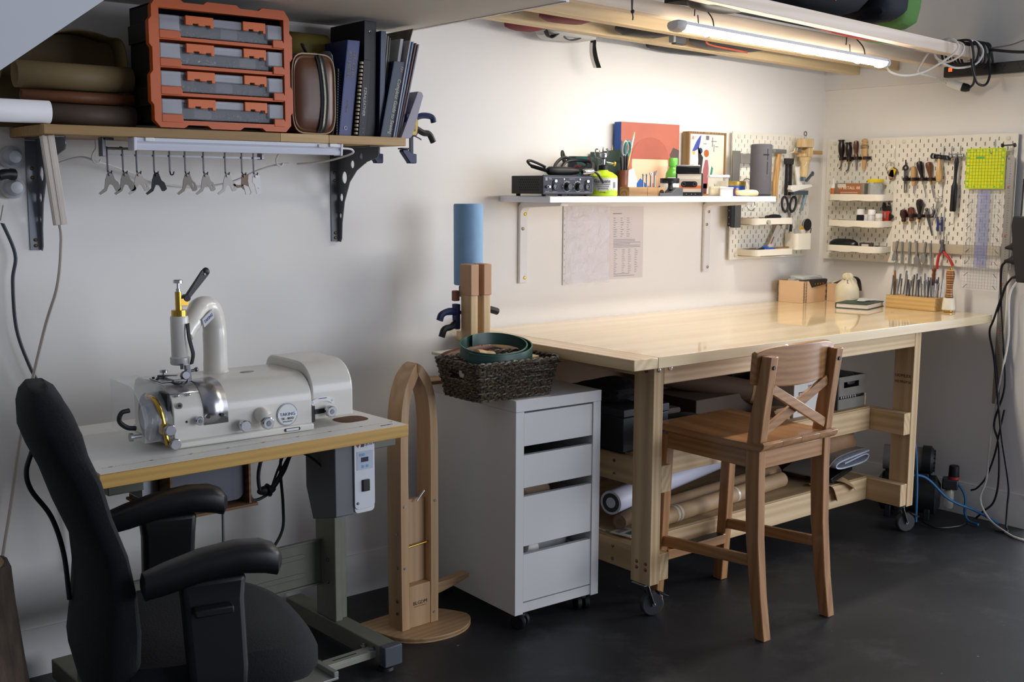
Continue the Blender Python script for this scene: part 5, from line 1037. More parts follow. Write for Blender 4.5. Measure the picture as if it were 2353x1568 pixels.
t=bthing('saddlers_hammer','long tan wooden hammer handle behind the cylinder speaker','hammer',-.40,1.56); WM(t).loft([[(x-w_,-.046,z),(x+w_,-.046,z),(x+w_,-.036,z),(x-w_,-.036,z)] for x,w_,z in ((-.408,.014,1.365),(-.405,.0145,1.45),(-.394,.0135,1.53),(-.388,.012,1.572))]).build('handle',wood('#b08045','#cfa468','z',14,.45),t,.003)
WM(t).box(-.43,-.05,1.574,-.345,-.034,1.592).build('steel_head',mat('#8f9092',.35,.8,.1),t,.003)
t=bthing('strap_cutter','black long-handled tool hanging on the back pegboard','tool',-.32,1.55); 
for x in (-.334,-.306): WM(t).beam((x,-.045,1.385),(x,-.045,1.525),.016,.008).build('arm',BLK,t,.002)
WM(t).prism([(-.348,1.525),(-.292,1.525),(-.288,1.553),(-.352,1.553)],'xz',-.052,-.038).build('jaw',mat('#2b2926',.6,0,.3,60),t,.003)
t=bthing('measuring_jig','white plastic jig with a dark blade and blue tail on the back pegboard','jig',-.255,1.48); WH=mat('#ece9e2',.4)
WM(t).prism([(-.285,1.515),(-.225,1.515),(-.228,1.432),(-.262,1.432)],'xz',-.055,-.045).build('arm',WH,t,.002); WM(t).prism([(-.336,1.412),(-.33,1.43),(-.185,1.437),(-.17,1.425),(-.32,1.40)],'xz',-.075,-.04).build('foot',WH,t,.003); WM(t).box(-.31,-.07,1.388,-.2,-.045,1.408).build('blade_block',mat('#455159',.4),t,.001)
WM(t).tube([(-.198,-.05,1.40),(-.205,-.05,1.36),(-.222,-.05,1.325),(-.234,-.05,1.305)],[.009,.009,.007,.004],8).build('blue_tail',mat('#8fa7b3',.2,0,0,trans=.4),t)
t=bthing('wood_clamp','pale wooden screw clamp with a tan arm on the back pegboard','clamp',-.235,1.6); PWD=wood('#cdae7c','#e0c797','z',12,.5)
WM(t).box(-.272,-.09,1.603,-.198,-.045,1.642).build('upper_block',PWD,t,.003); WM(t).box(-.232,-.088,1.56,-.2,-.047,1.6025).build('side_block',PWD,t,.003); WM(t).box(-.268,-.088,1.56,-.245,-.047,1.575).build('side_block',PWD,t,.003)
WM(t).loft([[(x,y,z) for x,y in circ(-.232,-.067,r_,r_*.7,14)] for z,r_ in ((1.47,.018),(1.5,.022),(1.535,.026),(1.545,.034),(1.5595,.034))]).build('handle',PWD,t); WM(t).box(-.30,-.06,1.575,-.09,-.05,1.592).build('tan_arm',wood('#a8834f','#c09a62','x',12,.5),t,.001)
WM(t).cyl((-.236,-.067,1.642),(-.236,-.067,1.655),.004).torus((-.236,-.067,1.666),.009,.003,rot('X',R(90))).build('eye_bolt',STEEL,t); WM(t).cyl((-.24,-.066,1.47),(-.24,-.066,1.452),.012).beam((-.215,-.066,1.45),(-.165,-.066,1.49),.012,.008).torus((-.17,-.066,1.485),.009,.003,rot('X',R(90))).build('steel_foot',mat('#6c7a80',.35,.8),t,.001); WM(t).box(-.285,-.062,1.58,-.25,-.044,1.6).build('metal_bracket',STEEL,t,.002)
t=bthing('key_ring','steel split ring hanging behind the cookie tin','ring',-.60,1.42); WM(t).torus((-.60,-.04,1.425),.035,.0025,rot('X',R(80))).build('ring',STEEL,t)
t=bthing('key_ring','steel split ring hanging below the white shelf end','ring',-.57,1.35); WM(t).torus((-.575,-.04,1.345),.028,.0025,rot('X',R(80))).build('ring',STEEL,t)
t=bthing('scissors','black-handled scissors hanging on the back pegboard','scissors',-.31,1.34)
for x,a in ((-.345,-14),(-.285,16)): M(inv(t)@tr(x,-.05,1.345)@rot('Y',R(a))@rot('X',R(90))@Matrix.Diagonal((.62,1,1,1))).torus((0,0,0),.034,.0065,None,22,7).build('handle',mat('#2a2a2d',.5),t)
WM(t).beam((-.325,-.05,1.32),(-.285,-.05,1.235),.012,.003,(0,1,0)).beam((-.30,-.048,1.31),(-.32,-.048,1.23),.012,.003,(0,1,0)).build('blades',STEEL,t)
t=bthing('black_pouch','small black strap bundle on the upper small shelf','strap',-.46,1.258,.06); M().tube([(-.07,-.01,.035),(-.055,-.01,.02),(0,0,.03),(.04,.005,.02)],.008,8).ball((0,0,.032),.045,.02,.012).build('strap',DBLK,t)
o=crumple('plastic_packet','crumpled clear packet beside the black strap on the upper small shelf','plastic packet',tuple(BP(-.39,1.285,.05)),.022,.012,.02,mat('#cfd2d0',.2,0,.2,40,trans=.3),41)
t=bthing('craft_knife','grey craft blade with a red stripe leaning behind the lower small shelf','knife',-.40,1.2,.02); WM(t).beam((-.44,-.045,1.15),(-.375,-.045,1.25),.028,.003,(0,1,0)).build('sleeve',mat('#d8d2c8',.4),t); WM(t).beam((-.39,-.044,1.222),(-.36,-.044,1.262),.026,.003,(0,1,0)).build('blade',GM,t); WM(t).beam((-.432,-.0475,1.168),(-.412,-.0475,1.198),.006,.001,(0,1,0)).build('red_stripe',mat('#b0605a',.5),t)
t=bthing('blue_clip','blue and black clip lying on the lower small shelf','clip',-.52,1.121,.06); M().beam((-.05,0,.02),(.01,0,.034),.02,.012).build('black_arm',BLK,t,.003); M().box(-.015,-.012,.01,.06,.012,.032).ball((.0,0,.034),.018,.012,.008).build('blue_body',mat('#2a57b8',.4),t,.004)
t=bthing('wood_ruler','brown wooden strip lying on the lower small shelf','strip',-.42,1.121,.05); M().beam((-.05,.005,.028),(.07,-.005,.03),.02,.006).build('strip',wood('#8a6238','#a57d4e','x',12,.6),t)
t=bthing('tape_roll_mount','small grey round clip on the front of the upper small shelf','clip',-.555,1.256,.101); M().cyl((0,0,.012),(0,-.008,.012),.010).box(-.022,-.004,.0,.02,0,.003).build('clip',mat('#b6b0a4',.4),t)
for x,z,l in ((-.655,1.575,'white wire hook carrying the try square'),(-.34,1.585,'white double wire hook beside the wooden handle'),(-.2,1.595,'white wire hook across the wooden clamp'),(-.25,1.525,'white wire hook holding the white jig')):
    tag(M().tube([BP(x,z+.03,.0),BP(x,z-.005,.004),BP(x,z-.01,.03),BP(x,z-.005,.06),BP(x,z+.012,.068)],.0022,6).build('peg_hook',WPL),l,'hook','white peg hooks on the back board')
# ================================================================ tools on right boards
def RT(name,label,cat,y,z,d=.02,group=None): return thing(name,label,cat,tuple(RP(y,z,d)),0,group)
def tool(name,label,cat,p0,p1,p2,prof,mh,mb,br=.003,ferr=None,group=None,blade=None,d=.02):
    """handle p0->p1 (butt to ferrule), blade p1->p2; points are (y,z)"""
    t=RT(name,label,cat,p0[0],p0[1],d,group); a,b,c=[RP(q[0],q[1],d)-t.location for q in (p0,p1,p2)]
    M().rod(a,b,prof,16).build('handle',mh,t)
    if ferr: M().rod(b,b+(c-b)*.22,[(0,.0055),(1,.0045)],12).build('ferrule',ferr,t)
    if blade=='hook': M().tube([b,b+(c-b)*.7,c+Vector((0,.004,.004)),c+Vector((0,.010,.0))],.0035,8,4).build('blade',mb,t)
    elif blade=='flat': M().beam(b,c,br*3,br,(1,0,0),br*2,br*.6).build('blade',mb,t)
    else: M().rod(b,c,[(0,br),(.7,br*.9),(1,br*.3)],10).build('blade',mb,t)
    return t
def rack(label,y0,y1,z,n=4,c='#2c1f18'):
    t=RT('leather_tool_rack',label,'rack',(y0+y1)/2,z,.001); k=WM(t); pts=[]
    for i in range(n):
        a=y0+(y1-y0)*i/n; w_=(y1-y0)/n
        pts+=[RP(a,z,.003),RP(a+w_*.22,z,.004),RP(a+w_*.3,z,.026),RP(a+w_*.5,z,.034),RP(a+w_*.7,z,.026),RP(a+w_*.78,z,.004)]
    pts.append(RP(y1,z,.003)); k.ribbon(pts,.014,.003,(0,0,1),3); k.build('strap',mat(c,.55,0,.1),t)
    for i in range(n+1): M(inv(t)).rod(RP(y0+(y1-y0)*i/n,z,.004),RP(y0+(y1-y0)*i/n,z,.008),[(0,.004),(1,.003)],10).build('rivet',CHROME,t)
    return t
EB_=mat('#241a17',.25,0,.15,20); RW=wood('#4a2a18','#7a4a2a','z',14,.25,coat=.4); PLW=wood('#bd9562','#d2ac78','z',14,.45); DW_=mat('#3a2118',.25,0,.2,16)
KN=[(0,.015),(.04,.0155),(.08,.012),(.3,.0155),(.55,.0145),(.8,.0095),(1,.011)]
rack('dark leather rack with four tools at the top of the narrow pegboard',-.112,-.280,1.557)
g='tools in the leather racks'
tool('edge_tool','black-handled edge tool at the far left of the top rack','leather tool',(-.127,1.642),(-.132,1.548),(-.130,1.510),KN,EB_,DSTEEL,.004,BRASS,g,'hook')
tool('edge_tool','second black-handled edge tool, hanging lower in the top rack','leather tool',(-.166,1.629),(-.173,1.542),(-.169,1.498),KN,EB_,DSTEEL,.004,BRASS,g,'hook')
tool('awl','brown glossy wooden awl third in the top rack','awl',(-.206,1.637),(-.210,1.556),(-.217,1.503),[(0,.004),(.05,.011),(.3,.0125),(.6,.010),(.75,.0075),(.85,.0105),(1,.0115)],RW,STEEL,.0055,None,g)
tool('slicker','pale turned wooden burnisher with dark rings, last in the top rack','burnisher',(-.250,1.644),(-.254,1.56),(-.252,1.5),[(0,.004),(.04,.012),(.14,.0135),(.2,.011),(.26,.014),(.34,.013),(.4,.014),(.46,.013),(.52,.014),(.6,.0135),(1,.0125)],PLW,PLW,.010,None,g)
for z in (1.6,1.606,1.614): tag_=M().torus(RP(-.2515,z,.02),.0135,.0014,None,18,5).build('ring_band',mat('#3a2a1e',.5),None); tag_['label']='dark ring'; tag_.parent=bpy.data.objects['slicker']; tag_.matrix_parent_inverse=tr(*bpy.data.objects['slicker'].location).inverted()
t=RT('swatch_ring','ring of brown leather swatches with one yellow edge on the narrow pegboard','swatches',-.387,1.53,.02)
WM(t).torus(RP(-.387,1.515,.02),.022,.0016,rot('Y',R(90))).build('ring',STEEL,t)
for i in range(7): 
    a=R(-40+14*i); M(inv(t)@tr(*RP(-.384-.005*i,1.497+.002*i,.016+.002*(i%3)))@rot('X',a*.7)).box(-.0016,-.013,-.038,.0016,.013,0).build('swatch',mat(('#1d1814','#8a6a4a','#a98864','#b08a62','#a07a52','#d8b61e','#5c5040')[i],.6),t)
# shelf contents
t=thing('tin_box','orange and steel tin lettered box on the top small shelf','tin',(-.078,-.222,1.3645)); M().box(-.025,-.078,0,.025,.078,.078).build('tin',mat('#9a968c',.35,.6),t,.002); M().box(-.0256,-.064,.002,-.0251,.062,.075).build('label',mat('#a9693c',.5,0,.06),t)
text('W BETALL 88',.0195,mat('#e8ded0',.5),t,tr(-.026,.0,.056)@FX,'lettering'); 
for z in (.034,.026,.018): M().box(-.0259,-.045,z,-.0257,.045,z+.003).build('print_line',mat('#d8c8b4',.5),t)
M().box(-.0258,.018,.058,-.0255,.062,.074).build('label_cream',mat('#d6cbb8',.5),t)
t=thing('glue_bottle','small white bottle with orange label at left of the top small shelf','bottle',(-.085,-.125,1.3645)); M().lathe([(.013,0),(.0135,.06),(.011,.068),(.004,.075),(.0025,.105)],18).build('bottle',WPL,t); M().lathe([(.0138,.006),(.0138,.055)],18).build('label',mat('#cf7a33',.5),t)
t=thing('glass_jar','empty glass jar with a yellow lid on the top small shelf','jar',(-.078,-.342,1.3645)); M().lathe([(.030,0),(.033,.004),(.033,.072),(.029,.08)],28).lathe([(.031,.004),(.031,.072)],28).build('glass',mat('#e2e6e0',.05,0,0,alpha=.25),t); M().lathe([(.0345,.081),(.0355,.083),(.0355,.094),(.033,.0965)],28).build('lid',mat('#e0c41c',.35),t)
for i,(y,r_,h,c,cc,l) in enumerate(((-.275,.019,.078,'#16161f','#ebe9e6','black bottle with a white cap on the middle small shelf'),(-.298,.014,.055,'#dfe3e6','#ebe9e6','small white bottle behind the black one on the middle shelf'),(-.332,.018,.078,'#d6d5d2','#ebe9e6','tall white bottle on the middle small shelf'),(-.37,.016,.06,'#dad6c6','#ebe9e6','short bottle with a yellow line on the middle small shelf'))):
    t=thing('small_bottle',l,'bottle',(-.082-(.012 if i==1 else 0)*-1,y,1.2465),0,'bottles on the middle small shelf'); M().lathe([(r_*.92,0),(r_,.003),(r_,h*.62),(r_*.8,h*.68)],20).build('bottle',mat(c,.35),t); M().lathe([(r_*.95,h*.68),(r_*.95,h*.97),(r_*.85,h)],20).build('cap',mat(cc,.4),t)
    M().lathe([(r_+.0003,h*.25),(r_+.0003,h*.3)],20).build('band',mat(('#2a2a55','#2c3a5c','#9aa3ad','#c9a92a')[i],.5),t)
t=thing('wire_loop','loop of pale wire on the middle small shelf','wire',(-.09,-.135,1.2465)); M().tube([(0,.03,.012),(0,.02,.045),(-.005,.005,.03),(-.005,-.02,.033),(-.002,-.06,.031)],.0025,6).build('wire',mat('#c9beb0',.4),t)
t=thing('glasses_case','black glasses case on the bottom small shelf','case',(-.08,-.19,1.1315)); M().loft([[(.028*c_*sx,.078*s_*sx2,z) for c_,s_ in [(math.cos(2*PI*i/24),math.copysign(abs(math.sin(2*PI*i/24))**.7,math.sin(2*PI*i/24))) for i in range(24)]] for z,sx,sx2 in ((0.001,.8,.85),(.02,1,1),(.04,.9,.95),(.052,.6,.7),(.056,.2,.4))]).build('shell',mat('#141416',.3),t)
t=thing('small_carton','small maroon and white carton on the bottom small shelf','box',(-.085,-.315,1.1315)); M().box(-.012,-.03,0,.012,.03,.042).build('carton',mat('#4a3a36',.5),t,.001); M().box(-.0126,-.018,.012,-.0121,.018,.036).build('label',mat('#d9d4cc',.5),t)
t=RT('skiver','red and black safety cutter hanging on the narrow pegboard','cutter',-.378,1.31,.018); WM(t).prism([(-.362,1.255),(-.395,1.262),(-.398,1.318),(-.365,1.318),(-.358,1.27)],'yz',-.048,-.032).build('red_body',mat('#c03a2a',.4),t,.002); WM(t).prism([(-.362,1.318),(-.400,1.318),(-.402,1.335),(-.392,1.357),(-.386,1.357),(-.388,1.338),(-.374,1.338),(-.37,1.357),(-.362,1.357),(-.358,1.335)],'yz',-.046,-.034).build('black_jaws',BLK,t,.002); WM(t).prism([(-.398,1.275),(-.416,1.29),(-.416,1.297),(-.398,1.31)],'yz',-.044,-.034).build('trigger',BLK,t,.002); WM(t).box(-.0492,-.383,1.285,-.0482,-.374,1.312).build('window',mat('#8b8d90',.3),t)
# wide board
rack('dark leather rack with compass and awls high on the wide pegboard',-.448,-.616,1.460)
rack('dark leather rack with round-handled awls lower on the wide pegboard',-.448,-.614,1.300)
t=RT('divider_compass','black steel wing divider in the upper rack of the wide pegboard','divider',-.467,1.54); WM(t).rod(RP(-.465,1.545,.02),RP(-.466,1.52,.02),[(0,.003),(1,.003)],8).torus(RP(-.466,1.510,.02),.010,.0045,rot('Y',R(90))).build('head',BLK,t)
for s_ in (-1,1): WM(t).beam(RP(-.467+s_*.004,1.502,.02),RP(-.472+s_*.006,1.40,.02),.008,.005,(1,0,0),.003,.003).build('leg',DSTEEL,t)
WM(t).ball(RP(-.476,1.468,.024),.009,.009,.007).build('wing_nut',BLK,t)
HA=[(0,.005),(.04,.011),(.3,.0125),(.7,.011),(1,.007)]; HB=[(0,.005),(.05,.0125),(.2,.0145),(.45,.011),(.75,.007),(1,.008)]
tool('awl','slim pale wooden awl beside the divider','awl',(-.505,1.517),(-.510,1.43),(-.516,1.386),HA,PLW,STEEL,.0025,None,g)
tool('creaser','black bulb-handled tool in the upper rack of the wide pegboard','leather tool',(-.530,1.538),(-.552,1.455),(-.573,1.382),HB,EB_,STEEL,.0025,None,g)
tool('creaser','brown bulb-handled tool at right of the upper rack','leather tool',(-.575,1.534),(-.591,1.455),(-.611,1.378),HB,wood('#5a3420','#7d4c30','z',14,.3),STEEL,.003,BRASS,g,'flat')
BU=[(0,.004),(.08,.0135),(.4,.0165),(.62,.013),(.75,.009),(.85,.011),(1,.009)]
tool('awl','short dark bulb awl at far left of the lower rack','awl',(-.466,1.328),(-.471,1.272),(-.474,1.233),BU,DW_,STEEL,.0022,BRASS,g); tool('awl','reddish brown bulb awl second in the lower rack','awl',(-.503,1.339),(-.509,1.275),(-.513,1.24),BU,wood('#4f2416','#74381f','z',14,.25,coat=.4),STEEL,.0022,BRASS,g)
tool('awl','tall black bulb awl third in the lower rack','awl',(-.543,1.374),(-.546,1.285),(-.541,1.222),[(0,.004),(.06,.0135),(.25,.016),(.5,.011),(.7,.007),(.85,.0095),(1,.008)],EB_,STEEL,.0022,BRASS,g)
t=RT('pricking_iron','steel ratchet cutter with a hooked head in the lower rack','leather tool',-.59,1.32); WM(t).ball(RP(-.58,1.328,.022),.008).beam(RP(-.582,1.32,.022),RP(-.587,1.295,.022),.014,.01,(1,0,0)).tube([RP(-.60,1.30,.022),RP(-.612,1.31,.022),RP(-.613,1.325,.022),RP(-.605,1.34,.022)],.005,7).build('head',DSTEEL,t); WM(t).beam(RP(-.587,1.295,.02),RP(-.612,1.215,.02),.012,.005,(1,0,0),.004,.003).build('blade',mat('#55575a',.3,.8),t)
t=RT('hammer','small hammer with a pale wooden handle on the wide pegboard','hammer',-.634,1.55,.03); WM(t).rod(RP(-.632,1.548,.03),RP(-.637,1.447,.03),[(0,.006),(.2,.007),(.6,.0135),(.85,.0145),(.97,.011),(1,.006)],16).build('handle',wood('#c49a5c','#dcb87c','z',12,.4,coat=.3),t)
WM(t).rod(RP(-.594,1.560,.03),RP(-.645,1.553,.03),[(0,.010),(.06,.0125),(.3,.0125),(.36,.009),(.5,.009),(.55,.011),(1,.009)],16).beam(RP(-.64,1.554,.03),RP(-.685,1.548,.03),.018,.014,(1,0,0),.02,.004).build('head',mat('#3a3b3f',.25,.9),t); WM(t).rod(RP(-.606,1.559,.03),RP(-.612,1.558,.03),[(0,.0132),(1,.0132)],16).build('chrome_band',CHROME,t)
t=RT('ball_hammer','chrome headed hammer with a long black handle on the wide pegboard','hammer',-.713,1.55,.03); WM(t).rod(RP(-.713,1.55,.03),RP(-.707,1.322,.03),[(0,.006),(.08,.0095),(.12,.009),(.3,.007),(.45,.0075),(.52,.012),(.6,.0135),(.98,.013),(1,.011)],12).build('handle',mat('#17171b',.4),t); WM(t).rod(RP(-.682,1.558,.03),RP(-.736,1.559,.03),[(0,.009),(.08,.011),(.2,.011),(.28,.006),(.4,.010),(.62,.010),(.7,.006),(.8,.0085),(.95,.008),(1,.004)],16).ball(RP(-.741,1.559,.03),.0085).build('head',CHROME,t)
for i,(y,z) in enumerate(((-.634,1.60),(-.673,1.60),(-.713,1.60),(-.757,1.60),(-.864,1.61),(-.972+.017,1.60),(-.40,1.575),(-.395,1.38),(-.625,1.43),(-.64,1.315),(-.70,1.30),(-.667,1.21))):
    pass
def gtag(k,l,y,z,z2): tag(M().tube([RP(y,z,-.002),RP(y,z-.004,.005),RP(y,z2+.012,.005),RP(y,z2,.012),RP(y,z2,.034),RP(y,z2+.010,.04)],.0016,6,4).build('peg_hook',mat('#c9c6be',.3,.6)),l,'hook','wire peg hooks on the right boards')
for y,z,z2,l in ((-.636,1.60,1.548,'wire hook above the wooden-handled hammer'),(-.672,1.60,1.545,'wire hook between the two hammers'),(-.712,1.60,1.55,'wire hook above the chrome hammer'),(-.864,1.622,1.565,'wire hook holding the yellow ruler'),(-.942,1.605,1.54,'wire hook holding the steel ruler'),(-.398,1.605,1.535,'wire hook holding the swatch ring'),(-.396,1.40,1.345,'wire hook holding the red cutter'),(-.64,1.445,1.385,'wire hook holding the embroidery scissors'),(-.655,1.34,1.29,'wire hook holding the blue snips'),(-.702,1.30,1.268,'empty wire hook below the black hammer handle'),(-.671,1.225,1.19,'wire hook behind the red pliers')): gtag(0,l,y,z,z2)
t=RT('black_pin','black rod with end caps at the top right of the wide pegboard','rod',-.94,1.595,.05); WM(t).cyl(RP(-.92,1.595,.05),RP(-.97,1.597,.05),.003).build('rod',BLK,t)
for y in (-.918,-.97): WM(t).cyl(RP(y,1.595,.05),RP(y-.006,1.596,.05),.0085).build('end_cap',BLK,t)
def grid(par,y0,y1,z0,z1,x,ny,nz,m,w=.0009):
    k=WM(par)
    for i in range(ny+1): yy=y0+(y1-y0)*i/ny; k.box(x,yy-w/2,z0,x+.0004,yy+w/2,z1)
    for i in range(nz+1): zz=z0+(z1-z0)*i/nz; k.box(x,y0,zz-w/2,x+.0004,y1,zz+w/2)
    return k.build('grid_lines',m,par)
t=RT('quilting_ruler','square fluorescent yellow quilting ruler on the wide pegboard','ruler',-.84,1.5,.02); YA=bpy.data.materials.new('yellow_acrylic'); YA.use_nodes=True; bb=YA.node_tree.nodes['Principled BSDF']; bb.inputs['Base Color'].default_value=(.84,.92,.02,1); bb.inputs['Alpha'].default_value=.72; bb.inputs['Roughness'].default_value=.15
k=WM(t).box(-.050,-.925,1.419,-.047,-.755,1.5875); k.build('acrylic',YA,t); grid(t,-.922,-.758,1.422,1.584,-.0506,12,12,mat('#4c5a1a',.5)); 
for i in range(6):
    for a,b in ((-.765-.03*i,1.578),(-.765-.03*i,1.428)): WM(t).cyl((-.0506,a,b),(-.0511,a,b),.004,n=10).build('green_dot',mat('#5cbf4a',.5),t)
for i in range(4):
    for a in (-.765,-.915): WM(t).cyl((-.0506,a,1.45+.033*i),(-.0511,a,1.45+.033*i),.004,n=10).build('green_dot',mat('#5cbf4a',.5),t)
WM(t).box(-.0511,-.835,1.545,-.0506,-.8,1.553).build('green_lettering',mat('#4caf46',.5),t)
t=RT('clear_ruler','long clear acrylic ruler with a blue band hanging below the yellow ruler','ruler',-.84,1.2,.015); CA_=bpy.data.materials.new('clear_acrylic'); CA_.use_nodes=True; bb=CA_.node_tree.nodes['Principled BSDF']; bb.inputs['Base Color'].default_value=(.9,.92,.95,1); bb.inputs['Alpha'].default_value=.12; bb.inputs['Roughness'].default_value=.08
BA=bpy.data.materials.new('blue_tint'); BA.use_nodes=True; bb=BA.node_tree.nodes['Principled BSDF']; bb.inputs['Base Color'].default_value=(.3,.36,.7,1); bb.inputs['Alpha'].default_value=.3
WM(t).box(-.042,-.922,.992,-.0395,-.755,1.575).build('acrylic',CA_,t); WM(t).box(-.0426,-.866,1.09,-.0421,-.81,1.41).build('blue_band',BA,t); grid(t,-.918,-.76,1.0,1.415,-.0431,12,32,mat('#6a6a72',.5),.0005)
for i in range(8): WM(t).beam((-.0432,-.915,1.0+.05*i),(-.0432,-.90,1.015+.05*i),.0004,.002).build('tick',mat('#3a3a40',.5),t); WM(t).beam((-.0432,-.77,1.0+.05*i),(-.0432,-.785,1.015+.05*i),.0004,.002).build('tick',mat('#3a3a40',.5),t)
t=RT('steel_ruler','long steel ruler hanging down past the right end of the workbench','ruler',-.945,1.5,.03); m=mat('#8f8f8e',.4,.7,.04)
A0=[(-.933,1.555),(-.968,1.557),(-.953,.525),(-.903,.52)]
WM(t).prism([(-.935,1.545),(-.94,1.556),(-.958,1.556),(-.967,1.545),(-.967,.52),(-.935,.52)],'yz',-.0535,-.0515).build('blade',mat('#93928f',.38,.75,.04),t)
k=WM(t)
for i in range(100): k.box(-.0539,-.951-(.006 if i%5==0 else .002),.53+.01*i,-.0536,-.949,.5315+.01*i)
o=k.build('graduations',mat('#2e2e30',.5),t); o['kind']='stuff'
for i in range(5): WM(t).box(-.0539,-.951,.62+.2*i,-.0536,-.943,.63+.2*i).build('red_number',mat('#a8504a',.5),t)
t=RT('magnetic_strip','long beige magnetic tool strip on the wide pegboard','tool strip',-.67,1.16,.001); WM(t).box(-.040,-.92,1.139,-.0225,-.418,1.181).build('strip',mat('#b5a993',.45,.1,.03),t,.002)
CH=mat('#8d8d8c',.28,.85,.06)
for i,(y0,z0,y1,z1,wd) in enumerate(((-.446,1.186,-.432,1.095,.022),(-.470,1.184,-.472,1.086,.010),(-.509,1.186,-.506,1.088,.009),(-.541,1.189,-.546,1.076,.026),(-.585,1.187,-.574,1.095,.024),(-.606,1.182,-.617,1.068,.008))):
    l=('widest-flared steel punch at the left end of the magnetic strip','narrow steel pricking iron second on the magnetic strip','narrow steel pricking iron third on the magnetic strip','wide toothed steel punch in the middle of the magnetic strip','steel punch with a shoulder, fifth on the magnetic strip','slim steel chisel, last on the magnetic strip')[i]
    t=RT('steel_punch',l,'punch',y0,z0,.022,'steel punches on the magnetic strip'); a=RP(y0,z0,.0225); b=RP(y1,z1,.0225); mid=a+(b-a)*.55
    M(inv(t)).beam(a,mid,.009,.006,(1,0,0)).build('shank',CH,t,.001); M(inv(t)).beam(mid,mid+(b-mid)*.35,.009,.006,(1,0,0),wd,.005).beam(mid+(b-mid)*.35,b,wd,.005,(1,0,0),wd,.003).build('head',CH,t,.0005)
t=RT('tweezer_snips','blue-handled thread snips hanging on the wide pegboard','snips',-.64,1.27,.018)
for s_ in (-1,1): WM(t).beam(RP(-.642+s_*.010,1.298,.018),RP(-.646+s_*.010,1.235,.018),.008,.006,(1,0,0)).build('handle',mat('#1f2f6a',.4),t,.001); WM(t).beam(RP(-.646+s_*.010,1.235,.018),RP(-.646+s_*.006,1.198,.018),.006,.003,(1,0,0),.003,.002).build('blade',STEEL,t)
WM(t).box(-.044,-.652,1.262,-.038,-.634,1.27).build('bridge',mat('#1f2f6a',.4),t)
t=RT('embroidery_scissors','small steel scissors hanging under the wooden hammer','scissors',-.62,1.36,.018)
for y in (-.622,-.638): WM(t).torus(RP(y,1.37,.018),.009,.0016,rot('Y',R(90)),16,6).build('bow',STEEL,t)
WM(t).beam(RP(-.626,1.362,.018),RP(-.612,1.28,.018),.005,.002,(1,0,0),.002,.001).beam(RP(-.634,1.362,.019),RP(-.614,1.282,.019),.005,.002,(1,0,0),.002,.001).build('blades',STEEL,t)
t=RT('pliers','red-handled pliers hanging over the magnetic strip','pliers',-.668,1.15,.03); RD=mat('#b8302c',.35)
WM(t).beam(RP(-.662,1.2,.03),RP(-.672,1.15,.03),.008,.008,(1,0,0),.014,.009).beam(RP(-.672,1.2,.03),RP(-.664,1.15,.03),.008,.008,(1,0,0),.014,.009).cyl(RP(-.668,1.152,.026),RP(-.668,1.152,.04),.009).build('jaws',DSTEEL,t,.001)
WM(t).tube([RP(-.664,1.15,.03),RP(-.655,1.13,.03),RP(-.650,1.1,.03),RP(-.650,1.072,.03)],.006,8).build('handle',RD,t); WM(t).tube([RP(-.672,1.15,.03),RP(-.69,1.135,.03),RP(-.708,1.115,.03),RP(-.722,1.09,.03)],.006,8).build('handle',RD,t)
# ================================================================ things on the workbench
TZ=.8985
LE=mat('#dfbd96',.55,0,.05,6); LES=mat('#5a3a22',.7)
def stitchline(par,pts,n,m,size=.004):
    P=[Vector(p) for p in pts]; k=M()
    for i in range(n):
        u=i/(n-1)*(len(P)-1); j=min(int(u),len(P)-2); q=P[j]+(P[j+1]-P[j])*(u-j); k.box(q.x-size*.5,q.y-size*.5,q.z-size*.25,q.x+size*.5,q.y+size*.5,q.z+size*.25)
    o=k.build('stitching',m,par); return o
def leatherbox(label,loc,rz,w,d,h):
    t=thing('leather_box',label,'leather box',loc,rz)
    k=M(); op=rrect(0,0,w,d,.012); ip=[(x*.97+w*.015,y*.97+d*.015) for x,y in op]
    k.loft([[(x,y,0) for x,y in op],[(x,y,h) for x,y in op],[(x,y,h) for x,y in ip],[(x,y,.004) for x,y in ip]]).build('walls',LE,t)
    for x,y in ((.006,-.001),(w-.006,-.001),(-.001,.006),(-.001,d-.006)): stitchline(t,[(x,y,.006),(x,y,h-.006)],14,LES,.005)
    return t
t=leatherbox('open tan leather box with a dark riveted flap in the back corner of the workbench',(-.335,-.175,TZ),R(8),.2,.145,.1)
M().prism([(.03,.098),(.055,.07),(.19,.08),(.198,.102),(.03,.106)],'xz',-.004,-.001).build('flap',mat('#241f1d',.5),t); M().box(.0,.0,.1,.195,.035,.104).build('lid_edge',mat('#241f1d',.5),t,.001)
for x in (.075,.1,.125,.15): M().cyl((x,-.004,.085),(x,-.007,.085),.004).build('rivet',BRASS,t)
o=crumple('plastic_wrap','clear plastic wrap stuffed in the tan leather box','plastic',(-.22,-.085,TZ+.10),.085,.05,.022,mat('#dcdfdc',.15,0,.08,30,trans=.35),51,amp=.25)
t=leatherbox('second tan leather box with a dark strap handle behind the drawstring bag',(-.128,-.262,TZ),R(6),.098,.12,.082)
M().ribbon([(-.035,.05,.088),(-.01,.02,.105),(.03,.0,.118),(.07,-.008,.10),(.086,-.01,.05)],.022,.003,(.3,.95,0)).build('strap_handle',mat('#3a3838',.5),t)
crumple('cloth_lining','cream cloth filling the second leather box','cloth',(-.088,-.2,TZ+.082),.04,.045,.014,mat('#d9cfb4',.9),53,amp=.15)
t=thing('drawstring_bag','small cream drawstring bag on the workbench','bag',(-.205,-.305,TZ)); n=36; rings=[]
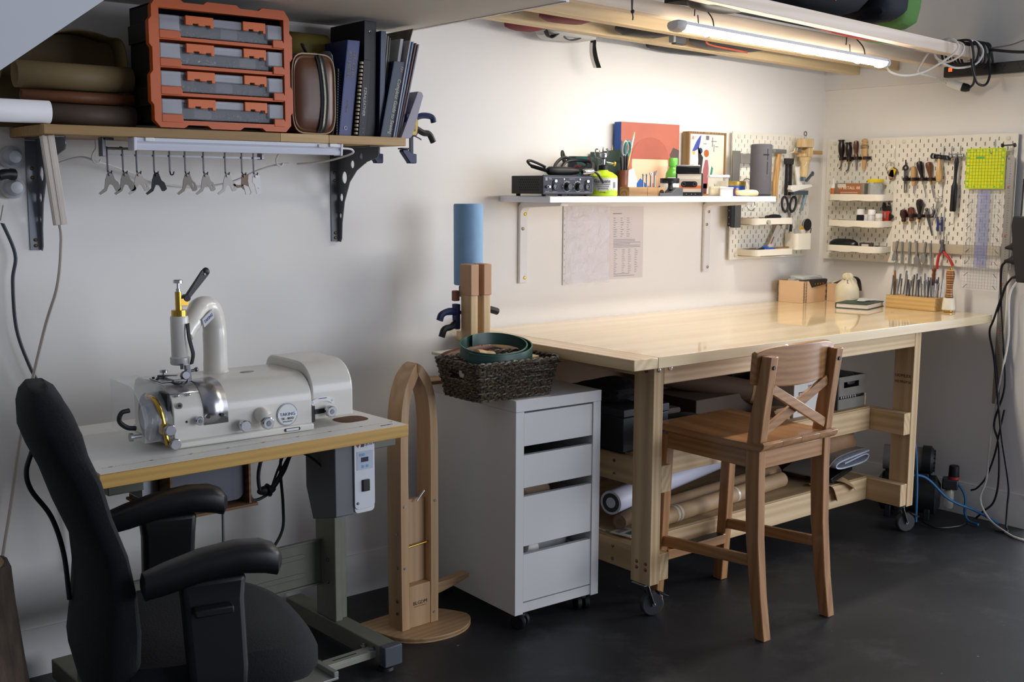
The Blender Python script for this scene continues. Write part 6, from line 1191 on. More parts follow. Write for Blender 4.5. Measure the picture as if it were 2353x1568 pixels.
for z,r_,am in ((.0,.04,0),(.006,.05,.01),(.035,.054,.015),(.07,.052,.02),(.092,.042,.06),(.106,.026,.12),(.113,.019,.2),(.122,.021,.26),(.134,.017,.35),(.142,.009,.4)):
    rings.append([(r_*(1+am*math.sin(9*2*PI*i/n+z*20))*math.cos(2*PI*i/n),r_*(1+am*math.sin(9*2*PI*i/n+z*20))*math.sin(2*PI*i/n),z) for i in range(n)])
M().loft(rings).build('cloth',mat('#ddd2b4',.9,0,.06,25,bump=.5),t); M().torus((0,0,.112),.021,.002,rot('X',R(12))).build('cord',mat('#7d7a70',.7),t); M().tube([(-.018,-.012,.112),(-.028,-.02,.1),(-.02,-.024,.095)],.0018,6).build('cord_end',mat('#7d7a70',.7),t)
t=thing('notebook','dark green hardback notebook lying on the workbench','book',(-.344,-.507,TZ),R(14)); m=mat('#1f3a30',.5,0,.04)
M().box(0,0,0,.205,.145,.003).build('cover',m,t,.0006); M().box(0,0,.0205,.205,.145,.0235).build('cover',m,t,.0006); M().box(0,.142,.0032,.205,.145,.0203).build('spine',m,t); M().box(.003,.003,.0032,.202,.1415,.0203).build('pages',mat('#e3d9cf',.8),t)
t=thing('receipt','white receipts lying crumpled on the green notebook','paper',(-.2,-.405,TZ+.0238),R(10)); 
for i in range(3): M(rot('Z',R(15*i-10))).ribbon([(-.06,.01*i,.0008+.001*i),(-.02,.01*i,.003+.001*i),(.02,.01*i,.0015+.001*i),(.055,.01*i,.005+.001*i)],.035,.0004,(0,1,0)).build('slip',mat('#d9d9d6',.6),t)
# tool block with stamps
t=thing('stamp_block','long pale wooden block holding steel stamping tools on the workbench','tool block',(-.172,-.718,TZ)); M().box(0,0,0,.086,.236,.056).build('block',wood('#c79f5f','#dcb878','y',10,.5),t,.0015)
protos=[]
for i in range(6):
    k=M(); h=(.075,.085,.09,.07,.08,.095)[i]
    if i%3==0: k.rod((0,0,0),(0,0,h),[(0,.0028),(.5,.0028),(.52,.0042),(1,.0042)],6)
    elif i%3==1: k.rod((0,0,0),(0,0,h),[(0,.0035),(.75,.0035),(.8,.003),(1,.003)],10)
    else: k.rod((0,0,0),(0,0,h),[(0,.003),(.6,.003),(.9,.0045),(1,.0038)],8)
    me=k.build('stamp_tool',(CH,DSTEEL,STEEL)[i%3]); protos.append(me)
rnd=random.Random(12); cnt=0
for r_ in range(3):
    for i in range(15):
        if rnd.random()<.18: continue
        p=protos[cnt%6] if cnt>=6 else protos[cnt]
        o=p if cnt<6 else p.copy()
        if cnt>=6: COL.objects.link(o)
        o.location=(-.158+.026*r_,-.705+.0148*i,TZ+.0562); o.rotation_euler=(rnd.uniform(-.1,.1),rnd.uniform(-.06,.06),0); o.scale=(1,1,rnd.uniform(.8,1.15))
        tag(o,'steel leather stamping tool standing in the pale wooden block','stamp tool','steel stamping tools in the wooden block'); cnt+=1
t=thing('stylus','modelling stylus with a brown wooden handle standing at the left end of the block','stylus',(-.125,-.497,TZ+.0562)); M().rod((0,0,0),(0,.006,.105),[(0,.0025),(.1,.0045),(.5,.0065),(.9,.0045),(1,.0045)],12).build('handle',wood('#8a5a20','#a8752c','z',14,.35),t); M().rod((0,.006,.105),(0,.008,.15),[(0,.0045),(.15,.003),(.5,.0022),(.75,.002),(.8,.0045),(.9,.0035),(1,.001)],10).build('tip',STEEL,t)
t=thing('paring_knife','small knife with a brown carved handle standing in the block','knife',(-.11,-.665,TZ+.0562)); M().beam((0,0,0),(0,-.002,.055),.003,.010).build('blade',STEEL,t); M().rod((0,-.002,.05),(0,-.006,.125),[(0,.006),(.2,.0075),(.4,.006),(.6,.008),(.75,.0065),(.92,.0105),(1,.006)],12).build('handle',wood('#5e2f1a','#7e4426','z',14,.35),t)
t=thing('round_mallet','round white-headed mallet with a striped wooden handle standing on the workbench','mallet',(-.137,-.762,TZ)); 
M().lathe([(.018,0),(.019,.002),(.019,.007),(.017,.009)],24).build('brass_foot',BRASS,t); M().lathe([(.026,.009),(.028,.012),(.0235,.058),(.022,.061)],28).build('head',mat('#e3dcc9',.4,0,.02),t)
hp=[(.0155,.061),(.0165,.066),(.0135,.085),(.0125,.10),(.0145,.125),(.0175,.15),(.018,.163),(.015,.176),(.008,.18)]
def hr(z):
    for (r0,z0),(r1,z1) in zip(hp,hp[1:]):
        if z0<=z<=z1: return r0+(r1-r0)*(z-z0)/(z1-z0)
    return .01
zz=.061
for i in range(24):
    z1=zz+.00496; M().lathe([(hr(zz),zz),(hr((zz+z1)/2),(zz+z1)/2),(hr(min(z1,.18)),z1)],22).build('handle_lamination',mat(('#6b3a22','#a87a4c','#7d4a2c','#c39a68')[i%4],.3,0,.08,20),t); zz=z1
M().lathe([(.008,.180),(.0085,.183),(.0065,.19),(.002,.192)],18).build('brass_nut',BRASS,t)
# ================================================================ on the drawer unit
DZ=.7565
t=thing('wicker_basket','dark woven basket hanging over the front of the white drawer unit','basket',(-2.372,-.497,DZ),R(-2))
WK=bpy.data.materials.new('wicker'); WK.use_nodes=True; nt=WK.node_tree; b=nt.nodes['Principled BSDF']; n_=nt.nodes.new('ShaderNodeTexNoise'); n_.inputs['Scale'].default_value=170; n_.inputs['Detail'].default_value=3; rr_=nt.nodes.new('ShaderNodeValToRGB'); rr_.color_ramp.elements[0].color=lin('#1b1512'); rr_.color_ramp.elements[1].color=lin('#84704f'); rr_.color_ramp.elements[0].position=.42; rr_.color_ramp.elements[1].position=.78; tc=nt.nodes.new('ShaderNodeTexCoord'); nt.links.new(tc.outputs['Object'],n_.inputs['Vector']); nt.links.new(n_.outputs['Fac'],rr_.inputs[0]); nt.links.new(rr_.outputs[0],b.inputs['Base Color']); b.inputs['Roughness'].default_value=.5
def bpath(z,n=220): # rounded rectangle growing with height
    f=z/.115; a=.144+.024*f; c=.095+.018*f; q=rrect(-a,-c,a,c,.02,6); P=[]
    L=[0]; q=q+[q[0]]
    for u,v in zip(q,q[1:]): L.append(L[-1]+math.dist(u,v))
    for i in range(n):
        s=L[-1]*i/n; j=max(k for k in range(len(L)-1) if L[k]<=s+1e-9); e=(s-L[j])/max(1e-9,L[j+1]-L[j]); P.append((q[j][0]+(q[j+1][0]-q[j][0])*e,q[j][1]+(q[j+1][1]-q[j][1])*e))
    return P
k=M(); R_=.0047; n=220
for row in range(14):
    z=.004+.0079*row; P=bpath(z,n); seg=[]; runs=[]
    for i in range(n+1):
        x,y=P[i%n]; l=math.hypot(x,y); off=.0026*math.sin(2*PI*i/6.1+PI*row); q=Vector((x+off*x/l,y+off*y/l,z+.0012*math.sin(i*.9+row)))
        gap = 8<=row<=11 and abs(y)<.042 and x<0
        if gap:
            if len(seg)>2: runs.append(seg)
            seg=[]
        else: seg.append(q)
    if len(seg)>2: runs.append(seg)
    for sgm in runs: k.tube(sgm,R_,5,0)
o=k.build('weave',WK,t); o['kind']='stuff'
k=M(); P=bpath(.115,150)
for ph in (0,PI): k.tube([(x+.003*math.cos(i*.9+ph)*x/math.hypot(x,y),y+.003*math.cos(i*.9+ph)*y/math.hypot(x,y),.117+.004*math.sin(i*.9+ph)) for i,(x,y) in enumerate(P+[P[0]])],.0048,5,0)
k.build('rim',WK,t)
M().box(-.142,-.093,.001,.142,.093,.006).build('bottom',WK,t); 
k=M()
for zz in (0,):
    op=bpath(.0,60); tp=bpath(.115,60); k.loft([[(x*.965,y*.955,.006) for x,y in op],[(x*.965,y*.955,.062) for x,y in [((a+c)/2,(b_+d)/2) for (a,b_),(c,d) in zip(op,tp)]]],cap=False)
k.build('liner',mat('#15100d',.9),t)
BX,BY=-2.372,-.497
t=thing('leather_belt','coiled dark green leather belt on top of the wicker basket','belt',(BX-.01,BY-.015,DZ+.115)); GB=mat('#1f3f35',.38,0,.06,12)
pts=[]
for i in range(46):
    a=R(200)+2*PI*1.75*i/45; rx=.138-.018*i/45*1.8; ry=.098-.012*i/45*1.6; pts.append((rx*math.cos(a)-.004,ry*math.sin(a)+.01,.028+.022*math.sin(a+.2)+.006*i/45))
M().ribbon(pts,.036,.0032,(.08,.1,1),2).build('strap',GB,t); 
o=M().ribbon([(p[0],p[1],p[2]+.0182) for p in pts],.0016,.0045,(.08,.1,1),2).build('edge',mat('#3f6d58',.4),t)
t=thing('wooden_mallet','round wooden mallet handle poking out of the wicker basket','mallet',(BX-.115,BY-.035,DZ+.142)); M().rod((0,0,0),(.085,.02,-.012),[(0,.012),(.04,.0165),(.3,.0165),(.5,.014),(1,.012)],18).build('handle',wood('#a07a4a','#bf9a66','x',12,.5),t)
crumple('yellow_cloth','yellow cloth inside the wicker basket','cloth',(BX+.02,BY+.03,DZ+.085),.055,.04,.028,mat('#c29a2c',.8,0,.15),61)
t=thing('wood_offcut','flat pale wood offcut with a green stain at the right of the wicker basket','wood piece',(BX+.085,BY+.02,DZ+.1),R(-8)); M(rot('Y',R(-6))).box(-.065,-.06,0,.06,.06,.012).build('board',wood('#c2a272','#d6b98a','x',9,.6),t,.002); M(rot('Y',R(-6))).prism(rrect(-.05,.0,.01,.05,.012),'xy',.0121,.0124).build('green_stain',mat('#9aa67a',.7),t)
crumple('paper_tag','white and red folded tag seen through the basket handle hole','tag',(BX-.128,BY-.01,DZ+.078),.012,.035,.016,mat('#cfc6c2',.6,0,.15,30),66,amp=.1)
t=thing('leather_roll','reddish brown leather roll lying behind the wicker basket','leather',(-2.36,-.34,DZ)); M().tube([(-.14,-.02,.10),(-.1,-.012,.112),(0,.01,.118),(.1,.03,.122)],[.012,.018,.019,.018],14).build('roll',mat('#5f3520',.5,0,.1,9),t); M().box(-.08,-.015,0,.08,.03,.098).build('support_box',mat('#3a2a20',.7),t,.004)
t=thing('glass_jar','glass jar with a flat cream lid behind the wicker basket','jar',(-2.452,-.30,DZ)); M().lathe([(.03,.0),(.033,.004),(.033,.078),(.028,.086)],24).build('glass',mat('#c9cdca',.08,0,0,alpha=.35),t); M().box(-.044,-.036,.0865,.05,.036,.096).build('lid',mat('#d6cdbf',.5),t,.002)
o=bpy.data.objects['glass_jar.001'] if 'glass_jar.001' in bpy.data.objects else t
t.location=(-2.335,-.175,DZ)
t=thing('wood_offcut','thin brown wood board at the back corner of the white drawer unit','wood piece',(-2.41,-.18,DZ),R(-6)); M().box(-.045,-.06,0,.04,.04,.012).build('board',wood('#8f6b44','#a8835a','x',9,.6),t,.002)
t=thing('stitching_clamp','upright wooden stitching clamp with leather jaw pads behind the wicker basket','stitching clamp',(-2.31,-.30,DZ)); PN=wood('#c4a274','#dcbf92','z',9,.55)
for x0,x1,zb in ((-.042,-.012,.0),(.012,.042,.0)):
    M().box(x0,-.028,zb,x1,.028,.40).build('jaw',PN,t,.003); M().box(x0-.002,-.031,.30,x1+.002,.03,.404).build('leather_pad',mat('#bd9370',.6,0,.06),t,.003)
for x0 in (-.011,.0015): M().box(x0,-.034,.0,x0+.0095,-.002,.17).build('spacer',wood('#a98355','#c29c6c','z',9,.6),t,.001)
M().cyl((0,-.03,.3),(0,-.0285,.3),.003).build('nail',DBLK,t)
t=thing('quick_clamp','blue and black quick clamp gripping the wooden stitching clamp','clamp',(-2.31,-.262,DZ+.24),0,'quick clamps')
M().box(-.09,-.003,-.006,.075,.003,.006).build('bar',mat('#26272b',.35,.7),t)
M().tube([(-.052,0,.0),(-.085,-.008,.008),(-.12,-.012,.0),(-.13,-.012,-.02)],.0115,8).build('fixed_handle',NAVY,t); M().tube([(-.052,0,-.03),(-.08,-.008,-.045),(-.11,-.012,-.05),(-.122,-.012,-.075)],.011,8).build('trigger',BLK,t)
M().prism([(-.062,.03),(-.044,.03),(-.044,-.055),(-.06,-.055)],'xz',-.013,.013).build('body',NAVY,t,.003); M().box(-.0655,-.01,.04,-.0445,.01,.075).build('jaw_pad',mat('#8c5a48',.6),t,.003); M().tube([(.045,0,.0),(.08,-.004,.004),(.118,-.006,-.006)],.012,8).ball((.062,-.004,.075),.012).build('far_jaw',BLK,t)
t=thing('paper_towel_roll','tall blue paper towel roll on a stand by the wall','paper roll',(-2.262,-.195,DZ)); M().lathe([(.018,.325),(.048,.325),(.05,.33),(.0505,.595),(.048,.601),(.018,.601)],36).build('roll',mat('#86a9c9',.85,0,.03,30,bump=.2),t); M().lathe([(.036,0),(.038,.004),(.036,.01),(.009,.011),(.009,.285)],24).build('stand',mat('#5a5c60',.4,.3),t); M().box(-.028,-.02,.283,.012,.02,.322).build('holder',mat('#55575a',.4,.2),t,.004); M().box(-.026,-.0215,.284,.0,-.0195,.292).build('red_mark',mat('#7a3a34',.5),t)
t=thing('wood_offcut','short pine block at the left end of the workbench behind the clamp','wood piece',(-2.195,-.1,TZ)); 
t.location=(-2.145,-.06,TZ); M().box(-.03,-.02,0,.03,.02,.045).build('block',wood('#a98355','#c8a474','x',9,.6),t,.002)
# ================================================================ stitching stand on the floor
t=thing('stitching_stand','beech stitching stand with an arched clamp between machine and drawers','stitching stand',(-2.625,-.385,0),R(3))
BE=wood('#b58d62','#cfab80','z',8,.45,ring=.3); BEX=wood('#b28a5f','#caa679','x',8,.45,ring=.3)
base=[(-.14,.11),(-.135,.02),(-.11,-.07),(-.05,-.125),(.03,-.145),(.10,-.135),(.155,-.1),(.18,-.06),(.175,-.02),(.13,.06),(.06,.11)]
sm_=[(v.x,v.y) for v in spline([(a,b,0) for a,b in base]+[(base[0][0],base[0][1],0)],5)][:-1]
for i in range(3): M().prism(sm_,'xy',.0055*i,.0055*i+.0053).build('base_ply',BEX if i!=1 else wood('#8f6c48','#a5805a','x',8,.5),t,.001)
def jaw(s):
    path=[(.072,.0165),(.074,.2),(.074,.5),(.072,.66),(.064,.75),(.044,.815),(.018,.855),(.001,.868)]; th=[.030,.030,.029,.028,.028,.03,.034,.036]; rings=[]
    P=spline([(x,0,z) for x,z in path],5)
    for i,p in enumerate(P):
        d=(P[min(i+1,len(P)-1)]-P[max(i-1,0)]).normalized(); nn=Vector((d.z,0,-d.x)); u=i/(len(P)-1); w_=th[min(int(u*7),7)]; hw=.036 if u<.75 else .036-.010*(u-.75)/.25
        a=p+nn*0; b_=p-nn*w_
        if i==len(P)-1: b_=Vector((.001,0,.825)); 
        rings.append([(s*a.x,-hw,a.z),(s*a.x,hw,a.z),(s*max(b_.x,.001),hw,b_.z),(s*max(b_.x,.001),-hw,b_.z)])
    M().loft(rings).build('jaw',BE,t,.0015)
jaw(1); jaw(-1)
M().box(-.042,-.034,.0166,.042,.03,.155).build('foot_block',BE,t,.002); text('BLGDM',.017,mat('#4a3522',.7),t,tr(.0,-.0346,.095)@FY,'brand_stamp'); M().box(-.024,-.0344,.083,.024,-.034,.0845).build('stamp_line',mat('#4a3522',.7),t)
M().box(-.042,-.005,.155,.042,.01,.43).build('inner_panel',wood('#b8936a','#caa67e','z',8,.5),t,.001); M().cyl((-.045,-.02,.28),(.045,-.02,.285),.003).build('brass_rod',BRASS,t); M().cyl((.0,-.02,.425),(.03,-.02,.455),.003).build('pull_rod',CHROME,t)
for x,z in ((-.072,.33),(-.072,.22),(-.072,.07),(-.072,.11)): M().cyl((x-.003,-.015,z),(x-.0055,-.015,z),.005).build('bolt',STEEL,t)
for x,z in ((-.06,.22),(-.06,.42),(.06,.42),(.055,.05)): M().cyl((x,-.036,z),(x,-.0385,z),.004).build('bolt',STEEL,t)
M().loft([[(x,-.016+y,z-h),(x,.016+y,z-h),(x,.016+y,z+h),(x,-.016+y,z+h)] for x,y,z,h in ((.07,.0,.115,.02),(.10,.0,.116,.018),(.14,-.005,.122,.014),(.18,-.012,.132,.011),(.205,-.018,.14,.008))]).build('pedal',BEX,t,.003)
# ================================================================ below the workbench
S1,S2=.522,.224
CB=mat('#7a6048',.75,0,.06,8); KR=mat('#9a7c5a',.7,0,.08,8)
t=thing('black_box','black storage box on the middle shelf at the left end of the workbench','box',(-1.83,-.50,S1)); M().box(-.105,-.13,0,.115,.15,.12).build('body',mat('#17181d',.5),t,.003); M().box(-.108,-.133,.1205,.118,.153,.15).build('lid',mat('#1b1c22',.5),t,.004)
crumple('fur_cloth','black furry cloth heaped on the black storage box','cloth',(-1.80,-.44,S1+.18),.115,.12,.032,mat('#15151a',.95,0,.3,60,bump=.8),71,amp=.35)
t=thing('cardboard_sheet','flat brown cardboard sheet standing behind the black box','cardboard',(-1.55,-.15,S1)); M(rot('X',R(-12))).box(-.3,-.004,0,.33,.004,.235).build('sheet',CB,t)
t=thing('folded_fabric','blue-grey folded fabric on the middle bench shelf','fabric',(-1.56,-.29,S1)); M().prism(rrect(-.13,0,.13,.03,.012),'xz',-.16,.14).build('fold',mat('#49545e',.8,0,.05,14),t,.004); M().prism(rrect(-.125,.0305,.125,.05,.009),'xz',-.15,.13).build('fold',mat('#7d6450',.8,0,.05,14),t,.004); M().prism(rrect(-.12,.0505,.12,.072,.009),'xz',-.15,.12).build('fold',mat('#50443c',.8,0,.05,14),t,.004)
crumple('black_bag','black fabric bag lying at the front of the middle bench shelf','bag',(-1.55,-.545,S1+.038),.11,.075,.034,mat('#101013',.8,0,.1,30),73,amp=.25)
t=thing('cardboard_tube','thick cardboard tube with a torn paper end on the middle bench shelf','tube',(-1.2,-.38,S1+.115)); a,b_=Vector((-.2,.16,.058)),Vector((.17,-.14,-.03)); M().rod(a,b_,[(0,.045),(1,.045)],24).build('tube',mat('#5d4636',.7,0,.06,8),t); M().rod(a+(b_-a)*.86,b_+(b_-a)*.03,[(0,.0462),(.5,.047),(1,.044)],20).build('torn_paper',mat('#a38257',.8,0,.2,30),t); M().rod(b_+(b_-a)*.031,b_+(b_-a)*.034,[(0,.036),(1,.036)],18).build('opening',mat('#080706',.9),t)
M().box(-.2,-.1,-.115,.18,.15,-.018).build('carton_below',mat('#4a3a2e',.8,0,.05),t,.003)
t=thing('carton','large dark brown carton behind the cardboard tube','box',(-.855,-.2,S1)); M().box(-.16,-.13,0,.2,.15,.25).build('body',mat('#3a2e27',.75,0,.05),t,.003); M().box(-.16,-.132,.24,.2,.02,.252).build('flap',mat('#43362d',.75),t); text('T2',.05,mat('#1a1512',.8),t,tr(-.06,-.1306,.17)@FY,'print'); text('FRAGILE',.025,mat('#1a1512',.8),t,tr(-.03,-.1306,.12)@FY,'print')
t=thing('printed_carton','white printed carton with a recycling mark seen through the stool back','box',(-.895,-.535,S1)); M().box(-.095,-.085,0,.09,.12,.15).build('body',mat('#cdc8c0',.55,0,.04),t,.002); pk=mat('#3d3b3c',.7)
for s_,z in (('THIS WAY UP',.118),('TW12 4B',.105),('PKG 12',.092)): text(s_,.0125,pk,t,tr(.03,-.0855,z)@FY,'print')
for z in (.024,.018): M().box(-.065,-.0857,z,-.005,-.0852,z+.003).build('print_line',pk,t)
for i in range(3): a=R(90+120*i); M(tr(-.04,-.0856,.052)@rot('Y',-a)).prism([(.006,-.008),(.016,-.008),(.016,.005),(.006,.005)],'xz',0,.0004).build('recycle_mark',pk,t)
M().prism(rrect(-.065,.08,-.02,.1,.002),'xz',-.0858,-.0853).build('stamp_box',pk,t); M().prism(rrect(-.061,.084,-.024,.096,.002),'xz',-.0861,-.0857).build('stamp_inner',mat('#c4bfb7',.6),t)
crumple('bubble_wrap','shiny crumpled plastic wrap on the printed carton','plastic wrap',(-.85,-.5,S1+.175),.06,.05,.024,mat('#c4c6c8',.12,0,.15,60,bump=.8),75,amp=.35)
crumple('kraft_wrap','crumpled kraft paper beside the printed carton','paper',(-1.055,-.59,S1+.025),.05,.04,.024,KR,76,amp=.4)
t=thing('grey_crate','grey metal crate with label slots on the middle bench shelf','crate',(-.625,-.55,S1)); GC=mat('#7f7a70',.5,.2,.15,9)
M().box(-.095,-.085,0,-.088,.2,.135).build('side',mat('#5a5852',.5,.3,.1),t,.001); M().box(.088,-.085,0,.095,.2,.135).build('side',GC,t,.001); M().box(-.088,.19,0,.088,.2,.135).build('back',GC,t); M().box(-.088,-.08,0,.088,.19,.006).build('bottom',GC,t)
for z0,z1 in ((0,.043),(.055,.088),(.112,.135)): M().box(-.088,-.085,z0,.088,-.079,z1).build('slat',GC,t,.001)
M().box(-.088,-.084,.088,-.055,-.08,.112).build('slat_joint',GC,t); M().box(.05,-.084,.088,.088,-.08,.112).build('slat_joint',GC,t)
M().box(-.085,-.07,.043,.085,.18,.05).build('drawer_floor',mat('#3d3b38',.6),t)
for i in range(14): 
    if i%4!=3: M().box(-.06+.008*i,-.076,.043,-.055+.008*i,-.03,.054).build('spool',mat(('#d6d2cc','#2b2a2c','#c9c5c0','#7d4a5a')[i%4],.5),t)
crumple('craft_scraps','dark purple craft scraps in the upper crate opening','craft supplies',(-.60,-.60,S1+.102),.03,.018,.012,mat('#3a2634',.5,.1,.3,40),78); crumple('craft_scraps','dark scraps filling the top of the grey crate','craft supplies',(-.62,-.5,S1+.128),.075,.1,.016,mat('#26282d',.6,0,.4,30),79)
for i,(x,y,z,h,l) in enumerate(((-.498,-.56,S1-.0065,.05,'lower pine offcut beside the grey crate'),(-.505,-.56,S1+.044,.045,'upper pine offcut stacked beside the grey crate'))):
    o=thing('pine_offcut',l,'wood piece',(x,y,z),0,'pine offcuts beside the crate'); M().box(-.02,-.045,0,.022-.006*i,.1,h).build('block',pine('y'),o,.002)
# lower shelf
def frollr(name,label,p,q,r_,m,inner,cat='roll',group='rolls on the lower bench shelf'):
    t=thing(name,label,cat,p,0,group); d=Vector(q)-Vector(p); M().rod((0,0,0),d,[(0,r_*.8),(0,r_),(1,r_),(1,r_*.8)],26).build('outer_wrap',m,t); m_,l=frame((0,0,0),d)
    M().lathe([(r_*.8,.0005),(r_*.8,-.0005),(r_*.45,-.0002),(r_*.45,.03)],24,m_).build('core',inner,t); return t
frollr('paper_roll','thick white roll with a green core on the lower bench shelf',(-1.86,-.50,S2+.083),(-1.05,-.30,S2+.085),.043,mat('#c9c8d4',.5,0,.03),mat('#24342f',.6))
frollr('paper_roll','brown kraft roll behind the taped one on the lower bench shelf',(-1.70,-.545,S2+.033),(-.88,-.46,S2+.033),.032,KR,CB)
frollr('paper_roll','brown kraft roll bound with tape at the front of the lower bench shelf',(-1.72,-.618,S2+.031),(-.95,-.545,S2+.031),.0305,mat('#a78863',.65,0,.08,9),CB)
frollr('paper_roll','short torn kraft roll under the white roll',(-1.88,-.565,S2+.032),(-1.62,-.48,S2+.03),.026,mat('#6f5742',.75,0,.15,12),CB)
t=bpy.data.objects['paper_roll.003']; 
for u in (.075,.1,.56): 
    d=Vector((.77,.073,0)); M().rod(d*u,d*(u+.016),[(0,.0311),(1,.0311)],24).build('tape_band',mat('#c9bda8',.25),t)
t=thing('label_card','white card with a green print lying at the left end of the lower bench shelf','card',(-1.885,-.60,.2242),R(8)); M().box(-.03,-.045,0,.05,.045,.0035).build('card',mat('#b9b4a8',.6),t); M().box(-.01,-.03,.0036,.03,-.005,.0039).build('green_print',mat('#2f5a48',.6),t); M().box(-.02,.01,.0036,.035,.03,.0039).build('grey_print',mat('#7d7a74',.6),t)
crumple('kraft_bundle','large crumpled brown paper bundle at the right of the lower bench shelf','paper bundle',(-.66,-.48,S2+.145),.13,.15,.058,mat('#9a7654',.7,0,.12,10,bump=.4),81,amp=.3)
crumple('kraft_bundle','dark folded paper pile under the bubble wrap','paper bundle',(-.70,-.42,S2+.045),.14,.17,.042,mat('#4f3f33',.8,0,.1,10),85,amp=.2)
t=thing('bubble_mailer','folded silver-white bubble wrap on the lower bench shelf','bubble wrap',(-.66,-.60,S2+.076),R(4)); BWm=mat('#b9bdc8',.25,0,.12,120,bump=.7)
M().ribbon([(.13,0,.035),(.02,0,.03),(-.09,0,.022),(-.125,0,.008),(-.09,0,-.006),(.02,0,-.008),(.10,0,-.004),(.128,0,.012),(.10,0,.024),(.0,0,.016),(-.06,0,.01)],.15,.006,(0,1,0)).build('fold',BWm,t)
M().ribbon([(-.24,.02,-.02),(-.17,.02,.0),(-.10,.02,.035),(.02,.02,.045),(.12,.02,.042)],.16,.005,(0,1,0)).build('grey_fold',mat('#77726c',.35,0,.06,20),t)
t=thing('black_packet','flat glossy black packet under the bubble wrap','packet',(-.69,-.605,S2+.042),R(10)); M(rot('Y',R(-7))).prism(rrect(-.12,-.006,.11,.008,.006),'xz',-.05,.07).build('packet',mat('#0d0e11',.22,0,.1,20),t,.002); M(rot('Y',R(-7))).prism(rrect(-.1,-.022,.09,-.0065,.006),'xz',-.045,.07).build('packet',mat('#16171b',.3),t,.002)
for i,(x,y,z,a,w_,l) in enumerate(((-.80,-.665,S2-.004,-.5,.05,'torn kraft paper flap hanging over the lower bench rail, left one'),(-.70,-.66,S2+.004,.3,.06,'torn kraft paper flap hanging over the lower bench rail, right one'))):
    t=thing('kraft_flap',l,'paper',(x,y,z),0,'torn kraft flaps'); M().ribbon([(-.05,.06,.012),(-.01,.01,.012),(.02,-.004,.0),(.045+.02*i,-.006,-.045+.02*i),(.05+.03*i,-.006,-.06+.02*i)],w_,.0015,(.7,.6,.3*a)).build('flap',mat('#b08e66',.7,0,.08,12),t)
# ================================================================ overhead beams, lamp, storage
for i,(y,zl,zr) in enumerate(((-.19,1.988,1.936),(-.39,1.996,1.939),(-.59,2.0,1.943),(-.79,2.034,1.948))):
    t=thing('timber_beam',('rearmost overhead pine beam near the back wall','second overhead pine beam from the back wall','third overhead pine beam, just behind the lit batten','front overhead pine beam with cables wound round its end')[i],'beam',(-1.2,y+.02,1.97),0,'overhead beams')
    bw=wood(('#d8bd8e','#d6b98c','#dcc5a8','#dec8b0')[i],('#e8d3aa','#e6cfa8','#ecdac2','#eedccb')[i],'x',7,.6,ring=.4)
    M(inv(t)).beam((-2.405,y+.0225,zl+.023),(-.0135,y+.0225,zr+.023),.045,.046,(0,0,1)).build('timber',bw,t,.002)
# ---- lit batten light hung from the third beam
t=thing('led_batten','lit white LED batten light hanging under the overhead beams','light',(-1.15,-.66,1.92))
A_,B_=Vector((-1.772,-.66,1.943)),Vector((-.535,-.66,1.908))
m_,l=frame(A_,B_,(0,0,1))   # local: x right, y up, z along
K_=M(inv(t)@m_); prof=[(-.032,.012),(.032,.012),(.028,.018),(-.028,.018)]
def ex(pr,z0,z1,n_,mm,bev=0): 
    M(inv(t)@m_).loft([[(x,y,z0) for x,y in pr],[(x,y,z1) for x,y in pr]]).build(n_,mm,t,bev)
ex([(-.033,.004),(-.030,.016),(-.012,.02),(.012,.02),(.030,.016),(.033,.004)],.03,l-.03,'housing',mat('#dedee4',.4))
EM=bpy.data.materials.new('led_diffuser'); EM.use_nodes=True; b=EM.node_tree.nodes['Principled BSDF']; b.inputs['Base Color'].default_value=(.9,.9,.9,1); b.inputs['Emission Color'].default_value=(1,.90,.77,1); b.inputs['Emission Strength'].default_value=LEDS
ex([(-.0325,.0038),(-.030,-.006),(-.016,-.0095),(.016,-.0095),(.030,-.006),(.0325,.0038)],.034,l-.034,'diffuser',EM)
for z0,z1 in ((0,.034),(l-.034,l)): 
    rr=[]
    for zz,sc in ((z0,.72 if z0==0 else 1),(z0+.015,1),(z1,1 if z0==0 else .72)): rr.append([(x*sc,y*sc,zz) for x,y in ((-.034,.004),(-.03,.0175),(-.012,.021),(.012,.021),(.03,.0175),(.034,.004),(.027,-.011),(.01,-.017),(-.01,-.017),(-.027,-.011))])
    M(inv(t)@m_).loft(rr).build('end_cap',mat('#c9c6c2',.45),t)
for x in (-1.60,-.72):
    u=(x+1.772)/1.237; zb=1.943-.035*u
    M(inv(t)).tube([(x,-.69,zb+.004),(x+.004,-.672,zb+.05),(x-.004,-.612,zb+.105),(x,-.60,zb+.06)],.0022,6,4).build('hanging_cord',mat('#2a2a2c',.7),t); M(inv(t)).tube([(x,-.69,zb+.004),(x+.002,-.66,zb-.0175),(x,-.627,zb+.004),(x-.008,-.622,zb+.06)],.0018,6,4).build('hanging_cord',mat('#2a2a2c',.7),t)
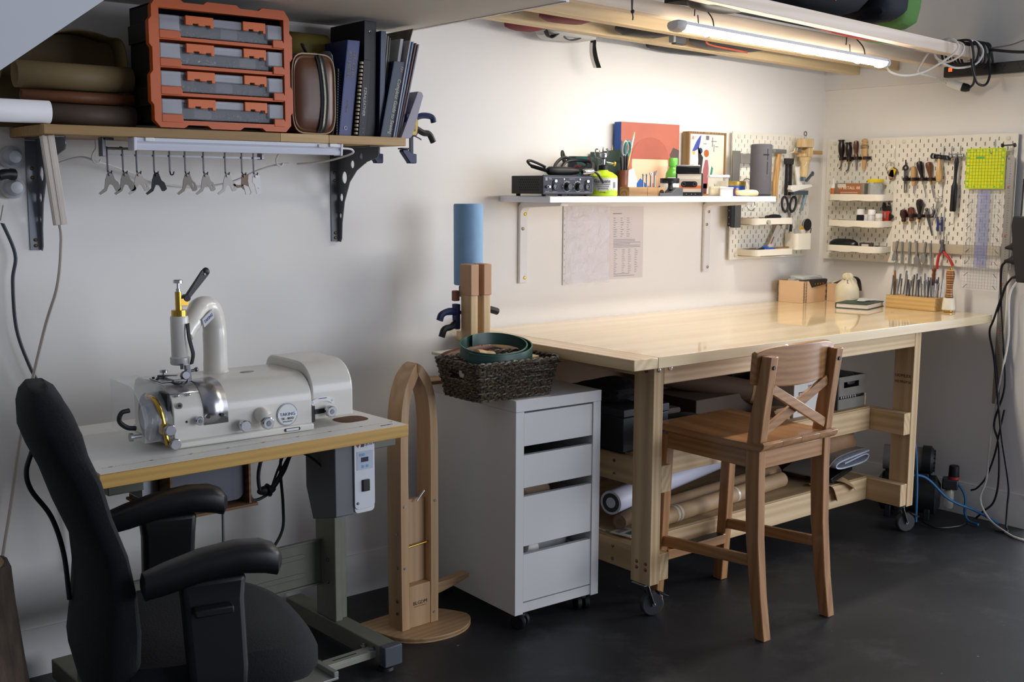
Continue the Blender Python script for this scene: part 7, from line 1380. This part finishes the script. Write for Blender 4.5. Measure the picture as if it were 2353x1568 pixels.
# ---- stored bags and gear on the beams
BZ=2.055
crumple('duffel_bag','large black bag stored on the overhead beams','bag',(-1.02,-.60,BZ+.155),.30,.17,.145,mat('#16171d',.85,0,.15,10),91,amp=.12)
o=bpy.data.objects['duffel_bag']; 
t=thing('bag_piping','thin orange-red piping cords on the black bag above the beams','cord',(-1.1,-.7,BZ)); M(inv(t)).tube([(-1.24,-.775,BZ+.05),(-1.22,-.778,BZ+.11),(-1.24,-.775,BZ+.18)],.004,6).build('piping',mat('#b5483a',.6),t); M(inv(t)).tube([(-1.05,-.775,BZ+.03),(-1.03,-.778,BZ+.1),(-1.06,-.775,BZ+.2)],.004,6).build('piping',mat('#b5483a',.6),t)
crumple('dark_blue_bag','dark navy soft bag at the right end of the black bag','bag',(-.655,-.66,BZ+.105),.10,.13,.10,mat('#1b1d26',.8,0,.08,9),92,amp=.14)
crumple('green_sack','green fabric sack at the right end of the overhead storage','sack',(-.475,-.63,BZ+.12),.075,.11,.125,mat('#5f8a4a',.85,0,.1,7,bump=.3),93,amp=.12)
t=thing('mesh_sheet','dark patterned mesh lying across the beams behind the front one','fabric',(-1.2,-.69,BZ)); M(inv(t)).ribbon([(-1.75,-.68,2.03),(-1.5,-.685,2.034),(-1.2,-.69,2.026),(-.9,-.69,2.018),(-.62,-.69,2.012)],.16,.01,(0,1,0)).build('mesh',mat('#1c1f24',.8,0,.6,60),t); M(inv(t)).ribbon([(-1.47,-.69,2.026),(-1.36,-.69,2.022),(-1.25,-.69,2.02)],.12,.006,(0,1,0)).build('blue_patch',mat('#2b3a5c',.8,0,.4,50),t)
M(inv(t)).tube([(-1.15,-.735,2.0),(-1.0,-.74,1.985),(-.85,-.735,1.978),(-.7,-.73,1.982)],.007,7).build('red_strap',mat('#a8443a',.6,0,.2,40),t); M(inv(t)).tube([(-.9,-.72,1.992),(-.75,-.72,1.98),(-.6,-.72,1.985),(-.5,-.71,1.99)],.01,7).build('green_edge',mat('#5a7a3a',.7),t)
o=crumple('hanging_pan','dark round tray underside bulging between the front two beams','tray',(-1.60,-.71,2.035),.12,.065,.035,mat('#3a3832',.5,0,.1),94,amp=.05)
crumple('grey_pouch','dark grey pouch with an orange seam sagging between the rear beams','pouch',(-1.03,-.28,1.992),.20,.065,.034,mat('#3a3c3d',.6,0,.08,14),95,amp=.1)
t=thing('orange_seam','orange seam cord along the dark grey pouch','cord',(-1.1,-.3,1.97)); M(inv(t)).tube([(-1.22,-.345,1.985),(-1.24,-.34,1.968),(-1.2,-.325,1.96),(-1.1,-.32,1.955),(-.95,-.3,1.953)],.0035,6).build('cord',mat('#c0563f',.6),t)
crumple('red_bag','dark red bag corner sagging below the rear beam','bag',(-1.93,-.1,2.005),.075,.055,.035,mat('#7d2c33',.7,0,.08),96,amp=.2)
crumple('red_bag','second dark red bag edge between the two rear beams','bag',(-1.9,-.285,2.01),.10,.055,.03,mat('#742a30',.7,0,.08),97,amp=.2)
crumple('black_bag','black bag edge at the far left above the rear beams','bag',(-2.15,-.27,2.04),.09,.09,.04,mat('#141518',.7),98,amp=.2)
crumple('black_bag','small black bag bulge between the rear beams','bag',(-1.52,-.285,2.0),.12,.055,.03,mat('#18181b',.7),99,amp=.25)
crumple('black_bag','long black bag underside above the rear beam','bag',(-1.05,-.08,1.985),.22,.06,.022,mat('#202124',.7),100,amp=.15)
t=thing('white_tote','white and black bag hanging below the rear beam with a strap','bag',(-1.72,-.08,1.98))
WMt=lambda: M(inv(t))
o=crumple('pouch_body','','',(0,0,.012),.13,.06,.036,mat('#cfcfcc',.6,0,.06,12),101,par=t,amp=.22)
WMt().ribbon([(-1.845,-.1,1.985),(-1.83,-.11,1.955),(-1.80,-.12,1.972),(-1.775,-.125,1.985)],.022,.004,(0,1,.3)).build('black_trim',BLK,t); WMt().ribbon([(-1.79,-.12,1.975),(-1.755,-.125,1.952),(-1.715,-.125,1.955),(-1.68,-.12,1.968),(-1.64,-.11,1.985)],.010,.004,(0,1,.3)).build('black_trim',BLK,t)
WMt().ribbon([(-1.63,-.10,1.985),(-1.605,-.10,1.965),(-1.603,-.1,1.94),(-1.592,-.1,1.90),(-1.575,-.1,1.865)],.022,.002,(.6,-.75,0)).build('strap',mat('#23231f',.8),t); WMt().ribbon([(-1.612,-.098,1.955),(-1.612,-.098,1.92),(-1.603,-.098,1.89),(-1.59,-.098,1.864)],.012,.001,(.6,-.75,0)).build('strap_lining',mat('#d9d9d4',.7),t)
t=thing('buckle','dark plastic buckle hanging below the second beam left of the light','buckle',(-1.36,-.31,1.96)); M().box(-.03,-.012,-.012,.03,.012,.03).build('buckle',mat('#3a3c3e',.5),t,.004); M().box(-.042,-.012,-.006,-.03,.012,.03).build('webbing',mat('#8c8f90',.6),t)
t=thing('draw_cord','black knotted draw cord hanging from the overhead storage','cord',(-2.0,-.7,1.97)); M().tube([(.006,0,.14),(.003,0,.08),(-.002,0,.04),(0,0,-.006)],.003,6).tube([(-.004,.004,.14),(-.004,.004,.07),(.003,.003,.04),(0,0,-.004)],.0028,6).ball((.002,0,-.008),.0065).tube([(0,0,-.01),(.004,0,-.024),(.003,0,-.034)],.0025,6).build('cord',BLK,t)
crumple('clear_bag','clear plastic bag scrap behind the front beam near its right end','plastic bag',(-.40,-.70,2.0),.07,.05,.022,mat('#cfd1cc',.15,0,.1,40,trans=.4),103,amp=.3)
# ---- cables wound round the front beam and power strip
t=thing('power_strip','black power strip with a lit red switch high on the right wall','power strip',(-.03,-.85,1.91)); M(inv(t)).box(-.052,-1.30,1.889,-.013,-.628,1.934).build('body',mat('#1b1b1d',.45),t,.004)
M(inv(t)).box(-.0545,-.668,1.912,-.0515,-.652,1.927).build('switch',mat('#ff4a1a',.4,emit=2.5),t,.001)
for i in range(5):
    y=-.74-.075*i; 
    for dy,dz,a in ((-.008,.006,30),(.008,.006,-30),(0,-.008,0)): M(inv(t)@tr(-.0523,y+dy,1.913+dz)@rot('X',R(a))).box(-.0006,-.0013,-.005,.0003,.0013,.005).build('socket_slot',DBLK,t)
t=thing('white_plug','white round plug hanging on its cord below the power strip','plug',(-.12,-.72,1.84)); q=inv(t); M(q).rod((-.12,-.69,1.862),(-.10,-.745,1.84),[(0,.012),(.1,.0165),(.8,.018),(1,.018)],18).build('white_body',WPL,t); M(q).rod((-.10,-.7455,1.8398),(-.09,-.775,1.832),[(0,.018),(.6,.017),(1,.011)],18).build('black_body',BLK,t)
k=M(q)
for i in range(5): k.torus((-.122-.003*i,-.683+.009*i,1.865+.004*i),.0085-.0008*i,.002,rot('X',R(75)),12,5)
k.build('strain_relief',WPL,t)
WC=mat('#dcdad2',.45)
cable('lamp_cord','white lamp cord looping from the lit batten to the front beam',[(-.54,-.66,1.908),(-.505,-.665,1.88),(-.44,-.69,1.868),(-.37,-.73,1.885),(-.32,-.79,1.93),(-.30,-.83,1.97),(-.305,-.825,2.0),(-.315,-.8,2.012),(-.31,-.75,2.0),(-.30,-.735,1.95),(-.29,-.78,1.925),(-.275,-.83,1.95),(-.265,-.833,1.99),(-.275,-.79,2.01)],.0045,WC)
cable('lamp_cord','white cord hanging in a loop down to the white plug',[(-.275,-.79,2.008),(-.30,-.72,1.98),(-.32,-.69,1.93),(-.30,-.66,1.895),(-.2,-.655,1.885),(-.135,-.648,1.883)],.0042,WC)
cable('lamp_cord','white cord coil around the end of the front beam',[(-.30,-.75,1.93),(-.24,-.79,1.905),(-.17,-.835,1.92),(-.14,-.85,1.97),(-.16,-.83,2.01),(-.2,-.8,2.015)],.0045,WC)
BKC=mat('#17171a',.45)
for i in range(6):
    x=-.205+.03*i; j=(.004,-.006,.008,0,-.004,.006)[i]
    cable('black_cable',('leftmost','second','third','fourth','fifth','rightmost')[i]+' turn of black cable wound round the end of the front beam',[(x,-.76+j,2.016),(x+.005,-.82,2.014),(x+.012,-.838+j,1.98),(x+.014+j,-.835,1.93),(x+.004,-.8,1.918+j),(x-.012,-.75,1.922),(x-.02,-.722,1.95),(x-.015,-.722,2.0),(x,-.755+j,2.017)],.005,BKC,5,'cable','black cable turns round the front beam')
cable('black_cable','black cable loop hanging below the front beam end',[(-.20,-.835,1.94),(-.19,-.84,1.89),(-.16,-.845,1.845),(-.11,-.85,1.84),(-.08,-.85,1.87),(-.07,-.845,1.92),(-.085,-.84,1.97)],.005,BKC)
cable('black_cable','black cable hanging straight to the white plug',[(-.19,-.84,1.925),(-.15,-.825,1.88),(-.11,-.8,1.85),(-.093,-.773,1.834)],.005,BKC)
cable('black_cable','thick black cable running right along the wall from the beam end',[(-.075,-.845,1.985),(-.06,-.95,1.968),(-.055,-1.05,1.962),(-.05,-1.2,1.957)],.006,BKC)
cable('grey_wire','thin brown-grey wire running up to the right from the beam end',[(-.07,-.845,1.992),(-.05,-.92,2.0),(-.045,-1.0,2.02),(-.04,-1.2,2.05)],.0028,mat('#8a8072',.6))
# ---- charger and cables at the right edge
t=thing('charger_block','black charger block with plugs hanging at the right edge beside the steel ruler','charger',(-.05,-1.03,1.2)); q=inv(t)
M(q).prism([(-.99,1.308),(-1.08,1.308),(-1.085,1.04),(-1.02,1.04),(-1.0,1.15),(-.985,1.27)],'yz',-.085,-.03).build('body',mat('#1c1c1e',.4),t,.005); M(q).cyl((-.055,-1.01,1.31),(-.055,-1.012,1.46),.0035).build('lead',BKC,t)
for z in (1.185,1.13): M(q).rod((-.055,-1.0,z),(-.055,-.952,z-.008),[(0,.02),(.3,.019),(.5,.012),(1,.005)],14).build('plug',BKC,t)
M(q).rod((-.055,-1.02,1.065),(-.055,-.985,1.055),[(0,.01),(1,.004)],12).build('plug',BKC,t)
cable('black_cable','black cable from the upper charger plug hanging down to the floor',[(-.055,-.955,1.12),(-.055,-.94,1.09),(-.052,-.945,.98),(-.05,-.965,.8),(-.05,-.985,.6),(-.05,-.95,.44),(-.05,-.975,.35),(-.05,-.985,.2),(-.05,-.97,.1),(-.055,-.93,.05),(-.06,-.9,.012)],.0045,BKC)
cable('black_cable','black cable curving left beside the steel ruler and down to the floor',[(-.055,-.985,1.053),(-.055,-.96,1.01),(-.06,-.925,.88),(-.06,-.91,.82),(-.06,-.935,.72),(-.06,-.955,.6),(-.055,-.985,.4),(-.06,-1.01,.3),(-.06,-1.035,.18),(-.07,-1.04,.1),(-.09,-1.05,.02),(-.12,-1.07,.006),(-.14,-1.03,.006)],.0045,BKC)
cable('black_cable','short black cable with a loose plug tip near the baseboard',[(-.05,-.99,.5),(-.05,-.975,.4),(-.05,-.96,.3),(-.05,-.93,.2),(-.055,-.895,.145),(-.06,-.87,.13)],.004,BKC)
cable('power_cable','white cable hanging at the right and running out across the floor',[(-.055,-1.02,1.055),(-.058,-.985,.98),(-.055,-.99,.8),(-.052,-.965,.62),(-.052,-.94,.4),(-.055,-.935,.2),(-.06,-.915,.1),(-.08,-.97,.03),(-.13,-1.07,.006),(-.17,-1.15,.005),(-.16,-1.3,.005),(-.1,-1.5,.005)],.0042,WC)
# ---- air compressor on the floor behind the right bench leg
t=thing('air_compressor','small black air compressor on the floor behind the right end of the workbench','compressor',(-.2,-.66,0),R(-62)); CK=mat('#17181a',.45)
M().rod((-.13,0,.10),(.13,0,.10),[(0,.05),(.08,.085),(.92,.085),(1,.05)],26).build('tank',CK,t)
for x in (-.08,.08):
    for y in (-.06,.06): M().box(x-.012,y-.012,0,x+.012,y+.012,.05).build('foot',CK,t,.002)
M().rod((-.11,0,.25),(.05,0,.25),[(0,.055),(1,.055)],26).build('motor',mat('#7a7674',.45,.3),t); M().rod((.05,0,.25),(.10,0,.25),[(0,.064),(.7,.064),(1,.045)],26).build('fan_cover',CK,t); M().box(-.1,-.05,.165,.08,.05,.2).build('mount',CK,t,.003); M().box(-.03,-.01,.305,.0,.01,.313).build('red_button',mat('#9a2a22',.5),t,.002)
k=M()
for i in range(14): a=2*PI*i/14; k.beam((.1005,.02*math.cos(a),.25+.02*math.sin(a)),(.1005,.05*math.cos(a),.25+.05*math.sin(a)),.006,.002,(1,0,0))
k.build('fan_slots',DBLK,t)
M().box(.135,-.03,.135,.20,.035,.18).build('regulator_block',mat('#2b2c2e',.4),t,.006); M().lathe([(.024,.18),(.024,.19)],20,tr(.18,0,0)).build('red_ring',mat('#a8302a',.4),t); M().lathe([(.021,.19),(.022,.194),(.021,.235),(.018,.238)],16,tr(.18,0,0)).build('regulator_knob',CK,t); M().lathe([(.018,.05),(.02,.055),(.02,.12),(.014,.134)],18,tr(.165,0,0)).build('water_bowl',mat('#c9c4b4',.1,0,0,alpha=.5),t); M().cyl((.165,0,.125),(.165,0,.136),.016).build('brass_ring',BRASS,t)
BH=mat('#1f5d8a',.5,0,.15,60)
cable('air_hose','blue air hose dropping behind the right bench leg',[(-.33,-.74,.40),(-.325,-.755,.34),(-.325,-.765,.26),(-.33,-.775,.18),(-.335,-.78,.1),(-.335,-.782,.02)],.0058,BH,7,'hose')
cable('air_hose','blue air hose running along the baseboard to the right',[(-.36,-.74,.215),(-.31,-.775,.215),(-.27,-.80,.19),(-.2,-.83,.12),(-.15,-.86,.085),(-.1,-.9,.06),(-.07,-.95,.035),(-.06,-1.0,.012)],.0058,BH,7,'hose')
cable('air_hose','short blue hose from the regulator down to the floor',[(-.11,-.79,.165),(-.09,-.83,.15),(-.085,-.86,.1),(-.1,-.87,.04),(-.12,-.9,.012),(-.13,-.95,.009)],.0055,BH,7,'hose')
cable('black_cable','black compressor cable lying on the floor',[(-.28,-.75,.02),(-.3,-.85,.006),(-.22,-.9,.006),(-.15,-.9,.006),(-.1,-.88,.006)],.004,BKC)
